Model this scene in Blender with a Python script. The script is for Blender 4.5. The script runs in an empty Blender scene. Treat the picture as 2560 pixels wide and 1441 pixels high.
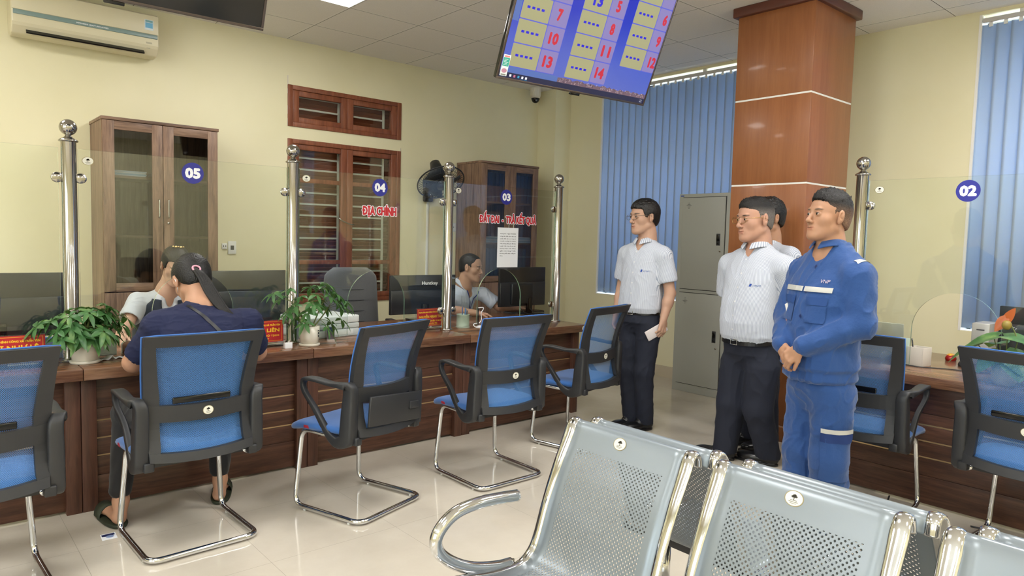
import bpy, bmesh, math, random
import numpy as np
from mathutils import Vector, Matrix, Euler
random.seed(7)
S = bpy.context.scene
COL = S.collection
R = math.radians
PI = math.pi

# ---------------------------------------------------------------- camera
cam_d = bpy.data.cameras.new('camera'); cam = bpy.data.objects.new('camera', cam_d); COL.objects.link(cam)
cam_d.sensor_width = 36.0; cam_d.lens = 24.5604; cam_d.clip_start = 0.05
cam.matrix_world = Matrix([[0.756498, 0.026869, -0.653444, 0], [-0.653501, 0.069922, -0.753689, 0], [0.025439, 0.997191, 0.070454, 1.38], [0, 0, 0, 1]])
S.camera = cam

# ---------------------------------------------------------------- view, world, lights
S.view_settings.view_transform = 'Standard'; S.view_settings.look = 'None'
S.view_settings.gamma = 1.0; S.view_settings.use_curve_mapping = False
S.view_settings.exposure = 0.55
PANEL = 20.0           # ceiling panel emission
SKY = 5.5
w = bpy.data.worlds.new('sky'); S.world = w; w.use_nodes = True
nt = w.node_tree; bg = nt.nodes['Background']
bg.inputs['Color'].default_value = (0.86, 0.93, 1.0, 1); bg.inputs['Strength'].default_value = SKY

# ---------------------------------------------------------------- helpers
def lin(c):
    c = c / 255.0
    return c / 12.92 if c <= 0.04045 else ((c + 0.055) / 1.055) ** 2.4
def rgb(r, g, b): return (lin(r), lin(g), lin(b), 1.0)
MATS = {}
def mat(name, col=(200, 200, 200), rough=0.5, metal=0.0, spec=0.5, emit=0.0, coat=0.0, sheen=0.0, sss=0.0, bump=0.0, bscale=60.0):
    if name in MATS: return MATS[name]
    m = bpy.data.materials.new(name); m.use_nodes = True; MATS[name] = m
    p = m.node_tree.nodes['Principled BSDF']
    c = rgb(*col) if max(col) > 1.0 else (*col, 1)
    p.inputs['Base Color'].default_value = c; p.inputs['Roughness'].default_value = rough
    p.inputs['Metallic'].default_value = metal; p.inputs['Specular IOR Level'].default_value = spec
    if emit: p.inputs['Emission Color'].default_value = c; p.inputs['Emission Strength'].default_value = emit
    if coat: p.inputs['Coat Weight'].default_value = coat; p.inputs['Coat Roughness'].default_value = 0.08
    if sheen: p.inputs['Sheen Weight'].default_value = sheen
    if sss:
        p.inputs['Subsurface Weight'].default_value = sss; p.inputs['Subsurface Radius'].default_value = (0.012, 0.005, 0.003)
    if bump:
        nd = m.node_tree.nodes; ln = m.node_tree.links
        tc = nd.new('ShaderNodeTexCoord'); nz = nd.new('ShaderNodeTexNoise'); nz.inputs['Scale'].default_value = bscale
        nz.inputs['Detail'].default_value = 5
        bp = nd.new('ShaderNodeBump'); bp.inputs['Strength'].default_value = bump; bp.inputs['Distance'].default_value = 0.01
        ln.new(tc.outputs['Object'], nz.inputs['Vector']); ln.new(nz.outputs['Fac'], bp.inputs['Height']); ln.new(bp.outputs['Normal'], p.inputs['Normal'])
    return m
def N(m, t, **kw):
    n = m.node_tree.nodes.new(t)
    for k, v in kw.items():
        if k.startswith('i_'): n.inputs[int(k[2:])].default_value = v
        else: setattr(n, k, v)
    return n
def L(m, a, b): m.node_tree.links.new(a, b)
def P(m): return m.node_tree.nodes['Principled BSDF']
def ramp(m, fac, stops):
    r = N(m, 'ShaderNodeValToRGB'); e = r.color_ramp.elements
    while len(e) < len(stops): e.new(0.5)
    for i, (p, c) in enumerate(stops): e[i].position = p; e[i].color = c
    L(m, fac, r.inputs['Fac']); return r.outputs['Color']
def math_(m, op, a, b=None):
    n = N(m, 'ShaderNodeMath', operation=op)
    for i, v in enumerate((a, b)):
        if v is None: continue
        if isinstance(v, (int, float)): n.inputs[i].default_value = v
        else: L(m, v, n.inputs[i])
    return n.outputs[0]

def wood(name, c1, c2, c3, axis='X', rough=0.35, scale=1.0, coat=0.0, spec=0.4, lo=0.36, hi=0.66):
    m = mat(name, c1, rough, coat=coat, spec=spec); p = P(m)
    tc = N(m, 'ShaderNodeTexCoord'); mp = N(m, 'ShaderNodeMapping')
    L(m, tc.outputs['Object'], mp.inputs['Vector'])
    st = {'X': (0.7, 9, 9), 'Y': (9, 0.7, 9), 'Z': (9, 9, 0.7)}[axis]
    mp.inputs['Scale'].default_value = tuple(s * scale for s in st)
    n1 = N(m, 'ShaderNodeTexNoise'); n1.inputs['Scale'].default_value = 2.2; n1.inputs['Detail'].default_value = 6; n1.inputs['Distortion'].default_value = 1.1
    n2 = N(m, 'ShaderNodeTexNoise'); n2.inputs['Scale'].default_value = 14; n2.inputs['Detail'].default_value = 4; n2.inputs['Distortion'].default_value = 0.6
    L(m, mp.outputs['Vector'], n1.inputs['Vector']); L(m, mp.outputs['Vector'], n2.inputs['Vector'])
    mx = math_(m, 'ADD', math_(m, 'MULTIPLY', n1.outputs['Fac'], 0.65), math_(m, 'MULTIPLY', n2.outputs['Fac'], 0.35))
    col = ramp(m, mx, [(lo, rgb(*c1)), (0.5, rgb(*c2)), (hi, rgb(*c3))])
    L(m, col, p.inputs['Base Color'])
    bp = N(m, 'ShaderNodeBump'); bp.inputs['Strength'].default_value = 0.06; bp.inputs['Distance'].default_value = 0.004
    L(m, mx, bp.inputs['Height']); L(m, bp.outputs['Normal'], p.inputs['Normal'])
    return m

class MB:
    """collects shapes into one mesh"""
    def __init__(s, T=None): s.bm = bmesh.new(); s.T = T or Matrix(); s.mi = 0; s.sm = False
    def _fin(s, vs, fs):
        for v in vs: v.co = s.T @ v.co
        for f in fs: f.material_index = s.mi; f.smooth = s.sm
    def add(s, verts, faces, mi=None, smooth=None):
        vs = [s.bm.verts.new(v) for v in verts]; fs = []
        for f in faces:
            try: fs.append(s.bm.faces.new([vs[i] for i in f]))
            except ValueError: pass
        s._fin(vs, fs)
        if mi is not None:
            for f in fs: f.material_index = mi
        if smooth is not None:
            for f in fs: f.smooth = smooth
        return s
    def box(s, x0, x1, y0, y1, z0, z1, bev=0.0, mi=None, seg=2, M=None):
        b = bmesh.new(); bmesh.ops.create_cube(b, size=1)
        for v in b.verts:
            v.co = Vector(((x0 + x1) / 2 + v.co.x * (x1 - x0), (y0 + y1) / 2 + v.co.y * (y1 - y0), (z0 + z1) / 2 + v.co.z * (z1 - z0)))
        if bev: bmesh.ops.bevel(b, geom=b.edges[:], offset=bev, segments=seg, affect='EDGES', profile=0.5)
        if M is not None: bmesh.ops.transform(b, matrix=M, verts=b.verts)
        b.verts.index_update()
        vs = [v.co.copy() for v in b.verts]; fs = [[v.index for v in f.verts] for f in b.faces]; b.free()
        return s.add(vs, fs, mi, bool(bev) or s.sm)
    def loft(s, rings, closed=True, cap=True, mi=None, smooth=True, loop=False):
        n = len(rings[0]); vs = [p for r in rings for p in r]; fs = []; k = len(rings)
        for i in range(k if loop else k - 1):
            a = i * n; b = ((i + 1) % k) * n
            for j in range(n if closed else n - 1):
                j2 = (j + 1) % n
                fs.append((a + j, a + j2, b + j2, b + j))
        if cap and not loop and closed:
            fs.append(tuple(reversed(range(n)))); fs.append(tuple(range((k - 1) * n, k * n)))
        return s.add(vs, fs, mi, smooth)
    def tube(s, pts, r, seg=10, closed=False, ry=None, up=None, mi=None, cap=True, sq=False):
        pts = [Vector(p) for p in pts]; n = len(pts); rings = []; nrm = None
        for i, p in enumerate(pts):
            a = pts[(i - 1) % n] if (i > 0 or closed) else p; b = pts[(i + 1) % n] if (i < n - 1 or closed) else p
            t = (b - a).normalized()
            if up is not None: x = Vector(up).cross(t).normalized()
            elif nrm is None:
                x = Vector((0, 0, 1)).cross(t)
                if x.length < 0.1: x = Vector((1, 0, 0)).cross(t)
                x.normalize()
            else: x = (nrm - t * nrm.dot(t)).normalized()
            nrm = x; y = t.cross(x)
            ra = r[i] if isinstance(r, (list, tuple)) else r
            rb = (ry[i] if isinstance(ry, (list, tuple)) else ry) if ry is not None else ra
            ring = []
            for j in range(seg):
                th = 2 * PI * (j + 0.5) / seg; c, q = math.cos(th), math.sin(th)
                if sq:
                    e = 0.45; c = math.copysign(abs(c) ** e, c); q = math.copysign(abs(q) ** e, q)
                ring.append(p + x * ra * c + y * rb * q)
            rings.append(ring)
        return s.loft(rings, cap=cap, mi=mi, loop=closed)
    def lathe(s, prof, seg=24, c=(0, 0, 0), mi=None, cap=True, axis='Z'):
        rings = []
        for (r, z) in prof:
            ring = []
            for j in range(seg):
                th = 2 * PI * j / seg; a, b = r * math.cos(th), r * math.sin(th)
                q = {'Z': (a, b, z), 'Y': (a, z, -b), 'X': (z, a, b)}[axis]
                ring.append(Vector(q) + Vector(c))
            rings.append(ring)
        return s.loft(rings, cap=cap, mi=mi)
    def cyl(s, c, r, h, seg=20, axis='Z', mi=None, sm=True): return s.lathe([(r, 0), (r, h)], seg, c, mi, True, axis)
    def prism(s, poly, a, b, axis='Y', mi=None, smooth=False):
        """poly in the two other axes, extruded a..b along axis"""
        def q(u, v, w_): return {'Y': (u, w_, v), 'X': (w_, u, v), 'Z': (u, v, w_)}[axis]
        n = len(poly); vs = [q(u, v, a) for u, v in poly] + [q(u, v, b) for u, v in poly]
        fs = [tuple(range(n)), tuple(reversed(range(n, 2 * n)))] + [(i, i + n, (i + 1) % n + n, (i + 1) % n) for i in range(n)]
        return s.add(vs, fs, mi, smooth)
    def sphere(s, c, r, seg=16, rings=10, mi=None, sc=(1, 1, 1), M=None):
        vs = []; rr = []
        for i in range(1, rings):
            ph = PI * i / rings; ring = []
            for j in range(seg):
                th = 2 * PI * j / seg
                v = Vector((r * sc[0] * math.sin(ph) * math.cos(th), r * sc[1] * math.sin(ph) * math.sin(th), -r * sc[2] * math.cos(ph)))
                if M is not None: v = M @ v
                ring.append(v + Vector(c))
            rr.append(ring)
        return s.loft(rr, mi=mi)
    def mesh(s, me, M, mi=None):
        vs = [M @ v.co for v in me.vertices]
        return s.add(vs, [tuple(p.vertices) for p in me.polygons], mi, False)
    def build(s, name, mats, parent=None, auto=None, loc=None):
        bmesh.ops.recalc_face_normals(s.bm, faces=s.bm.faces[:])
        me = bpy.data.meshes.new(name); s.bm.to_mesh(me); s.bm.free()
        for m in (mats if isinstance(mats, (list, tuple)) else [mats]): me.materials.append(m)
        o = bpy.data.objects.new(name, me); COL.objects.link(o)
        if parent is not None: o.parent = parent
        if loc is not None: o.location = loc
        return o

def tag(o, label=None, cat=None, group=None, kind=None):
    if label: o['label'] = label
    if cat: o['category'] = cat
    if group: o['group'] = group
    if kind: o['kind'] = kind
    return o
def thing(name, label, cat, loc=(0, 0, 0), rz=0.0, group=None):
    o = bpy.data.objects.new(name, None); COL.objects.link(o); o.empty_display_size = 0.05
    o.location = loc; o.rotation_euler = (0, 0, rz)
    return tag(o, label, cat, group)
def kids(o): return [c for c in bpy.data.objects if c.parent == o]
def dup(o, loc=None, rz=None, label=None, parent=None, skip=()):
    c = o.copy(); COL.objects.link(c)
    if parent is not None: c.parent = parent
    for k in kids(o):
        if k.name.split('.')[0] not in skip: dup(k, parent=c, skip=skip)
    if loc is not None: c.location = loc
    if rz is not None: c.rotation_euler = (0, 0, rz)
    if label: c['label'] = label
    return c
def frame(o, x, y):
    """matrix with origin o, local x axis and y axis given in world"""
    x = Vector(x).normalized(); y = Vector(y); y = (y - x * y.dot(x)).normalized(); z = x.cross(y)
    M = Matrix((x, y, z)).transposed().to_4x4(); M.translation = Vector(o); return M
_txt = {}
def text_me(body):
    k = body
    if k not in _txt:
        cu = bpy.data.curves.new('t', 'FONT'); cu.body = body; cu.size = 1; cu.resolution_u = 2
        ob = bpy.data.objects.new('t', cu); me = bpy.data.meshes.new_from_object(ob)
        _txt[k] = me; bpy.data.objects.remove(ob); bpy.data.curves.remove(cu)
    return _txt[k]
def text_shape(body):
    """flat text as (points, faces); the barred D is drawn as D plus a bar"""
    me = text_me(body.replace('Đ', 'D').replace('đ', 'd')); pts = [(v.co.x, v.co.y) for v in me.vertices]; fs = [tuple(p.vertices) for p in me.polygons]
    for i, ch in enumerate(body):
        if ch not in 'Đđ': continue
        c = 'D' if ch == 'Đ' else 'd'; g = text_me(c); gx = [v.co.x for v in g.vertices]; pre = text_me(body[:i].replace('Đ', 'D').replace('đ', 'd') + c)
        x1 = max(v.co.x for v in pre.vertices); x0 = x1 - (max(gx) - min(gx)); yb = (.34, .40) if c == 'D' else (.60, .65); xa, xb = (x0 - .09, x0 + .26) if c == 'D' else (x1 - .30, x1 + .08)
        n = len(pts); pts += [(xa, yb[0]), (xb, yb[0]), (xb, yb[1]), (xa, yb[1])]; fs.append((n, n + 1, n + 2, n + 3))
    return pts, fs
def put_text(mb, body, M, w, h, off=0.0, mi=None, ring=0):
    """text filling a w x h box centred on M's origin, in M's xy plane; off (metres) thickens the strokes"""
    pts, fs = text_shape(body)
    if not pts: return
    xs = [q[0] for q in pts]; ys = [q[1] for q in pts]
    x0, x1, y0, y1 = min(xs), max(xs), min(ys), max(ys)
    sx = (w - 2 * off) / max(x1 - x0, 1e-6); sy = (h - 2 * off) / max(y1 - y0, 1e-6)
    n = (20 if off > .005 else 8) if off > 0 else 1
    for i in range(n):
        dx, dy = (off * math.cos(2 * PI * i / n), off * math.sin(2 * PI * i / n)) if off > 0 else (0, 0)
        mb.add([M @ Vector(((x - (x0 + x1) / 2) * sx + dx, (y - (y0 + y1) / 2) * sy + dy, i * 1e-5)) for x, y in pts], fs, mi, False)
def arc(cx, cy, r, a0, a1, n, ry=None):
    ry = ry or r
    return [(cx + r * math.cos(R(a0 + (a1 - a0) * i / n)), cy + ry * math.sin(R(a0 + (a1 - a0) * i / n))) for i in range(n + 1)]
def fillet(pts, rad, n=5):
    """round the corners of a 3d polyline"""
    pts = [Vector(p) for p in pts]; out = [pts[0]]
    for i in range(1, len(pts) - 1):
        a, b, c = pts[i - 1], pts[i], pts[i + 1]; r = rad[i] if isinstance(rad, (list, tuple)) else rad
        d1 = (a - b); d2 = (c - b); r = min(r, d1.length * 0.49, d2.length * 0.49)
        p0 = b + d1.normalized() * r; p1 = b + d2.normalized() * r
        for k in range(n + 1):
            t = k / n; out.append(p0 * (1 - t) ** 2 + b * 2 * t * (1 - t) + p1 * t * t)
    out.append(pts[-1]); return out
def catmull(pts, n=6):
    pts = [Vector(p) for p in pts]; out = []
    for i in range(len(pts) - 1):
        p0 = pts[max(i - 1, 0)]; p1 = pts[i]; p2 = pts[i + 1]; p3 = pts[min(i + 2, len(pts) - 1)]
        for k in range(n):
            t = k / n
            out.append(0.5 * ((2 * p1) + (p2 - p0) * t + (2 * p0 - 5 * p1 + 4 * p2 - p3) * t * t + (3 * p1 - p0 - 3 * p2 + p3) * t ** 3))
    out.append(pts[-1]); return out

# ---------------------------------------------------------------- materials
chrome = mat('chrome', (215, 216, 218), 0.09, 1.0)
steel = mat('polished_steel', (172, 169, 164), 0.13, 1.0)
black_plastic = mat('black_plastic', (44, 45, 48), 0.42)
gloss_black = mat('gloss_black', (12, 13, 15), 0.12)
white_plastic = mat('white_plastic', (225, 225, 220), 0.35)
white_paint = mat('white_paint', (228, 226, 220), 0.5)
paper = mat('paper', (232, 234, 238), 0.8)
red_paint = mat('sign_red', (178, 30, 38), 0.45)
sign_yellow = mat('sign_yellow', (240, 190, 40), 0.5)
navy_decal = mat('navy_decal', (33, 38, 140), 0.4)
white_decal = mat('white_decal', (238, 240, 245), 0.4)
red_decal = mat('red_decal', (188, 28, 40), 0.4)
dark_ink = mat('dark_ink', (52, 54, 62), 0.6)
gold = mat('gold_strip', (226, 196, 148), 0.3, 0.35)
walnut_x = wood('walnut_x', (64, 41, 32), (82, 54, 42), (104, 72, 56), 'X', 0.38)
walnut_y = wood('walnut_y', (64, 41, 32), (82, 54, 42), (104, 72, 56), 'Y', 0.38)
walnut_z = wood('walnut_z', (66, 42, 33), (82, 53, 42), (96, 64, 50), 'Z', 0.38)
top_x = wood('counter_top_x', (88, 60, 44), (116, 82, 60), (142, 104, 78), 'X', 0.22, coat=0.2)
top_y = wood('counter_top_y', (88, 60, 44), (116, 82, 60), (142, 104, 78), 'Y', 0.22, coat=0.2)
oak_z = wood('cabinet_walnut_z', (92, 70, 58), (126, 99, 81), (148, 120, 99), 'Z', 0.45)
oak_x = wood('cabinet_walnut_x', (92, 70, 58), (126, 99, 81), (148, 120, 99), 'X', 0.45)
window_wood = wood('window_wood', (106, 58, 38), (126, 71, 47), (140, 84, 58), 'Z', 0.4, coat=0.15)
veneer = wood('pillar_veneer', (122, 72, 42), (144, 90, 54), (162, 106, 66), 'Z', 0.36, scale=0.6, coat=0.12, lo=0.1, hi=0.9)
veneer_dark = mat('veneer_dark', (92, 50, 40), 0.35)

def glassy(name, tint, refl=1.0, edge=False):
    m = mat(name); nt = m.node_tree; nt.nodes.remove(P(m)); out = nt.nodes['Material Output']
    tr = N(m, 'ShaderNodeBsdfTransparent'); tr.inputs['Color'].default_value = (*tint, 1)
    gl = N(m, 'ShaderNodeBsdfGlossy'); gl.inputs['Roughness'].default_value = 0.0; gl.inputs['Color'].default_value = (refl, refl, refl, 1)
    lw = N(m, 'ShaderNodeLayerWeight'); lw.inputs['Blend'].default_value = 0.5
    fr = math_(m, 'ADD', math_(m, 'MULTIPLY', math_(m, 'POWER', lw.outputs['Facing'], 4.5), 0.9), 0.045)
    mx = N(m, 'ShaderNodeMixShader'); L(m, fr, mx.inputs[0]); L(m, tr.outputs[0], mx.inputs[1]); L(m, gl.outputs[0], mx.inputs[2])
    L(m, mx.outputs[0], out.inputs['Surface']); return m
clear_glass = glassy('clear_glass', (0.965, 0.985, 0.97), 0.85)
acrylic = glassy('acrylic', (0.93, 0.94, 0.95))
glass_edge = mat('glass_edge', (120, 160, 140), 0.15, spec=0.6)
P(glass_edge).inputs['Transmission Weight'].default_value = 0.5

def badge(parent, M, w, h, torn=False):
    """oval metal-rimmed white sticker with a small tree emblem, in M's xy plane"""
    b = MB(M)
    for (s_, z, mi) in ((1.0, 0.0006, 1), (0.9, 0.0010, 0)):
        n = 28; pts = [(w / 2 * s_ * math.cos(2 * PI * i / n), h / 2 * s_ * math.sin(2 * PI * i / n)) for i in range(n)]
        b.prism(pts, 0, z, 'Z', mi)
    t = 0.0012
    for (cx, cy, a, c_) in ((0, .16, .11, .09), (-.07, .11, .09, .07), (.08, .12, .09, .07), (.02, .21, .08, .06)):
        b.prism([(cx * w + a * w * math.cos(q), cy * h + c_ * h * math.sin(q)) for q in [2 * PI * i / 10 for i in range(10)]], 0.0008, t, 'Z', 2)
    b.box(-.018 * w, .022 * w, -.1 * h, .12 * h, 0.0008, t, mi=2)
    b.box(-.17 * w, .17 * w, -.13 * h, -.1 * h, 0.0008, t, mi=2)
    b.box(-.24 * w, .24 * w, -.24 * h, -.19 * h, 0.0008, t, mi=3)
    b.box(-.16 * w, .16 * w, -.33 * h, -.29 * h, 0.0008, t, mi=3)
    o = b.build('badge', [mat('badge_white', (222, 220, 208), 0.4), mat('badge_rim', (150, 140, 110), 0.3, 0.8), mat('badge_ink', (60, 56, 44), 0.5), mat('badge_gray', (140, 138, 126), 0.5)], parent)
    o['label'] = 'small oval white sticker with a tree emblem'
    return o
# ================================================================ ROOM
XB, YA, ZC = 5.857, 6.086, 3.087
X0, Y0 = -4.0, -3.6
def struct(o): o['kind'] = 'structure'; return o

fl = mat('floor_tile', (205, 198, 186), 0.07, spec=0.5); p = P(fl)
tc = N(fl, 'ShaderNodeTexCoord'); sp = N(fl, 'ShaderNodeSeparateXYZ'); L(fl, tc.outputs['Object'], sp.inputs[0])
def joint(m, c, off, pitch, half):
    f = math_(m, 'FRACT', math_(m, 'DIVIDE', math_(m, 'ADD', c, 20 * pitch - off), pitch))
    d = math_(m, 'ABSOLUTE', math_(m, 'SUBTRACT', f, 0.5))
    return math_(m, 'GREATER_THAN', d, 0.5 - half / pitch)
j = math_(fl, 'MAXIMUM', joint(fl, sp.outputs[0], 0.52, 0.6, 0.0011), joint(fl, sp.outputs[1], 2.784, 0.6, 0.0011))
nz = N(fl, 'ShaderNodeTexNoise'); nz.inputs['Scale'].default_value = 3.5; nz.inputs['Detail'].default_value = 8; nz.inputs['Roughness'].default_value = 0.65
L(fl, tc.outputs['Object'], nz.inputs['Vector'])
cc = ramp(fl, nz.outputs['Fac'], [(0.3, rgb(196, 187, 172)), (0.7, rgb(206, 198, 184))])
mx = N(fl, 'ShaderNodeMixRGB'); L(fl, j, mx.inputs[0]); L(fl, cc, mx.inputs[1]); mx.inputs[2].default_value = rgb(150, 140, 126)
L(fl, mx.outputs[0], p.inputs['Base Color'])
L(fl, math_(fl, 'ADD', math_(fl, 'MULTIPLY', j, 0.4), 0.07), p.inputs['Roughness'])
struct(MB().box(X0 - .1, XB + .3, Y0 - .1, YA + .2, -.1, 0).build('floor', fl))

ce = mat('ceiling_tile', (214, 208, 200), 0.85); p = P(ce)
tc = N(ce, 'ShaderNodeTexCoord'); sp = N(ce, 'ShaderNodeSeparateXYZ'); L(ce, tc.outputs['Object'], sp.inputs[0])
def cj(half, o): return math_(ce, 'MAXIMUM', joint(ce, sp.outputs[0], 2.57 + o, 0.61, half), joint(ce, sp.outputs[1], 4.912 + o, 0.61, half))
nz = N(ce, 'ShaderNodeTexNoise'); nz.inputs['Scale'].default_value = 260; L(ce, tc.outputs['Object'], nz.inputs['Vector'])
cc = ramp(ce, nz.outputs['Fac'], [(0.3, rgb(228, 224, 218)), (0.7, rgb(238, 234, 228))])
m1 = N(ce, 'ShaderNodeMixRGB'); L(ce, cj(0.010, 0), m1.inputs[0]); L(ce, cc, m1.inputs[1]); m1.inputs[2].default_value = rgb(236, 234, 228)
m2 = N(ce, 'ShaderNodeMixRGB'); L(ce, cj(0.0022, 0.010), m2.inputs[0]); L(ce, m1.outputs[0], m2.inputs[1]); m2.inputs[2].default_value = rgb(70, 64, 60)
L(ce, m2.outputs[0], p.inputs['Base Color'])
struct(MB().box(X0 - .1, XB + .3, Y0 - .1, YA + .2, ZC, ZC + .1).build('ceiling', ce))

wl = mat('wall_paint', (214, 208, 166), 0.55, spec=0.35); p = P(wl)
tc = N(wl, 'ShaderNodeTexCoord'); nz = N(wl, 'ShaderNodeTexNoise'); nz.inputs['Scale'].default_value = 1.6; nz.inputs['Detail'].default_value = 3
L(wl, tc.outputs['Object'], nz.inputs['Vector'])
L(wl, ramp(wl, nz.outputs['Fac'], [(0.3, rgb(222, 215, 178)), (0.7, rgb(228, 221, 188))]), p.inputs['Base Color'])
n2 = N(wl, 'ShaderNodeTexNoise'); n2.inputs['Scale'].default_value = 240; L(wl, tc.outputs['Object'], n2.inputs['Vector'])
bp = N(wl, 'ShaderNodeBump'); bp.inputs['Strength'].default_value = 0.05; bp.inputs['Distance'].default_value = 0.003
L(wl, n2.outputs['Fac'], bp.inputs['Height']); L(wl, bp.outputs['Normal'], p.inputs['Normal'])
# back wall, with the two window openings
WX0, WX1, WZ = 2.587, 3.755, ((0.735, 2.222), (2.331, 2.695))
b = MB()
b.box(X0, WX0, YA, YA + .2, 0, ZC); b.box(WX1, XB + .2, YA, YA + .2, 0, ZC)
b.box(WX0, WX1, YA, YA + .2, 0, WZ[0][0]); b.box(WX0, WX1, YA, YA + .2, WZ[0][1], WZ[1][0]); b.box(WX0, WX1, YA, YA + .2, WZ[1][1], ZC)
struct(b.build('wall_back', wl))
# right wall with the two tall window openings behind the blinds
b = MB(); ops = ((3.05, 5.305), (-0.9, 1.705)); wz0, wz1 = 0.79, 3.06
ys = [Y0, ops[1][0], ops[1][1], ops[0][0], ops[0][1], YA]
for i in (0, 2, 4): b.box(XB, XB + .22, ys[i], ys[i + 1], 0, ZC)
for a, c in ops: b.box(XB, XB + .22, a, c, 0, wz0); b.box(XB, XB + .22, a, c, wz1, ZC)
struct(b.build('wall_right', wl))
lo_ = ((-2.6, -.6), (.2, 2.2)); lz0, lz1 = .85, 2.75
b = MB(); e = [Y0] + [v for q in lo_ for v in q] + [YA]
for i in (0, 2, 4): b.box(X0 - .1, X0, e[i], e[i + 1], 0, ZC)
for a, c in lo_: b.box(X0 - .1, X0, a, c, 0, lz0); b.box(X0 - .1, X0, a, c, lz1, ZC)
struct(b.build('wall_left', wl))
b = MB().box(X0, XB + .2, Y0 - .1, Y0, 0, ZC)
struct(b.build('wall_front', wl))
b = MB().box(5.612, XB, 5.795, YA, 0, ZC)
struct(b.build('wall_corner', wl))
stain = mat('wall_stain', (150, 138, 96), 0.8)
skirt = mat('skirting', (196, 184, 162), 0.25)
b = MB(); b.box(XB - .012, XB, Y0, 5.795, 0, .115); b.box(5.60, 5.612, 5.783, YA, 0, .115); b.box(5.60, XB, 5.783, 5.795, 0, .115)
struct(b.build('baseboard_right', skirt))
struct(MB().box(X0, 5.60, YA - .012, YA, 0, .115).build('baseboard_back', skirt))

# wooden window in the back wall: frame, sashes with panes, steel bars and louvred shutters outside
bar_m = mat('steel_bar', (206, 203, 192), 0.4, 0.1); shut_m = mat('shutter_wood', (132, 74, 52), 0.5)
def wood_window(name, z0, z1, rails):
    w_ = bpy.data.objects.new(name, None); COL.objects.link(w_); w_.location = (WX0, YA, z0); struct(w_)
    W, Hh = WX1 - WX0, z1 - z0; mid = W / 2
    b = MB()
    for a in ((0, .045, 0, Hh), (W - .045, W, 0, Hh), (.045, W - .045, 0, .04), (.045, W - .045, Hh - .04, Hh)): b.box(a[0], a[1], -.012, .09, a[2], a[3], .003)
    b.build('window_frame', window_wood, w_)
    for s in (0, 1):
        xa, xb = (.045, mid) if s == 0 else (mid, W - .045)
        b = MB(); f = .062
        b.box(xa, xa + f, -.004, .04, .04, Hh - .04, .004); b.box(xb - f, xb, -.004 - .006 * s, .04, .04, Hh - .04, .004)
        zs = [.04] + [r - z0 for r in rails] + [Hh - .04]
        b.box(xa + f, xb - f, 0, .036, .04, .04 + f * .8, .004); b.box(xa + f, xb - f, 0, .036, Hh - .04 - f * .8, Hh - .04, .004)
        for r in rails: b.box(xa + f, xb - f, 0, .036, r - z0 - .02, r - z0 + .02, .004)
        o = b.build('window_sash', window_wood, w_)
        MB().box(xa + f - .004, xb - f + .004, .016, .02, .05, Hh - .05).build('pane', clear_glass, o)
    b = MB(); z = .07
    while z < Hh - .05:
        b.box(.05, W - .14, .10, .106, z, z + .016); z += .105
    for x in (.05, mid - .05, W - .15): b.box(x, x + .022, .098, .108, .03, Hh - .03)
    b.build('window_bars', bar_m, w_)
    b = MB(); z = .02
    while z < Hh:
        for xa, xb in ((.05, mid - .02), (mid + .02, W - .05)):
            b.box(xa, xb, -.018, .018, -.004, .004, M=Matrix.Translation((0, .155, z)) @ Matrix.Rotation(R(-50), 4, 'X'))
        z += .036
    b.box(0, W, .175, .19, 0, Hh)
    for x in (0, mid - .03, W - .05): b.box(x, x + .05, .135, .175, 0, Hh)
    b.build('shutter', shut_m, w_)
    return w_
w1 = wood_window('window_1', WZ[0][0], WZ[0][1], (1.86, 1.115))
w2 = wood_window('window_2', WZ[1][0], WZ[1][1], ())
b = MB(); b.tube(catmull([(0.50, -.012, .80), (.52, -.03, .775), (.60, -.03, .745), (.655, -.012, .74)], 5), .0065, 6)
b.build('window_hook', steel, w1)
# chipped plaster round the wooden windows
b = MB(); rr = random.Random(3)
for x in (WX0 - .004, WX1 - .006):
    for z0, z1 in WZ:
        z = z0
        while z < z1: h_ = rr.uniform(.02, .09); b.box(x, x + .010, YA - .004, YA + .001, z, z + h_); z += h_ + rr.uniform(.03, .16)
struct(b.build('trim_plaster', mat('chipped_plaster', (214, 206, 190), 0.9)))

# windows behind the blinds
for i, (a, c) in enumerate(ops):
    w_ = bpy.data.objects.new('window_%d' % (3 + i), None); COL.objects.link(w_); w_.location = (XB + .17, a, wz0); struct(w_)
    b = MB(); Wd = c - a; Hh = wz1 - wz0; n = 4
    for k in range(n + 1): y = k * Wd / n; b.box(-.03, .03, max(0, y - .03), min(Wd, y + .03), 0, Hh)
    for z in (0, Hh * .68, Hh - .05): b.box(-.03, .03, 0, Wd, z, z + .05)
    b.build('window_frame', white_paint, w_)
    MB().box(-.003, .003, 0, Wd, 0, Hh).build('pane', clear_glass, w_)
    b = MB(); b.box(-.165, 0, -.0, Wd, -.012, .004); b.box(-.172, -.0, Wd - .004, Wd + .012, 0, Hh); b.box(-.172, -.0, -.012, .004, 0, Hh)
    b.build('window_sill', white_paint, w_)

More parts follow.
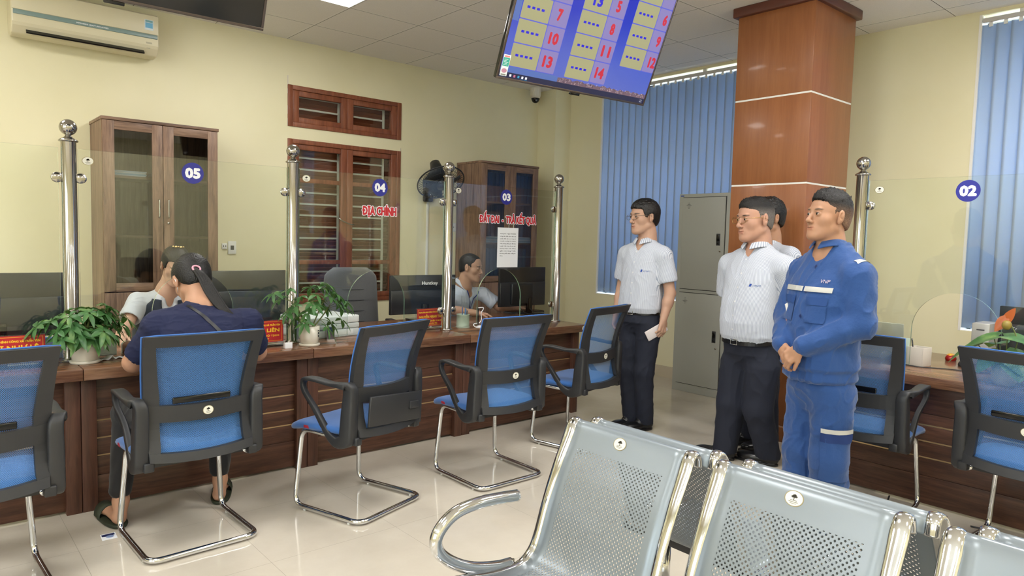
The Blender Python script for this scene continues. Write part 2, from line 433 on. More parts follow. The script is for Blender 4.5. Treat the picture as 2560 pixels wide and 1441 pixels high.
for i, (nm, a, c) in enumerate((('left', *lo_[0]), ('left', *lo_[1]))):  # unseen left-wall windows, added for fill light on the right wall and pillar
    w_ = bpy.data.objects.new('window_%d' % (5 + i), None); COL.objects.link(w_); struct(w_); Wd = c - a; Hh = lz1 - lz0
    w_.location = (X0 - .05, a, lz0) if nm == 'left' else (a, Y0 - .05, lz0)
    b = MB(); b.T = Matrix() if nm == 'left' else Matrix.Rotation(R(-90), 4, 'Z')
    for k in range(4): y = k * Wd / 3; b.box(-.03, .03, max(0, y - .03), min(Wd, y + .03), 0, Hh)
    for z in (0, Hh * .7, Hh - .05): b.box(-.03, .03, 0, Wd, z, z + .05)
    b.build('window_frame', white_paint, w_); b = MB(); b.T = Matrix() if nm == 'left' else Matrix.Rotation(R(-90), 4, 'Z')
    b.box(-.003, .003, 0, Wd, 0, Hh).build('pane', clear_glass, w_)

bl = mat('blind_fabric', (178, 200, 228), 0.75); p = P(bl)
nt_ = bl.node_tree; tl = N(bl, 'ShaderNodeBsdfTranslucent'); tl.inputs['Color'].default_value = rgb(146, 178, 216)
mxs = N(bl, 'ShaderNodeMixShader'); mxs.inputs[0].default_value = 0.22
L(bl, p.outputs[0], mxs.inputs[1]); L(bl, tl.outputs[0], mxs.inputs[2]); L(bl, mxs.outputs[0], nt_.nodes['Material Output'].inputs['Surface'])
def vertical_blind(a, c, label, pitch=.088):
    t = thing('vertical_blind', label, 'blind', (XB + .022, a, wz0), 0, 'blue vertical blinds')
    Wd = c - a; nv = round(Wd / pitch); pitch = Wd / nv; b = MB(); y = pitch / 2; k = 0
    while y < Wd:
        T = Matrix.Translation((0, y, 0)) @ Matrix.Rotation(R(6), 4, 'Z')
        n = 6; pr = [(.006 * (1 - (2 * i / n - 1) ** 2), (i / n - .5) * .108) for i in range(n + 1)]
        rings = [[T @ Vector((px, py, z)) for px, py in pr] + [T @ Vector((px + .0012, py, z)) for px, py in reversed(pr)] for z in (.02, 2.20)]
        b.loft(rings)
        b.box(-.002, .004, y - .012, y + .012, 2.185, 2.215, mi=1)
        y += pitch; k += 1
    b.build('vanes', [bl, white_plastic], t)
    b = MB(); y = pitch / 2
    while y < Wd - pitch:
        b.tube([(-.006, y, .03), (-.008, y + pitch / 2, .062), (-.006, y + pitch, .03)], .0012, 4); y += pitch
    b.build('chain', white_plastic, t)
    MB().box(-.022, .022, 0, Wd, 2.213, 2.245, .003).build('headrail', mat('headrail', (205, 203, 200), .35, .3), t)
    y = .25
    while y < Wd: MB().box(-.012, .012, y - .02, y + .02, 2.244, wz1 - wz0).build('bracket', white_plastic, t); y += .7
    return t
vertical_blind(3.06, 5.295, 'long blue vertical blind on the right wall behind the steel locker')
vertical_blind(-0.89, 1.695, 'blue vertical blind at the far right of the picture, behind the 02 glass')

# ceiling light panels (flat square panels in the tile grid)
em = mat('light_panel', (255, 255, 255)); P(em).inputs['Emission Color'].default_value = (1, 0.985, 0.955, 1); P(em).inputs['Emission Strength'].default_value = PANEL
k = 0
for x in (-2.6, -.17, 2.27):
    for y in (4.607, 2.167, -.273, -2.713):
        if x == 2.27 and y == 4.607: lb = 'square white ceiling light panel over the counter numbered 04'
        elif y < 2 : lb = 'square white ceiling light panel, added out of frame to brighten the right side'
        else: lb = 'square white ceiling light panel out of the frame above the waiting area'
        t = thing('ceiling_light', lb, 'ceiling light', (x, y, ZC), 0, 'square ceiling light panels')
        b = MB()
        for q in ((-.298, .298, -.298, -.285), (-.298, .298, .285, .298), (-.298, -.285, -.285, .285), (.285, .298, -.285, .285)): b.box(q[0], q[1], q[2], q[3], -.008, -.001)
        b.build('frame', white_plastic, t); MB().box(-.285, .285, -.285, .285, -.005, -.001).build('diffuser', em, t)
for x, y in ((3.49, .947), (4.71, .337), (4.71, -2.103)):  # extra panels added out of frame to brighten the right wall and people
    t = thing('ceiling_light', 'square white ceiling light panel, added out of frame to brighten the right side', 'ceiling light', (x, y, ZC), 0, 'square ceiling light panels')
    b = MB()
    for q in ((-.298, .298, -.298, -.285), (-.298, .298, .285, .298), (-.298, -.285, -.285, .285), (.285, .298, -.285, .285)): b.box(q[0], q[1], q[2], q[3], -.008, -.001)
    b.build('frame', white_plastic, t); MB().box(-.285, .285, -.285, .285, -.005, -.001).build('diffuser', em, t)

# ---------------------------------------------------------------- pillar
t = thing('pillar', 'square wood-veneered pillar with white inlay lines and a dark cap', 'pillar', (4.925, 2.60, 0))
hx = .305; hy = .287
zs = [.0, .59, 1.20, 1.81, 2.42, 3.03]
for i in range(5):
    b = MB(); b.box(-hx, hx, -hy, hy, zs[i] + (.006 if i else .11), zs[i + 1] - .006, .003); b.build('veneer_panel', veneer, t)
b = MB()
for z in zs[1:5]: b.box(-hx + .003, hx - .003, -hy + .003, hy - .003, z - .0065, z + .0065)
b.build('inlay_line', white_paint, t)
MB().box(-hx - .012, hx + .012, -hy - .012, hy + .012, 0, .105, .004).build('plinth', veneer, t)
MB().box(-hx - .005, hx + .005, -hy - .005, hy + .005, .104, .111).build('plinth_line', mat('plinth_line', (176, 150, 130), .4), t)
MB().box(-hx - .032, hx + .032, -hy - .032, hy + .032, 3.018, ZC, .008).build('cap', veneer_dark, t)

# ---------------------------------------------------------------- steel locker
lk = mat('locker_gray', (166, 167, 158), 0.42, spec=0.5); lkd = mat('locker_gap', (40, 40, 38), .7)
t = thing('steel_locker', 'tall two-door grey steel locker between the blue blind and the wooden pillar', 'locker', (5.44, 3.66, 0))
LW = .27
b = MB(); b.box(.0, .40, -LW, LW, .0, 1.83, .003); b.build('body', lk, t)
b = MB()
for z0, z1 in ((.075, .928), (.955, 1.80)): b.box(-.002, .0005, -.228, .228, z0, z1)
b.build('door_gap', lkd, t)
for z0, z1, hz in ((.08, .923, .50), (.96, 1.795, 1.37)):
    d = MB().box(-.012, .0, -.223, .223, z0, z1, .002).build('door', lk, t)
    b = MB(); b.box(-.0135, -.010, -.185, -.145, hz - .005, hz + .10, .002); b.build('handle', black_plastic, d)
    b = MB(); b.box(-.016, -.011, -.181, -.149, hz + .035, hz + .09, .004); b.lathe([(.004, -.0165), (.009, -.0165), (.010, -.013)], 12, (0, -.165, hz + .012), axis='X'); b.build('latch', gloss_black, d)
    b = MB(); b.lathe([(.002, -.018), (.008, -.018), (.009, -.011)], 12, (0, -.188, hz - .055), axis='X'); b.build('keyhole', steel, d)
    b = MB()
    for i, wd in enumerate((.012, .03, .052, .03, .012)): b.box(-.0127, -.010, .155 - wd / 2, .155 + wd / 2, z1 - .05 - i * .012, z1 - .047 - i * .012)
    b.build('vent_slots', lkd, d)
MB().box(-.0015, .0, .22, .255, 1.805, 1.82).build('name_tag', mat('tag_blue', (90, 104, 150), .4), t)

# ---------------------------------------------------------------- glazed walnut cabinets
cab_glass = glassy('cabinet_glass', (0.78, 0.80, 0.80), 0.9)
def cabinet(x, label, handles):
    t = thing('display_cabinet', label, 'cabinet', (x, 5.65, 0), 0, 'glazed walnut cabinets')
    W, D, Hh = .79, .425, 2.17
    b = MB(); b.box(0, .018, .02, D, .06, Hh - .02); b.box(W - .018, W, .02, D, .06, Hh - .02); b.box(.018, W - .018, D - .008, D, .06, Hh - .02)
    b.box(.018, W - .018, .02, D, .06, .08); b.box(.01, W - .01, .03, D, 0, .06); b.box(W / 2 - .01, W / 2 + .01, .022, D - .02, .08, Hh - .03)
    b.build('carcass', oak_z, t)
    MB().box(-.006, W + .006, 0, D, Hh - .022, Hh, .002).build('top', oak_x, t)
    for z in (.93, 1.325, 1.755):
        MB().box(.018, W - .018, .05, D - .01, z - .009, z + .009).build('shelf', oak_x, t)
    for s in (0, 1):
        xa, xb = (.004, W / 2 - .002) if s == 0 else (W / 2 + .002, W - .004)
        d = MB(); z0, z1 = .925, Hh - .026; f = .072
        d.box(xa, xa + f, 0, .02, z0, z1, .0015); d.box(xb - f, xb, 0, .02, z0, z1, .0015)
        d.box(xa + f, xb - f, 0, .02, z0, z0 + f * .85, .0015, mi=1); d.box(xa + f, xb - f, 0, .02, z1 - f * .85, z1, .0015, mi=1)
        d = d.build('door', [oak_z, oak_x], t)
        MB().box(xa + f - .003, xb - f + .003, .009, .012, z0 + .055, z1 - .055).build('pane', cab_glass, d)
        hx_ = xb - .03 if s == 0 else xa + .03
        MB().tube(fillet([(hx_, 0, 1.47), (hx_, -.022, 1.47), (hx_, -.022, 1.60), (hx_, 0, 1.60)], .008), .005, 8).build('handle', steel, d)
        if s == 1: MB().cyl((hx_, -.01, 1.43), .008, .012, 12, 'Y').build('lock', steel, d)
        d2 = MB().box(xa, xb, 0, .02, .085, .918, .0015).build('lower_door', oak_z, t)
    return t
c1 = cabinet(1.056, 'tall walnut cabinet with glass doors behind counter 05, left of the wooden window', 1)
c2 = cabinet(4.452, 'tall walnut cabinet with glass doors behind counter 03, holding dark binders', 1)
# contents of the cabinets
bind = mat('binder_blue', (34, 38, 66), .5); bind2 = mat('binder_gray', (88, 104, 130), .5)
for side, xs in ((0, 4.50), (1, 4.90)):
    for z, hh, mm, nm in ((1.766, .30, bind, 'topmost shelf'), (.941, .33, bind2, 'lowest glazed shelf'), (1.336, .30, bind2, 'middle shelf')):
        n = 5 if z < 1.5 else 6
        if z == 1.336: n = 4
        for i in range(n):
            o = MB().box(-.022, .022, 0, .26, 0, hh, .003).build('binder', mm); o.location = (xs + .035 + i * .052, 5.74, z)
            tag(o, 'dark binder standing on the %s of the cabinet behind counter 03, %s door' % (nm, 'left' if side == 0 else 'right'), 'binder', 'binders in the cabinet behind counter 03')
for side, xs in ((0, 4.56), (1, 4.94)):
    for i in range(6):
        o = MB().box(0, .26 - .01 * (i % 3), 0, .2, 0, .010, .001).build('paper_file', mat('file_%d' % (i % 3), ((196, 206, 220), (150, 178, 200), (216, 218, 222))[i % 3], .7))
        o.location = (xs + .004 * ((i * 7) % 3), 5.72, 1.64 + i * .0105) if False else (xs + .004 * ((i * 7) % 3), 5.70, 1.3345 + .31 - .31 + .0 + i * .0105)
        tag(o, 'flat file of papers stacked inside the cabinet behind counter 03, %s door' % ('left' if side == 0 else 'right'), 'file', 'flat files in the cabinet behind counter 03')
for i in range(4):
    o = MB().box(0, .24, 0, .2, 0, .009, .001).build('paper_file', mat('file_%d' % (i % 3))); o.location = (1.11 + .006 * (i % 2), 5.72, 1.7645 + i * .0095)
    tag(o, 'flat file of papers lying on the top shelf of the cabinet behind counter 05', 'file', 'flat files in the cabinet behind counter 05')

# ---------------------------------------------------------------- air conditioner
acw = mat('ac_plastic', (214, 206, 176), .35); acb = mat('ac_band', (120, 142, 140), .3)
t = thing('air_conditioner', 'cream wall-mounted split air conditioner at the top left of the back wall', 'air conditioner', (1.03, YA, 2.69))
W = .46
prof = [(0, 0.02), (-.06, .0), (-.15, .005), (-.195, .055), (-.205, .075), (-.205, .29), (-.17, .31), (0, .31)]
b = MB(); b.prism([(y, z) for y, z in prof], -W, W, 'X'); ob = b.build('body', acw, t)
mod = ob.modifiers.new('bevel', 'BEVEL'); mod.width = .012; mod.segments = 3
MB().box(-W + .012, W - .012, -.212, -.204, .125, .155, .002).build('trim_band', acb, t)
MB().box(-W + .004, W - .004, -.2085, -.200, .157, .295, .003).build('front_panel', acw, t)
sl = Matrix.Translation((0, -.176, .030)) @ Matrix.Rotation(R(42), 4, 'X')
b = MB(sl); b.box(-W + .085, W - .10, -.030, .030, -.004, .006); b.build('air_outlet', gloss_black, t)
b = MB(sl); b.box(-W + .088, W - .103, -.003, .003, -.009, -.005)
for i in range(1, 4): x = -W + .085 + i * (2 * W - .185) / 4; b.box(x - .003, x + .003, -.028, .028, -.009, -.004)
b.build('louver', acw, t)
b = MB(); put_text(b, 'MITSUBISHI HEAVY INDUSTRIES', Matrix.Translation((.02, -.2125, .139)) @ Matrix.Rotation(R(90), 4, 'X'), .20, .009, .0004)
b.build('lettering', white_decal, t)
b = MB(); b.box(.36, .42, -.2092, -.208, .185, .26, mi=0); b.box(.365, .415, -.2097, -.2090, .200, .238, mi=1); b.box(.365, .415, -.2097, -.2090, .242, .256, mi=2)
b.build('energy_label', [mat('lbl_white', (210, 222, 230), .4), mat('lbl_blue', (110, 176, 214), .4), mat('lbl_teal', (120, 168, 176), .4)], t)
b = MB(); b.box(.37, .41, -.2060, -.2045, .085, .097); b.box(.375, .40, -.196, -.186, .052, .060); b.build('display', mat('ac_disp', (172, 166, 142), .4), t)

# ---------------------------------------------------------------- wall switches, cable duct, camera
def plate(x, z, w_, h_, label, cat, kind):
    t = thing('wall_socket' if kind else 'light_switch', label, cat, (x, YA, z))
    MB().box(-w_ / 2, w_ / 2, -.012, 0, -h_ / 2, h_ / 2, .004).build('plate', white_plastic, t)
    if kind == 2: MB().box(-.014, .014, -.0135, -.011, -.018, .018).build('breaker', mat('brk', (60, 62, 66), .4), t)
    else:
        b = MB(); b.box(-.012, -.006, -.0128, -.011, -.006, .008); b.box(.006, .012, -.0128, -.011, -.006, .008); b.build('slots', dark_ink, t)
    return t
plate(2.098, 1.243, .07, .11, 'white circuit breaker box on the back wall right of cabinet 05', 'wall socket', 2)
plate(2.035, 1.254, .045, .05, 'small white socket beside the breaker box on the back wall', 'wall socket', 1)
plate(4.41, 1.485, .085, .09, 'white wall switch plate just left of the cabinet behind counter 03', 'switch', 0)
duct = tag(MB().box(-.012, .012, -.014, 0, 0, 1.66, .002).build('cable_duct', white_plastic), 'thin white cable duct running down the back wall below the black fan', 'cable duct')
duct.location = (4.085, YA, .10)
t = thing('security_camera', 'white dome security camera on the ceiling in the back corner', 'camera', (5.42, 5.93, ZC))
b = MB(); b.lathe([(.062, 0), (.064, -.012), (.062, -.06), (.060, -.085), (.05, -.118)], 28); b.build('housing', mat('cam_white', (216, 210, 196), .4), t)
b = MB(); b.lathe([(.0495, -.116), (.045, -.135), (.034, -.156), (.018, -.168), (.002, -.171)], 24); b.build('dome', gloss_black, t)
b = MB(); b.sphere((-.02, -.035, -.145), .011, 12, 8); b.build('lens', mat('lens_gray', (120, 122, 126), .2), t)

# ---------------------------------------------------------------- wall fan
fb = mat('fan_black', (34, 36, 40), .4)
t = thing('wall_fan', 'black wall-mounted fan tilted down beside the wooden window', 'fan', (4.075, YA, 1.86))
b = MB(); b.box(-.055, .055, -.055, 0, -.125, .115, .02, seg=3); b.build('wall_bracket', fb, t)
b = MB(); b.cyl((0.02, -.056, -.055), .018, -.008, 16, 'Y'); b.build('knob', steel, t)
b = MB(); b.tube([(0, -.04, .07), (-.01, -.14, .11), (-.045, -.27, .15)], [.03, .028, .03], 12); b.build('arm', fb, t)
nF = Vector((-.12, -.60, -.79)).normalized(); xF = Vector((.98, -.19, 0)).normalized(); F = frame((-.075, -.36, .055), xF, nF.cross(xF))   # +Z of F points out of the fan (down and forward)
b = MB(F); b.lathe([(.03, -.262), (.050, -.255), (.062, -.18), (.068, -.10), (.06, -.04), (.035, -.02)], 24); b.build('motor_housing', fb, t)
b = MB(F); RR = .235
for z, rr_ in ((0.0, RR),): b.tube([(RR * math.cos(2 * PI * i / 40), RR * math.sin(2 * PI * i / 40), z) for i in range(40)], .007, 6, closed=True)
for sgn, dz in ((1, .055), (-1, -.055)):
    for k in range(48):
        a = 2 * PI * k / 48
        pts = [(r_ * math.cos(a), r_ * math.sin(a), dz * (1 - (r_ / RR) ** 3)) for r_ in (.05, .12, .19, .235)]
        b.tube(pts, .0016, 4)
    for r_ in (.05, .115, .175): b.tube([(r_ * math.cos(2 * PI * i / 30), r_ * math.sin(2 * PI * i / 30), dz * (1 - (r_ / RR) ** 3)) for i in range(30)], .002, 4, closed=True)
b.lathe([(.001, .06), (.05, .058), (.05, .05)], 20)
b.build('fan_guard', fb, t)
b = MB(F)
for k in range(3):
    rings = []
    for i in range(7):
        q = i / 6; r_ = .03 + .17 * q; wd = .05 + .05 * math.sin(q * PI * .8); a = R(120 * k + 30 * q)
        c_ = Vector((r_ * math.cos(a), r_ * math.sin(a), 0)); tn = Vector((-math.sin(a), math.cos(a), .45)).normalized()
        rings.append([c_ + tn * wd, c_ - tn * wd, c_ - tn * wd + Vector((0, 0, .002)), c_ + tn * wd + Vector((0, 0, .002))])
    b.loft(rings)
b.lathe([(.03, -.03), (.033, .02), (.02, .035)], 16)
b.build('blades', mat('fan_blade', (60, 66, 72), .3), t)
# ================================================================ COUNTERS
CT = .718
def counter_unit(label, W, rz, loc, tops, boards, posts_side=(True, True), depth=.98, fl=None):
    """local x along the front, y away from the customer; origin at the front left foot of the unit"""
    t = thing('service_counter', label, 'counter', loc, rz, 'walnut service counters')
    b = MB(); b.box(0.0015, W - .0015, -.085, depth - .085, CT - .056, CT, .003); b.build('counter_top', tops, t)
    b = MB(); b.box(.06, W - .06, .035, .053, .02, CT - .056)
    b.build('backing_panel', gold, t)
    zs = [0.012, .165, .262, .350, .438, .50, .662]
    b = MB()
    for i in range(len(zs) - 1):
        g0 = .005 if i in (2, 3, 4) else .0012
        g1 = .005 if i in (1, 2, 3) else .0012
        b.box(.058, W - .058, .025, .05, zs[i] + g0, zs[i + 1] - g1, .001)
    b.build('front_panel', boards, t)
    for x0, x1, on in ((.0015, .066, posts_side[0]), (W - .066, W - .0015, posts_side[1])):
        if on: MB().box(x0, x1, -.005, depth - .16, 0, CT - .056, .002).build('side_panel', walnut_z, t)
    return t
YF = 3.84
cl = ['service counter at the far left of the picture, under the leftmost red name sign', 'service counter 05, where the woman in navy sits', 'service counter 04, with the white printer on it', 'service counter 03 at the right end of the row, where the male clerk works']
xs = [-.56, .61, 1.757, 2.895, 4.05]
for i in range(4):
    W = xs[i + 1] - xs[i]
    if i == 3: W = 4.05 - 2.895
    u = counter_unit(cl[i], W, 0, (xs[i], YF, 0), top_x, walnut_x)
# end overhang badge
badge(u, Matrix.Translation((W - .035, -.0853, CT - .028)) @ Matrix.Rotation(R(90), 4, 'X'), .042, .042)
XF = 4.083
for i, (yt, lb) in enumerate(((1.92, 'service counter 02 on the right, behind the man in blue coveralls'), (.64, 'service counter beyond the right edge, next to counter 02'))):
    u = counter_unit(lb, 1.28 if i == 0 else 1.15, R(-90), (XF, yt, 0), top_x, walnut_x)

# posts
post_parts = None
def post(x, y, label, sides, rz=0):
    t = thing('glass_post', label, 'post', (x, y, CT), rz, 'polished steel posts of the glass screens')
    b = MB(); b.lathe([(.044, 0), (.044, .004), (.040, .010), (.0335, .014), (.0335, 1.083), (.034, 1.084)], 28); b.build('tube', steel, t)
    b = MB(); b.lathe([(.034, 1.079), (.042, 1.081), (.043, 1.086), (.038, 1.091), (.022, 1.100), (.014, 1.108), (.013, 1.116)], 28); b.build('collar', steel, t)
    b = MB(); b.sphere((0, 0, 1.150), .039, 28, 18); b.build('ball', steel, t)
    for s in sides:
        for z in (.905, .14):
            b = MB(); b.lathe([(.001, -.0105), (.0235, -.0105), (.025, -.0092), (.025, -.0055)], 24, (s * .050, 0, z), axis='Y'); b.lathe([(.025, .0055), (.025, .0092), (.0235, .0105), (.001, .0105)], 24, (s * .050, 0, z), axis='Y')
            b.box(min(0, s * .045), max(0, s * .045), -.007, .007, z - .01, z + .01); b.build('glass_clamp', steel, t)
    return t
YG = 4.05
for x, lb, sd in ((-.53, 'steel post holding the glass screen left of the picture frame', (-1, 1)), (.611, 'steel post left of the 05 glass', (-1, 1)), (1.757, 'steel post between the 05 and 04 glass', (-1, 1)),
                  (2.90, 'steel post between the 04 and 03 glass', (-1, 1)), (3.984, 'steel post at the right end of the 03 glass', (-1,))):
    post(x, YG, lb, sd)
XG = 4.22
post(XG, 1.775, 'steel post at the left end of the 02 glass, behind the man in coveralls', (1,), R(-90))
post(XG, .63, 'steel post at the right end of the 02 glass, outside the frame', (-1,), R(-90))

# glass screens
def round_decal(b, x, z, r, txt):
    b.prism([(x + r * math.cos(2 * PI * i / 40), z + r * math.sin(2 * PI * i / 40)) for i in range(40)], -.0062, -.0052, 'Y', 0)
    put_text(b, txt, Matrix.Translation((x, -.0066, z)) @ Matrix.Rotation(R(90), 4, 'X'), r * 1.42, r * 1.02, .0042, 1)
def red_text(t, txt, x, z, w, h):
    b = MB(); M_ = Matrix.Translation((x, -.0060, z)) @ Matrix.Rotation(R(90), 4, 'X'); put_text(b, txt, M_, w + .008, h + .008, .0070, 0)
    M_ = Matrix.Translation((x, -.0066, z)) @ Matrix.Rotation(R(90), 4, 'X'); put_text(b, txt, M_, w, h, .0034, 1)
    o = b.build('lettering', [white_decal, red_decal], t); o['label'] = 'red lettering outlined in white'
def screen(x0, x1, ax, label, num=None, words=None, rz=0, loc=None, mk=True, foot=True):
    """glass sheet standing on the counter with an arched hatch centred on ax"""
    W = x1 - x0; t = thing('glass_screen', label, 'glass screen', loc or (x0, YG, 0), rz, 'glass screens on the counters')
    a = ax - x0; r = .212; zt = 1.150; zc = zt - r; z0 = .735
    poly = [(0, z0), (a - r, z0)] + [(a - r * math.cos(q), zc + r * math.sin(q)) for q in [PI * i / 28 for i in range(29)]] + [(a + r, z0), (W, z0), (W, 1.767), (0, 1.767)]
    b = MB(); n = len(poly)
    b.add([(x, -.005, z) for x, z in poly] + [(x, .005, z) for x, z in poly], [tuple(range(n)), tuple(reversed(range(n, 2 * n)))], 0)
    b.add([(x, -.005, z) for x, z in poly] + [(x, .005, z) for x, z in poly], [(i, i + n, (i + 1) % n + n, (i + 1) % n) for i in range(n)], 1)
    b.build('glass_sheet', [clear_glass, glass_edge], t)
    if num:
        b = MB(); round_decal(b, num[1], 1.691, .057, num[0]); o = b.build('number_decal', [navy_decal, white_decal], t); o['label'] = 'round dark blue sticker reading %s in white' % num[0]
    if words: red_text(t, *words)
    if mk: badge(t, Matrix.Translation((.042 if rz == 0 else .06, -.0056, 1.712)) @ Matrix.Rotation(R(90), 4, 'X'), .052, .042)
    for cx in ((a - r - .12,) if foot else ()):
        b = MB(); b.prism([(cx - .026, z0 - .017)] + [(cx - .026 * math.cos(q), .775 + .022 * math.sin(q)) for q in [PI * i / 10 for i in range(11)]] + [(cx + .026, z0 - .017)], -.014, .014, 'Y'); b.build('foot_clamp', steel, t)
    return t
screen(-.48, .567, .04, 'plain glass screen at the far left, left of the 05 glass')
screen(.65, 1.718, 1.19, 'glass screen with the round 05 sticker', ('05', .537))
screen(1.796, 2.860, 2.333, 'glass screen with the round 04 sticker and red words', ('04', .549), ('ĐỊA CHÍNH', .548, 1.537, .256, .088))
g3 = screen(2.938, 3.944, 3.386, 'glass screen with the round 03 sticker and two red words', ('03', .490), ('ĐẤT ĐAI  -  TRẢ KẾT QUẢ', .517, 1.532, .566, .098), foot=False)
screen(0, 1.06, .485, 'glass screen with the round 02 sticker on the right', ('02', .503), None, R(-90), (XG, 1.736, 0))
# paper notice taped to glass 03
t = thing('paper_notice', 'printed white paper notice taped to the 03 glass', 'notice', (3.452, YG - .0062, 1.312))
MB().box(-.103, .103, -.0006, 0, -.15, .15).build('sheet', paper, t)
lines = ['Thông báo:  Ngày 30/6/2025', 'công dân đến làm việc tại', 'quầy đất đai vui lòng di', 'chuyển xuống Chi nhánh', 'Văn phòng đăng ký đất đai', 'huyện Trấn Yên số nhà 387', 'đường Phạm Văn Đồng', '(gần nhà hàng Tuấn', 'Phương đối diện thế giới', 'sữa ).']
b = MB()
for i, s_ in enumerate(lines):
    w_ = (.158 if i not in (9,) else .032)
    put_text(b, s_, Matrix.Translation(((0 if i < 9 else -.063), -.0010, .103 - i * .0185)) @ Matrix.Rotation(R(90), 4, 'X'), w_, .0095, .0003)
b.build('print', dark_ink, t)

# ================================================================ TELEVISIONS
scr_bg = mat('screen_blue', (88, 108, 226)); P(scr_bg).inputs['Emission Strength'].default_value = .48
m = scr_bg; tc = N(m, 'ShaderNodeTexCoord'); sp = N(m, 'ShaderNodeSeparateXYZ'); L(m, tc.outputs['Object'], sp.inputs[0])
u_ = math_(m, 'SUBTRACT', sp.outputs[0], math_(m, 'MULTIPLY', sp.outputs[1], .25))
c_ = ramp(m, math_(m, 'ADD', math_(m, 'MULTIPLY', sp.outputs[1], 1.3), .0), [(0, rgb(112, 130, 226)), (.25, rgb(96, 116, 228)), (.55, rgb(40, 62, 222)), (.8, rgb(22, 36, 214))])
L(m, c_, P(m).inputs['Emission Color']); P(m).inputs['Base Color'].default_value = (0.005, 0.005, 0.02, 1); P(m).inputs['Roughness'].default_value = .15
def emis(name, col, st=.6):
    m = mat(name, col, .3); P(m).inputs['Emission Color'].default_value = rgb(*col); P(m).inputs['Emission Strength'].default_value = st
    P(m).inputs['Base Color'].default_value = (0.01, 0.01, 0.01, 1); return m
s_yel = emis('screen_yellow', (188, 184, 136), .56); s_lil = emis('screen_lilac', (170, 156, 226), .45); s_red = emis('screen_red', (190, 28, 52), .85)
s_navy = emis('screen_navy', (26, 10, 196), .8); s_dark = emis('screen_taskbar', (20, 24, 62), .8); s_rock = emis('screen_rock', (108, 84, 96), .8)
s_sky = emis('screen_desktop', (78, 104, 170), .8); s_white = emis('screen_white', (226, 230, 244), .9); s_line = emis('screen_line', (90, 96, 208), .7)
def tv(label, M_, on):
    t = thing('television', label, 'television', (0, 0, 0)); t.matrix_world = M_
    TW, TH = 1.11, .648
    MB().box(0, TW, 0, TH, -.035, -.006, .006).build('housing', gloss_black, t)
    b = MB()
    for q in ((0, TW, 0, .012), (0, TW, TH - .012, TH), (0, .010, .012, TH - .012), (TW - .010, TW, .012, TH - .012)): b.box(q[0], q[1], q[2], q[3], -.008, .003, .0015)
    b.build('bezel', mat('tv_bezel', (92, 82, 78), .22, .7), t)
    MB().box(.010, TW - .010, .012, TH - .012, -.006, -.002).build('screen', scr_bg if on else mat('screen_off', (10, 10, 12), .12), t)
    MB().box(TW * .5 - .035, TW * .5 + .035, -.014, .001, -.02, -.002, .003).build('sensor', gloss_black, t)
    MB().box(TW * .5 - .2, TW * .5 + .2, TH * .4, TH * .8, -.075, -.034, .004).build('wall_plate', black_plastic, t)
    return t
TM = frame((2.366, 2.9, 2.221), (.9966, -.082, 0), (-.032, -.388, .921))
t1 = tv('switched-on television hanging from the ceiling, showing a queue number table', TM, True)
t2 = tv('switched-off dark television hanging at the top left corner', frame((.058, 3.044, 2.232), (.9992, -.04, 0), (-.015, -.385, .923)), False)
for t_, px, py in ((t1, 2.93, 2.66), (t2, .62, 2.83)):
    Mi = t_.matrix_world.inverted()
    # ceiling bracket: pole from the ceiling down to the plate
    c0 = t_.matrix_world @ Vector((.555, .40, -.078)); p_top = Vector((c0.x, c0.y + .03, ZC)); p_low = Vector((c0.x, c0.y + .03, c0.z))
    b = MB(Mi); b.tube([p_top, p_low], .024, 14); b.box(p_top.x - .07, p_top.x + .07, p_top.y - .07, p_top.y + .07, ZC - .006, ZC); b.tube([p_low, c0], .02, 10); b.build('ceiling_pole', black_plastic, t_)
Z0 = -.0018
def rrect(b, x0, x1, y0, y1, r, mi, z=Z0 + .0002):
    pts = []
    for cx, cy, a0 in ((x1 - r, y1 - r, 0), (x0 + r, y1 - r, 90), (x0 + r, y0 + r, 180), (x1 - r, y0 + r, 270)): pts += arc(cx, cy, r, a0, a0 + 90, 4)
    b.add([(x, y, z) for x, y in pts], [tuple(range(len(pts)))], mi)
cells = MB(); pan = MB()
cols = ((.055, .238, .243, .362), (.440, .625, .630, .745), (.820, .998, 1.003, 1.098))
nums = (('13', '10', '7', '4', '1'), ('14', '11', '8', '5', '2'), (None, '12', '9', '6', '3'))
for ci, (a, b_, c, d) in enumerate(cols):
    for ri in range(5):
        if nums[ci][ri] is None: continue
        y0 = .0755 + ri * .1225; y1 = min(y0 + .1165, .634)
        if y1 - y0 < .02: continue
        rrect(cells, a - .002, d + .002, y0 - .003, min(y1 + .003, .635), .004, 3, Z0 + .0001)
        rrect(cells, a, b_, y0, y1, .006, 0); rrect(cells, c, d, y0, y1, .006, 1)
        if y1 - y0 < .1: continue
        cx, cy = (a + b_) / 2, (y0 + y1) / 2
        if (ci, ri) == (1, 3): put_text(cells, '13', Matrix.Translation((cx, cy, Z0 + .0005)), .068, .062, .004, 2)
        else:
            for k in range(4): x = cx - .052 + k * .031; cells.box(x - .0095, x + .0095, cy - .006, cy + .006, Z0 + .0003, Z0 + .0006, mi=2)
        n_ = nums[ci][ri]; wn = .034 if len(n_) == 1 else .066
        cxn = (c + d) / 2 if ci < 2 else c + .062
        if ci == 2 and ri == 1: cxn = c + .064
        put_text(cells, n_, Matrix.Translation((cxn, cy, Z0 + .0005)), wn if not (ci == 2 and ri == 1) else .058, .063, .004, 4)
cells.build('queue_table', [s_yel, s_lil, s_navy, s_line, s_red], t1)
b = MB()
b.add([(.012, .040, Z0 + .0001), (.46, .040, Z0 + .0001), (.46, .060, Z0 + .0001), (.36, .071, Z0 + .0001), (.012, .071, Z0 + .0001)], [(0, 1, 2, 3, 4)], 0)
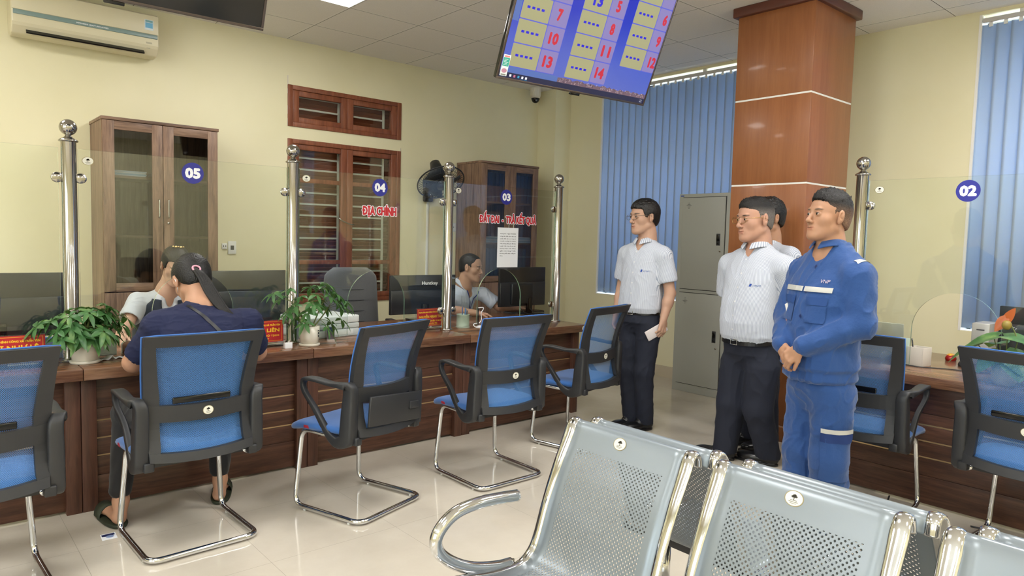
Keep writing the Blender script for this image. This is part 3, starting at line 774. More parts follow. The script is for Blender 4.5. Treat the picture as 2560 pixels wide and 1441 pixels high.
b.add([(.012, .30, Z0 + .00005), (.05, .30, Z0 + .00005), (.05, .635, Z0 + .00005), (.012, .635, Z0 + .00005)], [(0, 1, 2, 3)], 0)
rr = random.Random(5)
pts = [(.40, .040)]; x = .40
while x < 1.098: pts.append((x, .058 + rr.uniform(0, .012))); x += .018
pts += [(1.098, .066), (1.098, .040)]
b.add([(x, y, Z0 + .0003) for x, y in pts], [tuple(range(len(pts)))], 1)
for i in range(150):
    x = rr.uniform(.41, 1.09); y = rr.uniform(.042, .062); wv = rr.uniform(.002, .006)
    b.add([(x, y, Z0 + .0006), (x + wv, y + .002, Z0 + .0006), (x + wv * .4, y + .009, Z0 + .0006)], [(0, 1, 2)], rr.choice((2, 3, 3)))
b.add([(.010, .012, Z0 + .0007), (1.1, .012, Z0 + .0007), (1.1, .0405, Z0 + .0007), (.010, .0405, Z0 + .0007)], [(0, 1, 2, 3)], 2)
b.build('desktop_strip', [s_sky, s_rock, s_dark, emis('screen_rock_light', (190, 168, 174), .8)], t1)
b = MB()
for i, x in enumerate((.085, .112, .139, .165, .190)):
    b.box(x - .006, x + .006, .020, .032, Z0 + .0008, Z0 + .0012, mi=(0, 1, 2, 0, 0)[i])
    if i > 2: b.box(x - .010, x + .010, .0145, .0158, Z0 + .0008, Z0 + .0012, mi=2)
put_text(b, '09:21', Matrix.Translation((1.075, .031, Z0 + .0009)), .018, .005, 0, 0); put_text(b, '30/06', Matrix.Translation((1.075, .021, Z0 + .0009)), .02, .005, 0, 0)
b.build('taskbar_icons', [s_white, emis('ico_pink', (220, 120, 150)), emis('ico_teal', (60, 170, 210))], t1)
b = MB(); b.box(.016, .060, .018, .127, Z0 + .001, Z0 + .0016, mi=0); b.box(.018, .058, .068, .112, Z0 + .0016, Z0 + .0018, mi=1); b.box(.022, .054, .114, .122, Z0 + .0016, Z0 + .0018, mi=2)
b.prism([(.038 + .017 * math.cos(q), .045 + .012 * math.sin(q)) for q in [2 * PI * i / 16 for i in range(16)]], Z0 + .0016, Z0 + .0018, 'Z', 3)
for i in range(5): b.box(.024, .024 + (.026, .02, .028, .018, .024)[i], .074 + i * .007, .076 + i * .007, Z0 + .0018, Z0 + .002, mi=0)
b.box(.022, .054, .021, .028, Z0 + .0016, Z0 + .0018, mi=4)
b.build('energy_label', [mat('sticker_white', (214, 222, 222), .5), mat('sticker_teal', (40, 150, 132), .5), mat('sticker_pink', (214, 120, 120), .5), mat('sticker_gray', (170, 120, 140), .5), mat('sticker_dark', (120, 120, 110), .5)], t1)
# ================================================================ VISITOR CHAIRS
seat_blue = mat('seat_blue', (36, 90, 158), 0.8, sheen=.3, bump=.15, bscale=420)
frame_black = mat('frame_black', (40, 41, 44), 0.45, bump=.04, bscale=500)
mesh_m = mat('blue_mesh', (74, 124, 184), .7); m = mesh_m
tc = N(m, 'ShaderNodeTexCoord'); sp = N(m, 'ShaderNodeSeparateXYZ'); L(m, tc.outputs['Object'], sp.inputs[0])
def _w(c, k, ph=0.0): return math_(m, 'SINE', math_(m, 'ADD', math_(m, 'MULTIPLY', c, k), ph))
a_ = math_(m, 'MULTIPLY', _w(sp.outputs[0], 2 * PI / .0062), _w(sp.outputs[2], 2 * PI / .0076))
hole = math_(m, 'GREATER_THAN', a_, .02)
tr = N(m, 'ShaderNodeBsdfTransparent'); mxs = N(m, 'ShaderNodeMixShader'); L(m, math_(m, 'MULTIPLY', hole, .82), mxs.inputs[0]); L(m, P(m).outputs[0], mxs.inputs[1]); L(m, tr.outputs[0], mxs.inputs[2])
L(m, mxs.outputs[0], m.node_tree.nodes['Material Output'].inputs['Surface'])

def make_chair():
    t = thing('visitor_chair', '', 'chair', group='blue mesh visitor chairs')
    # base: closed chrome sled, rising at the front
    pts = [(-.10, -.20, .40), (-.205, .215, .405), (-.225, .21, .016), (-.225, -.225, .016), (.225, -.225, .016), (.225, .21, .016), (.205, .215, .405), (.10, -.20, .40)]
    pts = [(-.20, -.16, .395), (-.20, .20, .405), (-.228, .222, .018), (-.228, -.222, .018), (.228, -.222, .018), (.228, .222, .018), (.20, .20, .405), (.20, -.16, .395)]
    b = MB(); b.tube(fillet(pts, .06, 6), .0125, 12)
    b.build('sled_base', chrome, t)
    for x in (-.228, .228):
        for y in (-.15, .15): MB().lathe([(.007, 0), (.008, .008)], 8, (x, y, -.001)).build('foot_pad', white_plastic, t)
    b = MB(); b.box(-.21, .21, -.02, .02, .392, .410); b.box(-.21, .21, -.15, -.11, .388, .408); b.build('seat_bracket', frame_black, t)
    # seat: padded, waterfall front
    rings = []
    for i in range(15):
        q = i / 14; y = -.170 + .46 * q
        wd = .235 + .018 * math.sin(q * PI) - (.05 * ((q - .82) / .18) ** 2 if q > .82 else 0) - (.03 * ((.12 - q) / .12) ** 2 if q < .12 else 0)
        zt = .462 + .012 * math.cos((q - .3) * 3) - (.040 * ((q - .72) / .28) ** 2 if q > .72 else 0); th = .062 - (.022 * ((q - .8) / .2) ** 2 if q > .8 else 0) - (.03 * ((.1 - q) / .1) ** 2 if q < .1 else 0)
        ring = []
        for j in range(24):
            a = 2 * PI * j / 24; c, s_ = math.cos(a), math.sin(a)
            e = .5; cx = math.copysign(abs(c) ** e, c); cz = math.copysign(abs(s_) ** .7, s_)
            dip = -.010 * (1 - abs(cx) ** 2) if s_ > 0 else 0
            ring.append(Vector((wd * cx, y, zt - th / 2 + th / 2 * cz + dip)))
        rings.append(ring)
    b = MB(); b.loft(rings); st = b.build('seat', seat_blue, t)
    b = MB(); b.box(-.252, -.248, .10, .135, .428, .442, .001); b.build('tag', mat('tag_red', (150, 30, 50), .6), st)
    # backrest: frame outline in (x,z), curved in y
    def yb(x, z):
        q = (z - .40) / .56
        base = -.185 + .055 * math.sin(min(max(q, 0), 1) * PI) * .9 - .085 * max(q - .25, 0) ** 1.2
        return base - .045 * (1 - (x / .25) ** 2) * (1 - .55 * q)      # bowed around the sitter
    def half(z): q = (z - .40) / .56; return .213 + .034 * q ** 1.3
    zl, zh = .425, .95
    def strip(pa, pb, wx, th=.018, n=10, name=None):
        pass
    b = MB()
    # side members
    for s in (-1, 1):
        rings = []
        for i in range(13):
            z = zl + (zh - zl) * i / 12; w_ = (.026 + .010 * (1 - abs(2 * i / 12 - 1))) * (1 if i > 0 else .75); xo = s * half(z); xi = s * (half(z) - 2 * w_ * .8); yo = yb(xo, z); yi = yb(xi, z)
            rings.append([Vector((xo, yo + .012, z)), Vector((xo, yo - .012, z)), Vector((xi, yi - .012, z)), Vector((xi, yi + .012, z))] if s > 0 else [Vector((xi, yi + .012, z)), Vector((xi, yi - .012, z)), Vector((xo, yo - .012, z)), Vector((xo, yo + .012, z))])
        b.loft(rings, smooth=False)
    # cross members: top, lumbar, bottom
    for z0, z1, dip in ((.905, .952, 0), (.588, .658, .012), (.425, .462, .012)):
        rings = []
        for i in range(17):
            x0_ = -1 + 2 * i / 16; zz = (z0 + z1) / 2; x = x0_ * (half(zz) - .002); dz = -dip * (1 - x0_ ** 2)
            y = yb(x, zz); rings.append([Vector((x, yb(x, z0) - .014, z0 + dz)), Vector((x, yb(x, z0) + .010, z0 + dz)), Vector((x, yb(x, z1) + .010, z1 + dz)), Vector((x, yb(x, z1) - .014, z1 + dz))])
        b.loft(rings, smooth=False)
    b.build('back_frame', frame_black, t)
    # mesh cloth
    b = MB(); nx, nz = 20, 24; vs = []
    for k in range(nz + 1):
        z = .44 + (.945 - .44) * k / nz
        for i in range(nx + 1):
            x = (-1 + 2 * i / nx) * (half(z) - .004); vs.append((x, yb(x, z) + .0165, z))
    fs = [(k * (nx + 1) + i, k * (nx + 1) + i + 1, (k + 1) * (nx + 1) + i + 1, (k + 1) * (nx + 1) + i) for k in range(nz) for i in range(nx)]
    b.add(vs, fs, smooth=True); b.build('mesh_back', mesh_m, t)
    # blue piping round the mesh edge
    b = MB(); pp = []
    for i in range(9): z = .47 + (.95 - .47) * i / 8; pp.append((-half(z) - .001, yb(half(z), z) + .014, z))
    for i in range(1, 9): x = half(.95) * (-1 + 2 * i / 9); pp.append((x, yb(x, .952) + .012, .954))
    for i in range(9): z = .95 - (.95 - .47) * i / 8; pp.append((half(z) + .001, yb(half(z), z) + .014, z))
    b.tube(pp, .004, 6); b.build('piping', mat('piping_blue', (56, 104, 176), .7), t)
    # lumbar pad slot and badge
    MB().box(-.12, .12, yb(0, .668) - .004, yb(0, .668) + .006, .655, .682, .004).build('lumbar_pad', gloss_black, t)
    zc_ = .614; badge(t, Matrix.Translation((.02, yb(0, zc_) - .0155, zc_)) @ Matrix.Rotation(R(90), 4, 'X'), .046, .040)
    # armrests: closed loop on each side
    for s in (-1, 1):
        lp = [(-.150, .415), (-.158, .54), (-.165, .655), (-.150, .672), (-.06, .672), (.04, .681), (.105, .678), (.130, .655), (.118, .610), (.07, .53), (.0, .445), (-.05, .405), (-.10, .392)]
        wr = [.030, .028, .026, .024, .024, .027, .024, .014, .012, .012, .014, .020, .028]     # half width across x
        hr = [.040, .036, .030, .016, .009, .009, .010, .011, .012, .013, .016, .022, .028]     # half thickness in plane
        P3 = catmull([(s * (.258 if 2 < i < 9 else .238), y, z) for i, (y, z) in enumerate(lp + lp[:1])], 4)
        def interp(a): return [a[i // 4 % len(a)] * (1 - (i % 4) / 4) + a[(i // 4 + 1) % len(a)] * (i % 4) / 4 for i in range(len(P3) - 1)]
        W_, H_ = interp(wr), interp(hr); P3 = P3[:-1]
        b = MB(); n = len(P3); rings = []
        for i in range(n):
            tg = (P3[(i + 1) % n] - P3[i - 1]).normalized(); nr = Vector((1, 0, 0)).cross(tg).normalized()
            ring = []
            for j in range(12):
                a = 2 * PI * (j + .5) / 12; c, q = math.cos(a), math.sin(a); e = .34
                ring.append(P3[i] + Vector((1, 0, 0)) * W_[i] * math.copysign(abs(c) ** e, c) + nr * H_[i] * math.copysign(abs(q) ** e, q))
            rings.append(ring)
        b.loft(rings, loop=True); b.build('armrest', frame_black, t)
        MB().box(s * .215 - .02, s * .215 + .02, -.20, -.06, .385, .425, .006).build('arm_bracket', frame_black, t)
    return t
ch0 = make_chair()
spots = [(.152, 3.188, 3, 'empty blue mesh visitor chair at the far left edge'),
         (.933, 3.274, 2, 'blue mesh visitor chair on which the woman in navy sits'),
         (1.731, 3.158, 17.9, 'empty blue mesh visitor chair turned left before counter 04, lower back panel loose'),
         (2.545, 3.105, 0, 'empty blue mesh visitor chair in front of counter 03, left of the sideways one'),
         (3.447, 3.262, 12, 'blue mesh visitor chair ending the left row, beside the standing man'),
         (3.81, 1.53, -87, 'blue mesh visitor chair half hidden behind the man in blue coveralls'),
         (3.77, .77, -94, 'blue mesh visitor chair cut by the right edge, in front of counter 02')]
chairs = []
for i, (x, y, a, lb) in enumerate(spots):
    if i == 0: c = ch0; c.location = (x, y, 0); c.rotation_euler = (0, 0, R(a)); c['label'] = lb
    else: c = dup(ch0, (x, y, 0), R(a), lb, skip=('badge', 'lumbar_pad') if i == 2 else ('lumbar_pad',) if i in (3, 4) else ())
    chairs.append(c)
b = MB(); b.box(-.185, .195, -.008, .006, 0, .145, .004, M=Matrix.Translation((0, -.225, .455)) @ Matrix.Rotation(R(5), 4, 'Y'))
b.box(.10, .17, -.016, -.004, .06, .10, .003, M=Matrix.Translation((0, -.225, .455)) @ Matrix.Rotation(R(5), 4, 'Y'))
o = b.build('loose_panel', frame_black, chairs[2])

# ================================================================ WAITING BENCH
bench_m = mat('bench_gray', (134, 143, 150), .3, .3, spec=.55); m = bench_m
uvn = N(m, 'ShaderNodeUVMap'); sp = N(m, 'ShaderNodeSeparateXYZ'); L(m, uvn.outputs['UV'], sp.inputs[0])
def grid_holes(ox, oy, pitch, r):
    def cell(c, o): return math_(m, 'SUBTRACT', math_(m, 'FRACT', math_(m, 'DIVIDE', math_(m, 'ADD', c, o + 10 * pitch), pitch)), .5)
    x = cell(sp.outputs[0], ox); y = cell(sp.outputs[1], oy)
    return math_(m, 'LESS_THAN', math_(m, 'ADD', math_(m, 'MULTIPLY', x, x), math_(m, 'MULTIPLY', y, y)), (r / pitch) ** 2)
pt = .0150
h = math_(m, 'MAXIMUM', grid_holes(0, 0, pt, .0030), grid_holes(pt / 2, pt / 2, pt, .0030))
ins = math_(m, 'MULTIPLY', math_(m, 'GREATER_THAN', sp.outputs[0], .052), math_(m, 'LESS_THAN', sp.outputs[0], .395))
ins = math_(m, 'MULTIPLY', ins, math_(m, 'MULTIPLY', math_(m, 'GREATER_THAN', sp.outputs[1], .150), math_(m, 'LESS_THAN', sp.outputs[1], .86)))
tr = N(m, 'ShaderNodeBsdfTransparent'); mxs = N(m, 'ShaderNodeMixShader'); L(m, math_(m, 'MULTIPLY', h, ins), mxs.inputs[0]); L(m, P(m).outputs[0], mxs.inputs[1]); L(m, tr.outputs[0], mxs.inputs[2])
L(m, mxs.outputs[0], m.node_tree.nodes['Material Output'].inputs['Surface'])
bench_back = mat('bench_gray_plain', (134, 143, 150), .3, .3, spec=.55)
# seat profile in (depth d, height z): from the rear lip over the back down to the front edge of the seat; the sitter faces +d
prof = catmull([(-.062, 0, .735), (-.055, 0, .768), (-.036, 0, .779), (-.018, 0, .765), (.006, 0, .715), (.050, 0, .628), (.096, 0, .520), (.130, 0, .420), (.158, 0, .372), (.205, 0, .345), (.30, 0, .346), (.42, 0, .366), (.50, 0, .374), (.54, 0, .364), (.552, 0, .342)], 5)
prof = [(p_.x, p_.z) for p_ in prof]
def make_bench(loc, rz, label, n=3, pitch=.567, badges=True):
    """local x = along the bench (sitter's right to left), local -y = facing direction"""
    t = thing('waiting_bench', label, 'bench', loc, rz, 'perforated grey metal waiting benches')
    SW = .452
    for k in range(n):
        x0 = k * pitch + .018
        b = MB(); me_v = []; uv = []; s_len = 0; last = None; nx = 10
        for (d_, z_) in prof:
            if last: s_len += math.hypot(d_ - last[0], z_ - last[1])
            last = (d_, z_)
            for i in range(nx + 1): me_v.append((x0 + SW * i / nx, -d_, z_)); uv.append((SW * i / nx, s_len))
        np_ = len(prof); fs = [(r_ * (nx + 1) + i, r_ * (nx + 1) + i + 1, (r_ + 1) * (nx + 1) + i + 1, (r_ + 1) * (nx + 1) + i) for r_ in range(np_ - 1) for i in range(nx)]
        me = bpy.data.meshes.new('seat'); me.from_pydata(me_v, [], fs); ul = me.uv_layers.new(name='UVMap')
        for pl_ in me.polygons:
            pl_.use_smooth = True
            for li in pl_.loop_indices: ul.data[li].uv = uv[me.loops[li].vertex_index]
        me.materials.append(bench_m); o = bpy.data.objects.new('seat', me); COL.objects.link(o); o.parent = t
        sd = o.modifiers.new('thickness', 'SOLIDIFY'); sd.thickness = .0022; sd.offset = -1
        # chrome side frames
        for s, xx in ((0, x0 - .006), (1, x0 + SW + .006)):
            pf = [Vector((xx, -d_, z_)) for d_, z_ in prof]
            fr = MB(); rings = []; m_ = len(pf)
            for i in range(m_):
                tg = (pf[min(i + 1, m_ - 1)] - pf[max(i - 1, 0)]).normalized(); nr = Vector((1, 0, 0)).cross(tg).normalized(); ring = []
                wv = .0165 + .007 * max(0, 1 - abs(i - 18) / 12)
                for j in range(12):
                    a = 2 * PI * j / 12; c, q = math.cos(a), math.sin(a)
                    ring.append(pf[i] + Vector((1, 0, 0)) * wv * c + nr * .008 * q)
                rings.append(ring)
            fr.loft(rings); fr.build('side_frame', chrome, t)
        if badges:
            i = 17; d_, z_ = prof[i]; d2, z2 = prof[i + 1]
            tg = Vector((0, -(d2 - d_), z2 - z_)).normalized(); M_ = frame((x0 + .212, -d_ - .001, z_), (1, 0, 0), -tg)
            badge(t, Matrix.Translation(M_.to_3x3() @ Vector((0, 0, .0015))) @ M_, .050, .040)
    # beam and legs
    Ltot = n * pitch
    MB().box(-.03, Ltot + .01, -.34, -.28, .275, .315, .004).build('beam', frame_black, t)
    for k in range(n + 1):
        xx = k * pitch - .02; MB().box(xx - .004, xx + .004, -.42, -.20, .30, .350).build('seat_bracket', chrome, t)
    for xx in (.12, Ltot - .14):
        b = MB(); b.tube(fillet([(xx, -.50, .022), (xx, -.30, .055), (xx, -.10, .022)], .05), .02, 12); b.tube([(xx, -.30, .06), (xx, -.30, .28)], .022, 12)
        b.build('leg', chrome, t)
    # arm rests at both ends
    for xx in (-.012, Ltot - .012):
        ap = catmull([(xx, -.20, .560), (xx, -.28, .568), (xx, -.36, .572), (xx, -.437, .563), (xx, -.488, .534), (xx, -.512, .493), (xx, -.493, .448), (xx, -.44, .405), (xx, -.37, .371), (xx, -.28, .348), (xx, -.22, .342)], 6)
        b = MB(); b.tube(ap, .0195, 16); b.build('armrest', chrome, t)
    return t
bA = R(-90.2)
make_bench((1.655, 1.615, 0), bA, 'perforated grey metal bench in the foreground, the row facing left')
ux, uy = math.cos(bA), math.sin(bA)
make_bench((1.655 - uy * .135 + ux * 1.665, 1.615 + ux * .135 + uy * 1.665, 0), bA + PI, 'perforated grey metal bench back to back behind the foreground row', badges=False)
# ================================================================ THINGS ON THE COUNTERS
mon_back = mat('monitor_back', (26, 29, 33), .3); mon_panel = mat('monitor_panel', (40, 44, 50), .25)
def monitor(x, y, label, W, z0, z1, rz=0, logo=None, box=True, stand_x=0.0):
    """flat monitor seen from its back; the origin is under its centre"""
    t = thing('computer_monitor', label, 'monitor', (x, y, CT), rz, 'computer monitors on the counters'); a, c = z0 - CT, z1 - CT
    MB().box(-W / 2, W / 2, -.010, .012, a, c, .003).build('panel', mon_back, t)
    MB().box(-W / 2 + .008, W / 2 - .008, .011, .0135, a + .02, c - .008).build('screen', gloss_black, t)
    MB().box(-W / 2 + .004, W / 2 - .004, -.018, -.009, a + .003, a + (c - a) * .62, .004).build('rear_cover', mon_panel, t)
    if box: MB().box(-W * .28, W * .18, -.040, -.017, a + .02, a + .20, .008).build('electronics_box', mon_back, t)
    MB().box(stand_x - .028, stand_x + .028, -.045, -.016, .008, a + .08, .004).build('stand_neck', gloss_black, t)
    MB().box(stand_x - .11, stand_x + .11, -.12, .09, 0, .010, .004).build('stand_base', gloss_black, t)
    if logo:
        b = MB(); put_text(b, logo, Matrix.Translation((.055, -.0105 if not box else -.0105, a + (c - a) * .78)) @ Matrix.Rotation(R(90), 4, 'X'), .150, .036, .0014); b.build('lettering', white_decal, t)
        MB().box(-.02, .03, -.0195, -.0175, a + .03, a + .042).build('port_label', white_decal, t)
    return t
monitor(.354, 4.50, 'wide black monitor at the far left, behind the leftmost red name sign', .58, .79, 1.133, box=False)
monitor(1.60, 4.50, 'wide black monitor behind the 05 glass, right of the female clerk', .60, .79, 1.133, box=False)
monitor(3.085, 4.63, 'black monitor with white brand lettering, behind the 04 glass', .60, .77, 1.075, R(-2), 'Huntkey', box=False)
monitor(4.125, 4.62, 'black monitor in front of the male clerk, behind the 03 glass', .54, .785, 1.130, 0, stand_x=.06)
monitor(4.85, .93, 'black monitor at the right edge, behind the plant with the orange bloom', .56, .80, 1.06, R(-90), box=False)
t = thing('computer_case', 'small silver computer case beside the monitor at the right edge', 'computer', (4.80, 1.262, CT))
MB().box(-.10, .10, -.045, .045, 0, .24, .004).build('case', mat('silver_case', (176, 174, 170), .35, .3), t)
b = MB(); b.box(-.102, -.099, -.02, .02, .20, .206); b.build('front_slot', dark_ink, t)
# cable of monitor 03
tag(MB().tube(catmull([(4.06, 4.575, .85), (4.03, 4.54, .80), (4.06, 4.52, .745), (4.13, 4.50, .723), (4.20, 4.54, .723), (4.18, 4.566, .76)], 6), .003, 6).build('monitor_cable', black_plastic), 'thin black cable hanging below the monitor behind the 03 glass', 'cable')

# printer behind glass 04
t = thing('printer', 'white desktop printer behind the potted plant at the 04 glass', 'printer', (2.035, 4.30, CT), R(8))
pw = mat('printer_white', (216, 222, 222), .35); pg = mat('printer_gray', (196, 204, 204), .35)
b = MB(); b.box(-.19, .19, -.20, .14, .0, .05, .006); b.build('base', pg, t)
b = MB(); b.box(-.19, .19, -.20, .14, .052, .085, .006); b.build('middle', pg, t)
b = MB(); b.box(-.19, .19, -.20, .14, .087, .135, .008); b.build('lid', pw, t)
MB().box(-.14, .14, -.203, -.199, .012, .046, .002).build('paper_tray', pw, t)
MB().box(-.185, .185, -.19, .13, -.0, .004).build('foot', gloss_black, t)

# laptop and things on counter 02
t = thing('laptop', 'open silver laptop seen from behind, on counter 02', 'laptop', (4.46, 1.74, CT), R(-90))
sv = mat('laptop_silver', (178, 176, 160), .35, .3)
MB().box(-.165, .165, -.02, .21, 0, .016, .003).build('base', sv, t)
b = MB(Matrix.Translation((0, -.02, .012)) @ Matrix.Rotation(R(8), 4, 'X')); b.box(-.17, .17, -.008, 0, 0, .212, .003); b.build('lid', sv, t)
b = MB(Matrix.Translation((0, -.02, .012)) @ Matrix.Rotation(R(8), 4, 'X')); b.box(-.02, .02, -.0092, -.008, .178, .186); b.build('mark', dark_ink, t)
t = thing('pen_box', 'square off-white pen box on counter 02', 'pen holder', (4.36, 1.462, CT), R(-10))
pb = mat('penbox_white', (206, 198, 188), .5)
b = MB()
b.box(-.045, .045, -.045, -.041, 0, .105, .001); b.box(-.045, .045, .041, .045, 0, .105, .001); b.box(-.045, -.041, -.041, .041, 0, .105, .001); b.box(.041, .045, -.041, .041, 0, .105, .001); b.box(-.041, .041, -.041, .041, 0, .004)
b.build('box', pb, t); MB().box(-.002, .002, -.041, .041, .004, .10).build('divider', pb, t)
b = MB(); b.tube([(4.342, 1.478, CT + .006), (4.322, 1.492, CT + .152)], .004, 8); tag(b.build('pencil', gloss_black), 'black pencil standing in the off-white pen box', 'pencil')
t = thing('document_stand', 'pale green upright document stand beside the off-white pen box', 'stand', (4.33, 1.545, CT), R(-90))
MB().box(-.03, .03, 0, .006, 0, .15, .003, M=Matrix.Rotation(R(-10), 4, 'X')).build('plate', mat('pale_green', (180, 192, 180), .4), t)
MB().box(-.03, .03, -.01, .06, 0, .006, .002).build('foot', mat('pale_green', (180, 192, 180), .4), t)
t = thing('computer_mouse', 'small red computer mouse with a yellow flame pattern on counter 02', 'computer mouse', (4.73, 1.412, CT), R(100))
b = MB(); b.sphere((0, 0, .012), .05, 20, 12, sc=(.62, 1, .52)); b.build('body', mat('mouse_red', (150, 20, 18), .15), t)
b = MB(); b.sphere((0, -.004, .0165), .042, 16, 10, sc=(.66, .95, .60)); b.sphere((0, .02, .020), .018, 12, 8, sc=(.8, 1.0, 1.2)); b.build('flame_shell', mat('mouse_yellow', (226, 168, 50), .2), t)
t = thing('computer_mouse', 'black computer mouse on counter 02, right of the red one', 'computer mouse', (4.56, 1.285, CT), R(80))
b = MB(); b.sphere((0, 0, .010), .055, 20, 12, sc=(.6, 1, .5)); b.build('body', black_plastic, t)
b = MB(); b.cyl((-.003, .03, .035), .006, .006, 10, 'X'); b.build('wheel', gloss_black, t)
tag(MB().tube(catmull([(4.30, 1.60, CT + .004), (4.28, 1.52, CT + .004), (4.27, 1.42, CT + .004), (4.33, 1.32, CT + .004), (4.36, 1.2, CT + .004), (4.42, 1.12, CT + .004), (4.55, 1.20, CT + .004)], 6), .003, 6).build('mouse_cable', black_plastic), 'black cable lying on counter 02 behind the chair back', 'cable')

# pen holder, desk pen, name signs
t = thing('pen_cup', 'pale green pen cup behind the 03 glass', 'pen holder', (3.088, 4.105, CT))
pc = mat('cup_green', (172, 184, 168), .35)
b = MB(); b.lathe([(.050, 0), (.052, .003), (.047, .012), (.0465, .092), (.050, .098), (.045, .098), (.0435, .012), (.001, .010)], 28, cap=False); b.build('cup', pc, t)
for i, (dx, dy, cc, nm) in enumerate(((-.006, .0, (34, 70, 130), 'blue'), (.008, -.01, (40, 96, 150), 'light blue'), (.026, .005, (110, 120, 132), 'grey'), (.018, -.014, (60, 66, 80), 'dark grey'))):
    b = MB(); b.tube([(3.088 + dx * .7, 4.105 + dy, CT + .012), (3.088 + dx * 1.3, 4.105 + dy * 1.4, CT + .150 - .008 * i)], .0042, 8)
    tag(b.build('pen', mat('pen_%d' % i, cc, .3)), '%s ballpoint pen standing in the pale green pen cup' % nm, 'pen', 'pens in the pale green cup')
t = thing('desk_pen', 'black desk pen on a white coiled-cord stand beside the pen cup', 'desk pen', (3.182, 4.03, CT), R(0))
b = MB(); b.lathe([(.036, 0), (.036, .003), (.028, .010), (.012, .016), (.001, .017)], 24, (.012, 0, 0)); b.build('stand', white_decal, t)
b = MB(); b.lathe([(.030, .0035), (.030, .0075), (.018, .012)], 24, (.012, 0, 0.001)); b.build('stand_ring', navy_decal, t)
b = MB(); b.tube([(-.010, .0, .022), (-.012, .0, .146)], .0052, 10); b.build('pen', gloss_black, t)
b = MB(); b.tube(catmull([(-.012, 0, .146), (.0, 0, .148), (.034, 0, .147), (.036, .0, .135), (.024, .01, .105), (.028, .01, .06), (.010, .01, .035), (-.035, .01, .03), (-.052, 0, .020), (-.04, -.02, .006), (-.005, -.022, .005)], 6), .0034, 6); b.build('cord', white_decal, t)

sgold = sign_yellow
def name_sign(x, y, rz, label, name, third, phone, W=.32, z0=.026, hgt=.125, first='TRUNG TÂM HÀNH CHÍNH CÔNG XÃ TRẤN YÊN'):
    t = thing('name_sign', label, 'name sign', (x, y, CT), rz, 'red name signs on the counters')
    b = MB(); b.box(-W / 2 - .006, W / 2 + .006, -.005, .005, .010, z0 + hgt + .004, .001); b.box(-W / 2 - .006, W / 2 + .006, -.035, .035, 0, .010, .002); b.build('acrylic_stand', acrylic, t)
    T = Matrix.Translation((0, -.0054, z0 + hgt / 2)) @ Matrix.Rotation(R(90), 4, 'X')
    b = MB(T); b.box(-W / 2, W / 2, -hgt / 2, hgt / 2, 0, .0008); b.build('red_card', red_paint, t)
    b = MB(T); z = .0012; w2, h2 = W / 2 - .008, hgt / 2 - .006
    for q in ((-w2, w2, -h2, -h2 + .0016), (-w2, w2, h2 - .0016, h2), (-w2, -w2 + .0016, -h2, h2), (w2 - .0016, w2, -h2, h2)): b.box(q[0], q[1], q[2], q[3], .0006, z)
    b.build('border', sgold, t)
    I = Matrix.Translation((0, 0, .0012)); b = MB(T)
    put_text(b, first, Matrix.Translation((0, hgt * .31, .0012)), W * .88, hgt * .13, .0007)
    put_text(b, name, Matrix.Translation((W * .44 - W * .44 * min(1, len(name) / 14), hgt * .05, .0012)), W * .84 * min(1, len(name) / 14), hgt * .27, .0012)
    put_text(b, third, Matrix.Translation((W * .14, -hgt * .20, .0012)), W * .56, hgt * .12, .0006)
    put_text(b, phone, Matrix.Translation((W * .05, -hgt * .36, .0012)), W * .38, hgt * .09, .0005)
    b.build('lettering', sgold, t)
    return t
name_sign(.326, 3.955, 0, 'red name sign at the far left, left of the first potted plant', 'INH THỊ NHƯ LÊ', 'TƯ PHÁP', '', W=.32) if False else name_sign(.326, 3.955, R(-1), 'red name sign at the far left, left of the first potted plant', 'INH THỊ NHƯ LÊ', ' ', ' ')
name_sign(1.498, 3.965, R(3), 'red name sign at the 05 glass, right of the woman in navy', 'THỊ LIÊN', 'TƯ PHÁP - HỘ TỊCH', '54 991 787', W=.332)
name_sign(2.815, 4.13, R(4), 'red name sign left of the post between the 04 and 03 glass', 'NGUYỄN MẠNH TẤN', 'CHUYÊN VIÊN  KV. BA NMT', '0944 626 786', W=.245)

# small things: paper cube, folded papers, clear box, white box
t = tag(MB().box(-.022, .022, -.012, .012, 0, .032, .001).build('card_box', paper), 'tiny white card box in front of the red name sign at the 05 glass', 'box'); t.location = (1.643, 3.85, CT); t.rotation_euler = (0, 0, R(4))
def bent_paper(x, y, rz, w_, d_, label, k):
    rr = random.Random(k); n = 8; rings = []
    for i in range(n + 1):
        q = i / n; z = .002 + .022 * math.sin(q * PI * 1.2 + k) ** 2 * (q if k % 2 else 1 - q)
        rings.append([Vector((-w_ / 2 + w_ * q, -d_ / 2, z)), Vector((-w_ / 2 + w_ * q, d_ / 2, z * .7 + .001)), Vector((-w_ / 2 + w_ * q, d_ / 2, z * .7 + .0018)), Vector((-w_ / 2 + w_ * q, -d_ / 2, z + .0008))])
    b = MB(); b.loft(rings); o = b.build('paper_slip', paper); o.location = (x, y, CT); o.rotation_euler = (0, 0, rz); return tag(o, label, 'paper')
bent_paper(.735, 3.965, R(20), .07, .05, 'crumpled white paper slip right of the leftmost potted plant', 1)
bent_paper(.80, 3.985, R(-10), .05, .05, 'folded white paper slip nearer the woman in navy than the other', 2)
t = thing('plastic_box', 'clear plastic box behind the leftmost potted plant', 'box', (.575, 4.00, CT))
b = MB(); b.box(-.025, .025, -.02, .02, 0, .075, .003); b.build('body', acrylic, t); MB().box(-.03, .03, -.024, .024, 0, .012, .004).build('base', acrylic, t)
t = tag(MB().box(-.045, .045, -.02, .02, 0, .098, .003).build('card_stand', mat('pale_stand', (190, 204, 194), .3)), 'pale upright card stand right of the leftmost potted plant', 'card stand'); t.location = (.775, 4.125, CT)
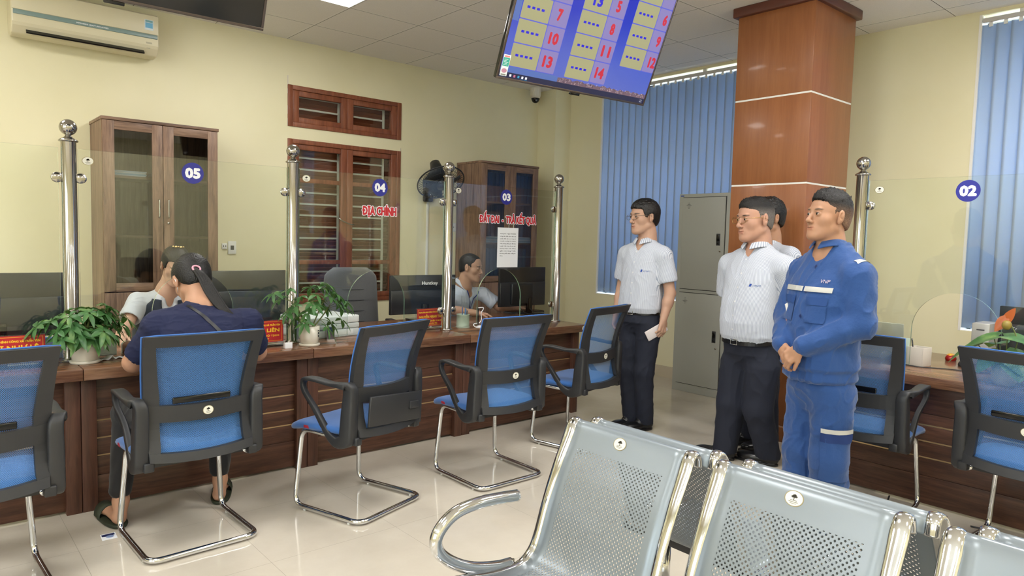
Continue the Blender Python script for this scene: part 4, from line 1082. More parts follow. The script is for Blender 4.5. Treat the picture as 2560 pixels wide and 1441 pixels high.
t = tag(MB().box(-.05, .05, -.02, .02, 0, .11, .003).build('blue_box', mat('box_blue', (40, 84, 140), .4)), 'blue box standing between the leftmost name sign and plant', 'box'); t.location = (.535, 4.14, CT)
# keyboard behind monitor 03
t = thing('keyboard', 'black keyboard under the hand of the male clerk', 'keyboard', (4.20, 4.735 - .06, CT))
MB().box(-.20, .20, -.06, .05, 0, .014, .003).build('base', black_plastic, t)
b = MB()
for i in range(4):
    for j in range(14): b.box(-.19 + j * .0272, -.19 + j * .0272 + .023, -.052 + i * .025, -.052 + i * .025 + .021, .014, .018)
b.build('keys', gloss_black, t)

# ---------------------------------------------------------------- plants
leaf_g = mat('leaf_green', (58, 96, 50), .38, spec=.5); m = leaf_g
oi = N(m, 'ShaderNodeTexCoord'); nz = N(m, 'ShaderNodeTexNoise'); nz.inputs['Scale'].default_value = 18; L(m, oi.outputs['Object'], nz.inputs['Vector'])
L(m, ramp(m, nz.outputs['Fac'], [(.3, rgb(52, 96, 54)), (.55, rgb(80, 124, 72)), (.75, rgb(126, 156, 88))]), P(m).inputs['Base Color'])
tl = N(m, 'ShaderNodeBsdfTranslucent'); tl.inputs['Color'].default_value = rgb(96, 150, 50); mxs = N(m, 'ShaderNodeMixShader'); mxs.inputs[0].default_value = .18
L(m, P(m).outputs[0], mxs.inputs[1]); L(m, tl.outputs[0], mxs.inputs[2]); L(m, mxs.outputs[0], m.node_tree.nodes['Material Output'].inputs['Surface'])
stem_m = mat('stem', (96, 104, 52), .5); trunk_m = mat('trunk', (112, 92, 66), .7); pot_m = mat('pot_white', (214, 208, 194), .25); soil = mat('soil', (58, 46, 36), .9)
def leaflet(b, base, d, up, ln, wd, droop):
    d = d.normalized(); side = d.cross(up).normalized(); up = side.cross(d).normalized(); n = 5; V = []
    for i in range(n + 1):
        q = i / n; w_ = wd * math.sin(PI * min(1, .06 + q * .93)) ** .8 * (1.0 if q < .95 else .3)
        c = base + d * ln * q - Vector((0, 0, 1)) * droop * ln * q * q
        V += [c - side * w_ + up * w_ * .25, c, c + side * w_ + up * w_ * .25]
    fs = []
    for i in range(n): a = i * 3; fs += [(a, a + 1, a + 4, a + 3), (a + 1, a + 2, a + 5, a + 4)]
    b.add(V, fs, smooth=True)
def schefflera(x, y, label, seed, clusters, pot_r=.062, pot_h=.115, stems=None, flower=False):
    t = thing('potted_plant', label, 'potted plant', (x, y, CT), 0, 'umbrella plants in white pots'); rr = random.Random(seed)
    b = MB(); b.lathe([(pot_r * .95, 0), (pot_r * 1.0, .004), (pot_r * 1.02, .011), (pot_r * .98, .014), (pot_r * .3, .014)], 32); b.build('saucer', pot_m, t)
    b = MB(); b.lathe([(pot_r * .70, .012), (pot_r * .86, .018), (pot_r * .92, .05), (pot_r * .98, pot_h), (pot_r * .90, pot_h), (pot_r * .86, pot_h - .012)], 32); b.build('pot', pot_m, t)
    b = MB(); b.lathe([(pot_r * .88, pot_h - .02), (pot_r * .88, pot_h - .012), (.001, pot_h - .008)], 24); b.build('soil', soil, t)
    st = MB(); fo = MB(); hubs = []
    for (p0, p1) in stems:
        st.tube(catmull([Vector(p0), (Vector(p0) + Vector(p1)) / 2 + Vector((rr.uniform(-.01, .01), rr.uniform(-.01, .01), .01)), Vector(p1)], 4), .0042, 6)
    for c in clusters:
        c = Vector(c); s0 = min((Vector(p0) + (Vector(p1) - Vector(p0)) * q for p0, p1 in stems for q in (.45, .7, .9, 1)), key=lambda v: (v - c).length + rr.uniform(0, .03))
        st.tube(catmull([s0, (s0 + c) / 2 + Vector((0, 0, .012)), c], 4), .0014, 5)
        out = (c - Vector((0, 0, pot_h + .07))); out.z *= .4
        if out.length < .01: out = Vector((0, 0, 1))
        ax = (out.normalized() * .75 + Vector((0, 0, .8))).normalized()
        u = ax.cross(Vector((rr.uniform(-1, 1), rr.uniform(-1, 1), .1))).normalized(); v = ax.cross(u); n = rr.choice((6, 7, 7, 8)); a0 = rr.uniform(0, 6)
        for k in range(n):
            a = a0 + 2 * PI * k / n; d = u * math.cos(a) + v * math.sin(a) + ax * rr.uniform(-.15, .30)
            ln = rr.uniform(.050, .074); leaflet(fo, c + d.normalized() * .006, d, ax, ln, ln * .215, rr.uniform(.25, .75))
    st.build('stems', [stem_m], t); fo.build('foliage', [leaf_g], t)
    return t
rr = random.Random(11); cl1 = []
for i in range(38):
    a = rr.uniform(0, 2 * PI); h_ = rr.uniform(.095, .25); r_ = (.05 + .13 * math.sin(PI * min(1, (h_ - .02) / .26))) * rr.uniform(.55, 1.05)
    cl1.append((r_ * math.cos(a) * 1.08, r_ * math.sin(a) * .62, h_ + .02))
cl1 += [(-.20, -.02, .19), (.185, 0, .21), (.01, -.06, .25), (.07, -.08, .15), (-.03, -.08, .15)]
schefflera(.648, 3.935, 'bushy umbrella plant in a white pot, the leftmost plant on the counter', 4, cl1, .066, .118, [((0, 0, .09), (.02, .01, .2)), ((.01, 0, .09), (-.08, .01, .19)), ((0, .01, .09), (.10, 0, .19)), ((0, 0, .09), (-.01, -.04, .22))])
cl2 = [(-.22, .0, .315), (-.17, .02, .28), (-.12, .03, .33), (-.10, -.02, .24), (-.14, 0, .20), (-.05, .02, .29), (-.03, -.03, .20), (-.08, .03, .16), (.03, -.03, .30), (.06, .0, .345), (.10, -.02, .36), (.13, .02, .33), (.17, .0, .30), (.20, .03, .27), (.16, -.03, .25), (.11, -.04, .29), (.07, .04, .26), (.02, .03, .34), (.21, .0, .22), (-.055, -.05, .14), (.14, .0, .12), (.09, -.05, .10), (.20, -.02, .14), (.0, -.05, .25), (.24, .02, .25), (.12, .05, .22)]
pl2 = schefflera(1.790, 3.885, 'leggy umbrella plant in a white pot in front of the 04 glass', 9, cl2, .060, .118, [((.01, 0, .09), (.10, .01, .27)), ((0, 0, .09), (-.08, .0, .24)), ((.0, .01, .09), (.01, .0, .27)), ((.012, .005, .09), (.13, .02, .22))])
b = MB(Matrix.Translation((.032, -.052, .065)) @ Matrix.Rotation(R(30), 4, 'Z') @ Matrix.Rotation(R(90), 4, 'X'))
for i, z in enumerate((.028, .016, .010, -.002, -.008)): b.box(-.003 - .002 * (i == 0), .004, z - .003, z + .002, -.0015, .0015)
b.build('pot_mark', dark_ink, pl2)

# anthurium on counter 02
t = thing('potted_plant', 'anthurium with broad leaves and an orange bloom at the right edge of counter 02', 'potted plant', (4.12, .99, CT))
b = MB(); b.lathe([(.045, 0), (.055, .03), (.060, .11), (.055, .11), (.05, .10)], 28); b.build('pot', pot_m, t)
b = MB(); b.lathe([(.052, .094), (.052, .100), (.001, .104)], 20); b.build('soil', soil, t)
def heart_leaf(b, base, d, up, ln, wd, droop, mi=0):
    d = d.normalized(); side = d.cross(up).normalized(); up = side.cross(d).normalized(); n = 9; V = []
    for i in range(n + 1):
        q = i / n; w_ = wd * (math.sin(PI * min(1, .10 + q * .88)) ** .7) * (1 - .45 * q) * 1.4; c = base + d * ln * (q - .12) - Vector((0, 0, 1)) * droop * ln * q * q
        back = d * ln * .14 * (1 - q) ** 3
        V += [c - side * w_ - back + up * w_ * .15, c - side * w_ * .5 - back * .5 + up * w_ * .12, c, c + side * w_ * .5 - back * .5 + up * w_ * .12, c + side * w_ - back + up * w_ * .15]
    fs = [(i * 5 + j, i * 5 + j + 1, i * 5 + j + 6, i * 5 + j + 5) for i in range(n) for j in range(4)]
    b.add(V, fs, mi, smooth=True)
fo = MB(); st = MB()
for (p_, d, ln, wd, dr) in (((-.03, .05, .235), (-.15, .95, -.25), .16, .036, .35), ((-.02, .12, .19), (-.1, .95, -.42), .15, .030, .4), ((-.04, -.01, .245), (-.2, -.9, .05), .13, .030, .3), ((-.06, -.02, .165), (-.6, -.75, -.3), .15, .045, .4),
                            ((-.03, .03, .15), (-.6, .5, -.4), .12, .04, .4), ((-.02, -.09, .16), (-.3, -.95, -.2), .15, .045, .3), ((.02, -.10, .22), (.1, -.95, .1), .14, .04, .4), ((.03, .04, .20), (.7, .5, .1), .12, .035, .4), ((-.08, -.06, .13), (-.8, -.4, -.3), .11, .045, .5), ((.02, -.16, .28), (.0, -.9, .3), .12, .04, .5), ((-.03, -.15, .12), (-.5, -.8, -.3), .13, .045, .4)):
    fo_up = Vector((-.3, 0, 1)); heart_leaf(fo, Vector(p_), Vector(d), fo_up, ln, wd * 1.35, dr); st.tube(catmull([(0, 0, .10), (p_[0] * .6, p_[1] * .6, p_[2] * .7), p_], 4), .0025, 6)
fo.build('foliage', leaf_g, t)
st.tube(catmull([(0, 0, .10), (-.03, -.05, .22), (-.02, .0, .33)], 5), .003, 6); st.build('stems', stem_m, t)
b = MB(); heart_leaf(b, Vector((-.02, .005, .32)), Vector((-.1, -.5, .9)), Vector((-1, .2, .1)), .085, .020, .0); heart_leaf(b, Vector((-.025, .01, .325)), Vector((-.1, .6, -.8)), Vector((-1, -.2, .2)), .07, .022, .2); b.build('bloom', mat('bloom_orange', (176, 92, 44), .3), t)
b = MB(); b.sphere((-.045, -.005, .30), .022, 12, 8, sc=(1, 1, 1.1)); b.build('bud', mat('bud_green', (140, 120, 50), .4), t)

# ---------------------------------------------------------------- clerk chairs behind the counter
cloth_g = mat('chair_cloth_gray', (92, 93, 96), .95, sheen=.3, bump=.5, bscale=260)
t = thing('office_chair', 'empty grey high-backed office chair behind the 04 glass', 'office chair', (2.665, 4.88, 0), R(-10))
b = MB(); rings = []
for i in range(19):
    q = i / 18; z = .50 + .615 * q; hw = .232 - .018 * q - (.08 * ((q - .86) / .14) ** 2 if q > .86 else 0); y = .20 + .05 * q; th = .045
    ring = []
    for j in range(20):
        a = 2 * PI * j / 20; c, s_ = math.cos(a), math.sin(a); ring.append(Vector((hw * math.copysign(abs(c) ** .5, c), y + th * math.copysign(abs(s_) ** .6, s_) - .02 * (1 - (c) ** 2), z)))
    rings.append(ring)
b.loft(rings); bk = b.build('backrest', cloth_g, t)
b = MB()
for i in range(5): z = .60 + i * .085; b.tube([(x_, .2 + .05 * (z - .5) / .615 - .045 * (max(0, 1 - (x_ / .225) ** 2)) ** .3 - .02 * (1 - (x_ / .225) ** 2) - .0005, z) for x_ in [-.2 + .04 * k_ for k_ in range(11)]], .0032, 6)
b.build('seams', mat('seam_gray', (58, 60, 64), .9), bk)
MB().box(-.24, .24, -.24, .22, .44, .52, .03, seg=3).build('seat', cloth_g, t)
for s in (-1, 1):
    MB().tube(fillet([(s * .26, .12, .47), (s * .28, .12, .68), (s * .28, -.12, .68), (s * .26, -.12, .47)], .04), .014, 8).build('armrest', frame_black, t)
    MB().box(s * .28 - .03, s * .28 + .03, -.13, .12, .685, .705, .008).build('arm_pad', black_plastic, t)
MB().cyl((0, 0, .10), .028, .34, 16).build('gas_column', chrome, t)
def star(t):
    b = MB()
    for k in range(5):
        a = 2 * PI * k / 5; b.tube([(0, 0, .11), (.28 * math.cos(a), .28 * math.sin(a), .075)], [.03, .018], 8)
    b.build('star_base', frame_black, t)
    for k in range(5):
        a = 2 * PI * k / 5; MB().cyl((.28 * math.cos(a) - .012, .28 * math.sin(a), .028), .028, .024, 14, 'X').build('caster', black_plastic, t)
star(t)
for x, y, lb in ((1.22, 4.98, 'low clerk stool under the female clerk behind counter 05'), (3.58, 5.02, 'low clerk stool under the male clerk behind counter 03')):
    t = thing('office_stool', lb, 'stool', (x, y, 0)); b = MB(); b.lathe([(.17, .40), (.19, .41), (.195, .44), (.17, .462), (.001, .466)], 28); b.build('seat', cloth_g, t)
    MB().cyl((0, 0, .10), .028, .30, 16).build('gas_column', chrome, t); star(t)

# floor sticker, cables on the floor
t = thing('floor_sticker', 'small blue and white sticker on a floor tile beside the left slipper', 'sticker', (.650, 3.468, .0006), R(-3))
MB().box(-.030, .030, -.036, .036, -.0004, .0002).build('white_square', paper, t)
b = MB(); b.add([(-.026, .028, .0005), (.024, .032, .0005), (.026, .012, .0005), (.006, -.002, .0005), (-.026, .006, .0005)], [(0, 1, 2, 3, 4)], 0)
b.prism([(.004 + .016 * math.cos(q), -.004 + .014 * math.sin(q)) for q in [2 * PI * i / 16 for i in range(16)]], .0006, .0009, 'Z', 1)
b.build('blue_print', [mat('print_navy', (20, 34, 84), .5), mat('print_sky', (130, 150, 190), .5)], t)
tag(MB().tube(catmull([(3.93, 1.62, .006), (3.88, 1.60, .006), (3.90, 1.50, .006), (3.97, 1.45, .006), (4.05, 1.46, .02)], 6), .0045, 6).build('floor_cable', black_plastic), 'black cable looped on the floor at the foot of counter 02', 'cable')
tag(MB().tube(catmull([(3.98, 1.05, .006), (4.0, .9, .006), (3.97, .7, .006), (4.02, .5, .006)], 6), .004, 6).build('floor_cable', black_plastic), 'black cable on the floor below counter 02, near the right edge', 'cable')
# ================================================================ PEOPLE: signed-distance bodies turned into one continuous mesh
def V3(*a): return np.array(a, dtype=float)
def rotm(rz=0, rx=0, ry=0):
    """columns = local x (right), y (forward), z (up): turn rz about up, then pitch rx (nod, + = chin up), roll ry"""
    return np.array((Matrix.Rotation(R(rz), 3, 'Z') @ Matrix.Rotation(R(rx), 3, 'X') @ Matrix.Rotation(R(ry), 3, 'Y')))
class Sdf:
    def __init__(s): s.p = []; s.col = []
    def _a(s, d): s.p.append(d); return s
    def rc(s, a, b, ra, rb=None, k=.02, op='u', n=None, f=1.0):
        a = V3(*a); b = V3(*b); rb = ra if rb is None else rb
        return s._a(dict(t='rc', a=a, b=b, ra=ra, rb=rb, k=k, op=op, n=None if n is None else V3(*n) / np.linalg.norm(n), f=f, c=(a + b) / 2, R=np.linalg.norm(a - b) / 2 + max(ra, rb)))
    def el(s, c, r, M=None, k=.02, op='u'):
        return s._a(dict(t='el', c=V3(*c), r=V3(*r), M=np.eye(3) if M is None else M, k=k, op=op, R=max(r)))
    def tl(s, o, M, tab, k=.03, op='u', e=2.3):
        """stack of superellipse slices: rows z, cx, cy, rx, ry in the frame (o, M)"""
        T = np.array(tab, dtype=float); h = (T[-1, 0] - T[0, 0]) / 2; mid = np.array([0, 0, (T[0, 0] + T[-1, 0]) / 2]); o = V3(*o)
        return s._a(dict(t='tl', o=o, M=M, T=T, k=k, op=op, e=e, c=o + M @ mid, R=math.hypot(h, T[:, 3].max() + abs(T[:, 1:3]).max())))
    def fn(s, f, k=.006, op='i'): return s._a(dict(t='fn', f=f, k=k, op=op, c=V3(0, 0, 0), R=1e3))
def sd1(d, P_):
    t = d['t']
    if t == 'rc':
        a, b = d['a'], d['b']; pa = P_ - a; ba = b - a; L2 = max(ba @ ba, 1e-12)
        h = np.clip(pa @ ba / L2, 0, 1); q = pa - h[..., None] * ba
        if d['n'] is not None: q = q + (q @ d['n'])[..., None] * d['n'] * (1 / d['f'] - 1)
        return np.sqrt((q * q).sum(-1)) - (d['ra'] + (d['rb'] - d['ra']) * h)
    if t == 'el':
        q = (P_ - d['c']) @ d['M']; r = d['r']; k0 = np.sqrt(((q / r) ** 2).sum(-1)); k1 = np.sqrt(((q / (r * r)) ** 2).sum(-1))
        return k0 * (k0 - 1) / np.maximum(k1, 1e-9)
    if t == 'tl':
        q = (P_ - d['o']) @ d['M']; T = d['T']; z = np.clip(q[..., 2], T[0, 0], T[-1, 0])
        cx, cy, rx, ry = (np.interp(z, T[:, 0], T[:, i]) for i in (1, 2, 3, 4)); e = d['e']
        u = np.abs((q[..., 0] - cx) / rx) + 1e-9; v = np.abs((q[..., 1] - cy) / ry) + 1e-9
        dd = ((u ** e + v ** e) ** (1 / e) - 1) * np.minimum(rx, ry); dz = np.abs(q[..., 2] - z)
        return np.where(dz > 0, np.sqrt(np.maximum(dd, 0) ** 2 + dz ** 2), dd)
    return d['f'](P_)
def comb(D, d, v):
    k = d['k']
    if d['op'] == 'u': h = np.clip(.5 + .5 * (D - v) / k, 0, 1); return D * (1 - h) + v * h - k * h * (1 - h)
    if d['op'] == 's': v = -v
    h = np.clip(.5 - .5 * (D - v) / k, 0, 1); return D * (1 - h) + v * h + k * h * (1 - h)
def sdf_eval(prims, P_):
    D = np.full(P_.shape[:-1], 1e3)
    for d in prims: D = comb(D, d, sd1(d, P_))
    return D
def smooth_noise(P_, sc, seed):
    """cheap band-limited noise from warped sines"""
    rs = np.random.RandomState(seed); out = np.zeros(P_.shape[:-1])
    W_ = P_ + .25 * sc * np.stack([np.sin(P_ @ rs.randn(3) * 3 / sc + rs.rand() * 6) for _ in range(3)], -1)
    for _ in range(6):
        k = rs.randn(3); k /= np.linalg.norm(k); out += np.sin(W_ @ k * (2 * PI / sc) * rs.uniform(.7, 1.4) + rs.rand() * 6)
    return out / 6
def sdf_mesh(S_, h, zcut=None):
    prims = S_.p; pos = [d for d in prims if d['op'] == 'u']
    lo = np.min([d['c'] - d['R'] for d in pos if d['t'] != 'fn'], 0) - 3 * h; hi = np.max([d['c'] + d['R'] for d in pos if d['t'] != 'fn'], 0) + 3 * h
    nb = 10; n = np.ceil((hi - lo) / (h * nb)).astype(int); N_ = n * nb
    G = np.full(N_, 1.0, dtype=np.float32); br = h * nb * .87
    bc = np.stack(np.meshgrid(*[lo[i] + (np.arange(n[i]) + .5) * h * nb for i in range(3)], indexing='ij'), -1)
    near = [sd1(d, bc) for d in prims]
    kmax = max(d['k'] for d in prims)
    D = np.full(bc.shape[:-1], 1e3)
    for d, v in zip(prims, near): D = comb(D, d, v)
    fl = [1.0 if d.get('n') is None and d['t'] != 'tl' else 2.2 for d in prims]
    act = np.argwhere(np.abs(D) < br * 2.2 + kmax); 
    ins = D < 0
    for i, j, k in np.argwhere(ins): G[i * nb:(i + 1) * nb, j * nb:(j + 1) * nb, k * nb:(k + 1) * nb] = -1
    off = np.stack(np.meshgrid(*[np.arange(nb) * h] * 3, indexing='ij'), -1)
    for i, j, k in act:
        P_ = lo + np.array([i, j, k]) * h * nb + off
        dd = np.full((nb, nb, nb), 1e3)
        for d, v, f_ in zip(prims, near, fl):
            if d['op'] == 'i' or v[i, j, k] < br * f_ + d['k'] + .02: dd = comb(dd, d, sd1(d, P_))
        G[i * nb:(i + 1) * nb, j * nb:(j + 1) * nb, k * nb:(k + 1) * nb] = np.clip(dd, -1, 1)
    # surface nets
    sg = G < 0; c = np.zeros(np.array(G.shape) - 1, dtype=np.int8)
    cor = [(a, b_, d_) for a in (0, 1) for b_ in (0, 1) for d_ in (0, 1)]
    sl = lambda o: tuple(slice(o[q], G.shape[q] - 1 + o[q]) for q in range(3))
    for o in cor: c += sg[sl(o)]
    cell = (c > 0) & (c < 8); idx = np.argwhere(cell); vid = np.full(cell.shape, -1, dtype=np.int64); vid[cell] = np.arange(len(idx))
    acc = np.zeros((len(idx), 3)); cnt = np.zeros(len(idx))
    for ax in range(3):
        for o1 in (0, 1):
            for o2 in (0, 1):
                oa = [0, 0, 0]; others = [q for q in range(3) if q != ax]; oa[others[0]] = o1; oa[others[1]] = o2; ob_ = list(oa); ob_[ax] = 1
                ga = G[tuple((idx + oa).T)]; gb = G[tuple((idx + ob_).T)]; m_ = (ga < 0) != (gb < 0); t = np.where(m_, ga / np.where(m_, ga - gb, 1), 0)
                pt = np.array(oa, float)[None].repeat(len(idx), 0); pt[:, ax] = t; acc[m_] += pt[m_]; cnt[m_] += 1
    Vt = lo + (idx + acc / cnt[:, None]) * h
    F_ = []
    for ax in range(3):
        o1, o2 = [(1, 2), (2, 0), (0, 1)][ax]; s0 = [slice(0, -1)] * 3; s1 = [slice(0, -1)] * 3; s0[ax] = slice(0, -1); s1[ax] = slice(1, None)
        A = sg[tuple(slice(0, G.shape[q] - 1) for q in range(3))]
        sh = [0, 0, 0]; sh[ax] = 1; B_ = sg[sl(sh)]
        e = np.argwhere(A != B_); e = e[(e[:, o1] > 0) & (e[:, o2] > 0)]
        d1 = np.zeros(3, int); d1[o1] = 1; d2 = np.zeros(3, int); d2[o2] = 1
        q = [vid[tuple((e - x).T)] for x in (0 * d1, d1, d1 + d2, d2)]; q = np.stack(q, 1); ok = (q >= 0).all(1); q = q[ok]; fl_ = A[tuple(e[ok].T)]
        F_.append(np.where(fl_[:, None], q, q[:, ::-1]))
    Fc = np.concatenate(F_)
    # project the vertices onto the surface
    for _ in range(2):
        D0 = np.zeros(len(Vt)); g = np.zeros_like(Vt); ch = 40000
        for a in range(0, len(Vt), ch):
            P_ = Vt[a:a + ch]; d0 = sdf_eval(prims, P_); D0[a:a + ch] = d0
            for q in range(3):
                dl = np.zeros(3); dl[q] = .0007; g[a:a + ch, q] = (sdf_eval(prims, P_ + dl) - d0) / .0007
        gn = np.maximum((g * g).sum(1), .05); Vt = Vt - g * np.clip(D0 / gn, -h, h)[:, None] * .8
    nrm = g / np.maximum(np.linalg.norm(g, axis=1), 1e-6)[:, None]
    return Vt, Fc, nrm
def to_obj(name, Vt, Fc, mats, parent, org, cols=None, uvs=None, strength=None):
    me = bpy.data.meshes.new(name); me.vertices.add(len(Vt)); me.vertices.foreach_set('co', (Vt - np.array(org)).astype(np.float32).ravel())
    me.loops.add(len(Fc) * 4); me.loops.foreach_set('vertex_index', Fc.astype(np.int32).ravel()); me.polygons.add(len(Fc))
    me.polygons.foreach_set('loop_start', np.arange(0, len(Fc) * 4, 4, dtype=np.int32)); me.polygons.foreach_set('loop_total', np.full(len(Fc), 4, dtype=np.int32))
    me.polygons.foreach_set('use_smooth', np.ones(len(Fc), dtype=bool)); me.update(calc_edges=True); me.validate()
    if cols is not None:
        at = me.color_attributes.new('tint', 'FLOAT_COLOR', 'POINT'); at.data.foreach_set('color', np.concatenate([cols, np.ones((len(cols), 1))], 1).astype(np.float32).ravel())
    if uvs is not None:
        at = me.attributes.new('stripe', 'FLOAT', 'POINT'); at.data.foreach_set('value', uvs.astype(np.float32))
    me.materials.append(mats); o = bpy.data.objects.new(name, me); COL.objects.link(o); o.parent = parent; return o
def tint(P_, base, marks):
    """marks: (prim dict, colour, softness)"""
    c = np.repeat(np.array(base)[None], len(P_), 0)
    for d, col, sf in marks:
        v = sd1(d, P_); a = np.clip(.5 - v / sf, 0, 1)[:, None]; c = c * (1 - a) + np.array(col) * a
    return c
def C3(*c): return tuple(lin(x) for x in c)

skin_m = mat('skin', (200, 150, 120), .48, spec=.4, sss=.12, bump=.05, bscale=900)
a_ = N(skin_m, 'ShaderNodeAttribute'); a_.attribute_name = 'tint'; L(skin_m, a_.outputs['Color'], P(skin_m).inputs['Base Color'])
def cloth(name, col, rough=.8, bs=500, bump=.12):
    return mat(name, col, rough, sheen=.15, bump=bump, bscale=bs)
def striped(name):
    m = mat(name, (226, 229, 236), .8, sheen=.1); a = N(m, 'ShaderNodeAttribute'); a.attribute_name = 'stripe'
    f = math_(m, 'FRACT', math_(m, 'DIVIDE', math_(m, 'ADD', a.outputs['Fac'], 10.0), .0072))
    s_ = math_(m, 'GREATER_THAN', f, .66)
    mx = N(m, 'ShaderNodeMixRGB'); L(m, math_(m, 'MULTIPLY', s_, .85), mx.inputs[0]); mx.inputs[1].default_value = rgb(198, 202, 212); mx.inputs[2].default_value = rgb(128, 138, 158)
    L(m, mx.outputs[0], P(m).inputs['Base Color']); return m
shirt_stripe = striped('striped_shirt'); shirt_white = cloth('white_shirt', (204, 208, 216)); trouser_navy = mat('navy_trousers', (21, 26, 42), .85, bump=.12, bscale=500)
hair_m = mat('hair', (13, 11, 11), .42, spec=.45, bump=.3, bscale=220)
hair_t = mat('hair_graded', (20, 18, 18), .5, spec=.4, bump=.5, bscale=260); a_ = N(hair_t, 'ShaderNodeAttribute'); a_.attribute_name = 'tint'; L(hair_t, a_.outputs['Color'], P(hair_t).inputs['Base Color']); shoe_m = mat('black_leather', (20, 20, 22), .28, spec=.5)
eye_m = mat('eye_white', (214, 206, 200), .2); iris_m = mat('iris', (28, 18, 12), .1)

def head(S_, C_, M, s=1.0, jaw=1.0, eyes=True):
    """adds a head to S_; C_ centre, M axes; returns colour marks"""
    C_ = V3(*C_); W_ = lambda *q: C_ + M @ (np.array(q) * s)
    el = lambda c, r, k=.02, op='u', A=None: S_.el(W_(*c), [x * s for x in r], M if A is None else M @ A, k * s, op)
    rc = lambda a, b, ra, rb, k=.02, op='u': S_.rc(W_(*a), W_(*b), ra * s, rb * s, k * s, op)
    el((0, -.014, .030), (.075, .094, .086)); el((0, .034, .036), (.061, .050, .058), .02); el((0, .032, -.034), (.058 * jaw, .052, .078), .025)
    for q in (-1, 1):
        rc((q * .045 * jaw, -.004, -.056), (q * .018, .060, -.096), .020, .018, .03)
        el((q * .042, .049, -.022), (.022 * jaw, .021, .022), .022)
    el((0, .070, -.097), (.022, .017, .018), .016); el((0, .070, -.062), (.030, .019, .027), .016)
    rc((-.036, .079, .023), (.036, .079, .023), .0085, .0085, .013)
    for q in (-1, 1):
        el((q * .032, .099, .004), (.020, .013, .012), .010, 's'); el((q * .0315, .0755, .0025), (.0150, .0140, .0120), .004)
    rc((0, .084, .012), (0, .1005, -.027), .0065, .0105, .009); el((0, .102, -.032), (.0112, .011, .010), .006)
    for q in (-1, 1): el((q * .0135, .092, -.036), (.0080, .009, .0075), .005); el((q * .006, .100, -.0435), (.0028, .0045, .003), .002, 's')
    rc((-.021, .0815, -.0610), (0, .0885, -.0590), .0040, .0050, .004); rc((.021, .0815, -.0610), (0, .0885, -.0590), .0040, .0050, .004)
    rc((-.014, .0835, -.0705), (.014, .0835, -.0705), .0060, .0060, .006); rc((-.024, .0900, -.0650), (.024, .0900, -.0650), .0022, .0022, .003, 's')
    if eyes:
        for q in (-1, 1): el((q * .0315, .0900, .0018), (.0138, .0090, .0046), .001, 's')
    A = lambda q: np.array(Matrix.Rotation(R(-q * 17), 3, 'Z'))
    for q in (-1, 1):
        el((q * .0790, -.010, .002), (.0075, .0180, .0290), .008, 'u', A(q)); el((q * .0770, -.004, -.020), (.0065, .0100, .0150), .008, 'u', A(q))
        el((q * .0875, -.005, .003), (.0058, .0100, .0165), .003, 's', A(q)); el((q * .0835, -.012, .006), (.0040, .0050, .0110), .003, 'u', A(q)); el((q * .0800, .004, -.006), (.0040, .0040, .0055), .003)
    rc((0, -.028, -.055), (0, -.042, -.165), .054, .058, .022)
    mk = lambda t: t.p[-1]; T = Sdf(); marks = []
    for (a, b_, r_, col, sf) in (((-.021, .088, -.0612), (.021, .088, -.0612), .0048, 'lip', .005), ((-.016, .088, -.0700), (.016, .088, -.0700), .0048, 'lip', .005), ((-.023, .0895, -.0650), (.023, .0895, -.0650), .0016, 'line', .0025)):
        T.rc(W_(*a), W_(*b_), r_ * s, r_ * s); marks.append((mk(T), col, sf))
    for q in (-1, 1):
        T.el(W_(q * .033, .080, .0230), [.0180 * s, .030 * s, .0034 * s], M @ np.array(Matrix.Rotation(R(-q * 4), 3, 'Y'))); marks.append((mk(T), 'brow', .0045))
        T.el(W_(q * .0315, .088, .0075), [.0145 * s, .014 * s, .0012 * s], M @ np.array(Matrix.Rotation(R(q * 3), 3, 'Y'))); marks.append((mk(T), 'brow', .003))
        T.el(W_(q * .0060, .100, -.0425), [.0036 * s, .005 * s, .0022 * s], M); marks.append((mk(T), 'nostril', .003))
    return W_, marks
def eyes(C_, M, s, parent, org, look=0.0, up=0.0):
    for q in (-1, 1):
        c = V3(*C_) + M @ (np.array([q * .0315, .0755, .0025]) * s) - np.array(org)
        b = MB(); b.sphere(c, .0122 * s, 16, 12); g = M @ np.array([look, 1, up]); g /= np.linalg.norm(g)
        p_ = frame(Vector(c), Vector(np.cross(g, [0, 0, 1])), Vector((0, 0, 1)))
        z = Vector(g); n = 14; x = z.orthogonal().normalized(); y = z.cross(x)
        for r_, dd, mi in ((.0066, .0112, 1),):
            pts = [Vector(c) + z * dd * s + (x * math.cos(2 * PI * i / n) + y * math.sin(2 * PI * i / n)) * r_ * s for i in range(n)] ; b.add(pts + [Vector(c) + z * (dd + .0016) * s], [(i, (i + 1) % n, n) for i in range(n)], mi)
        b.build('eye', [eye_m, iris_m], parent)
def glasses(C_, M, s, parent, org, m=None, w=.030, h=.017):
    W_ = lambda *q: Vector(V3(*C_) + M @ (np.array(q) * s) - np.array(org)); b = MB()
    for q in (-1, 1):
        pts = []
        for i in range(20):
            a = 2 * PI * i / 20; cx = math.copysign(abs(math.cos(a)) ** .6, math.cos(a)); cz = math.copysign(abs(math.sin(a)) ** .7, math.sin(a))
            x = q * .034 + .026 * cx; pts.append(W_(x, .108 - .25 * max(0, abs(x) - .03) - .002, -.002 + h * cz))
        b.tube(pts, .0011 * s, 6, closed=True)
        b.tube([W_(q * .060, .100, .006), W_(q * .074, .088, .008), W_(q * .082, .03, .010), W_(q * .085, -.010, .008), W_(q * .083, -.026, -.006)], .0014 * s, 6)
    b.tube([W_(-.009, .108, .003), W_(0, .112, .006), W_(.009, .108, .003)], .0013 * s, 6)
    g = b.build('glasses_frame', m or mat('glasses_metal', (110, 96, 84), .3, .8), parent)
    return g
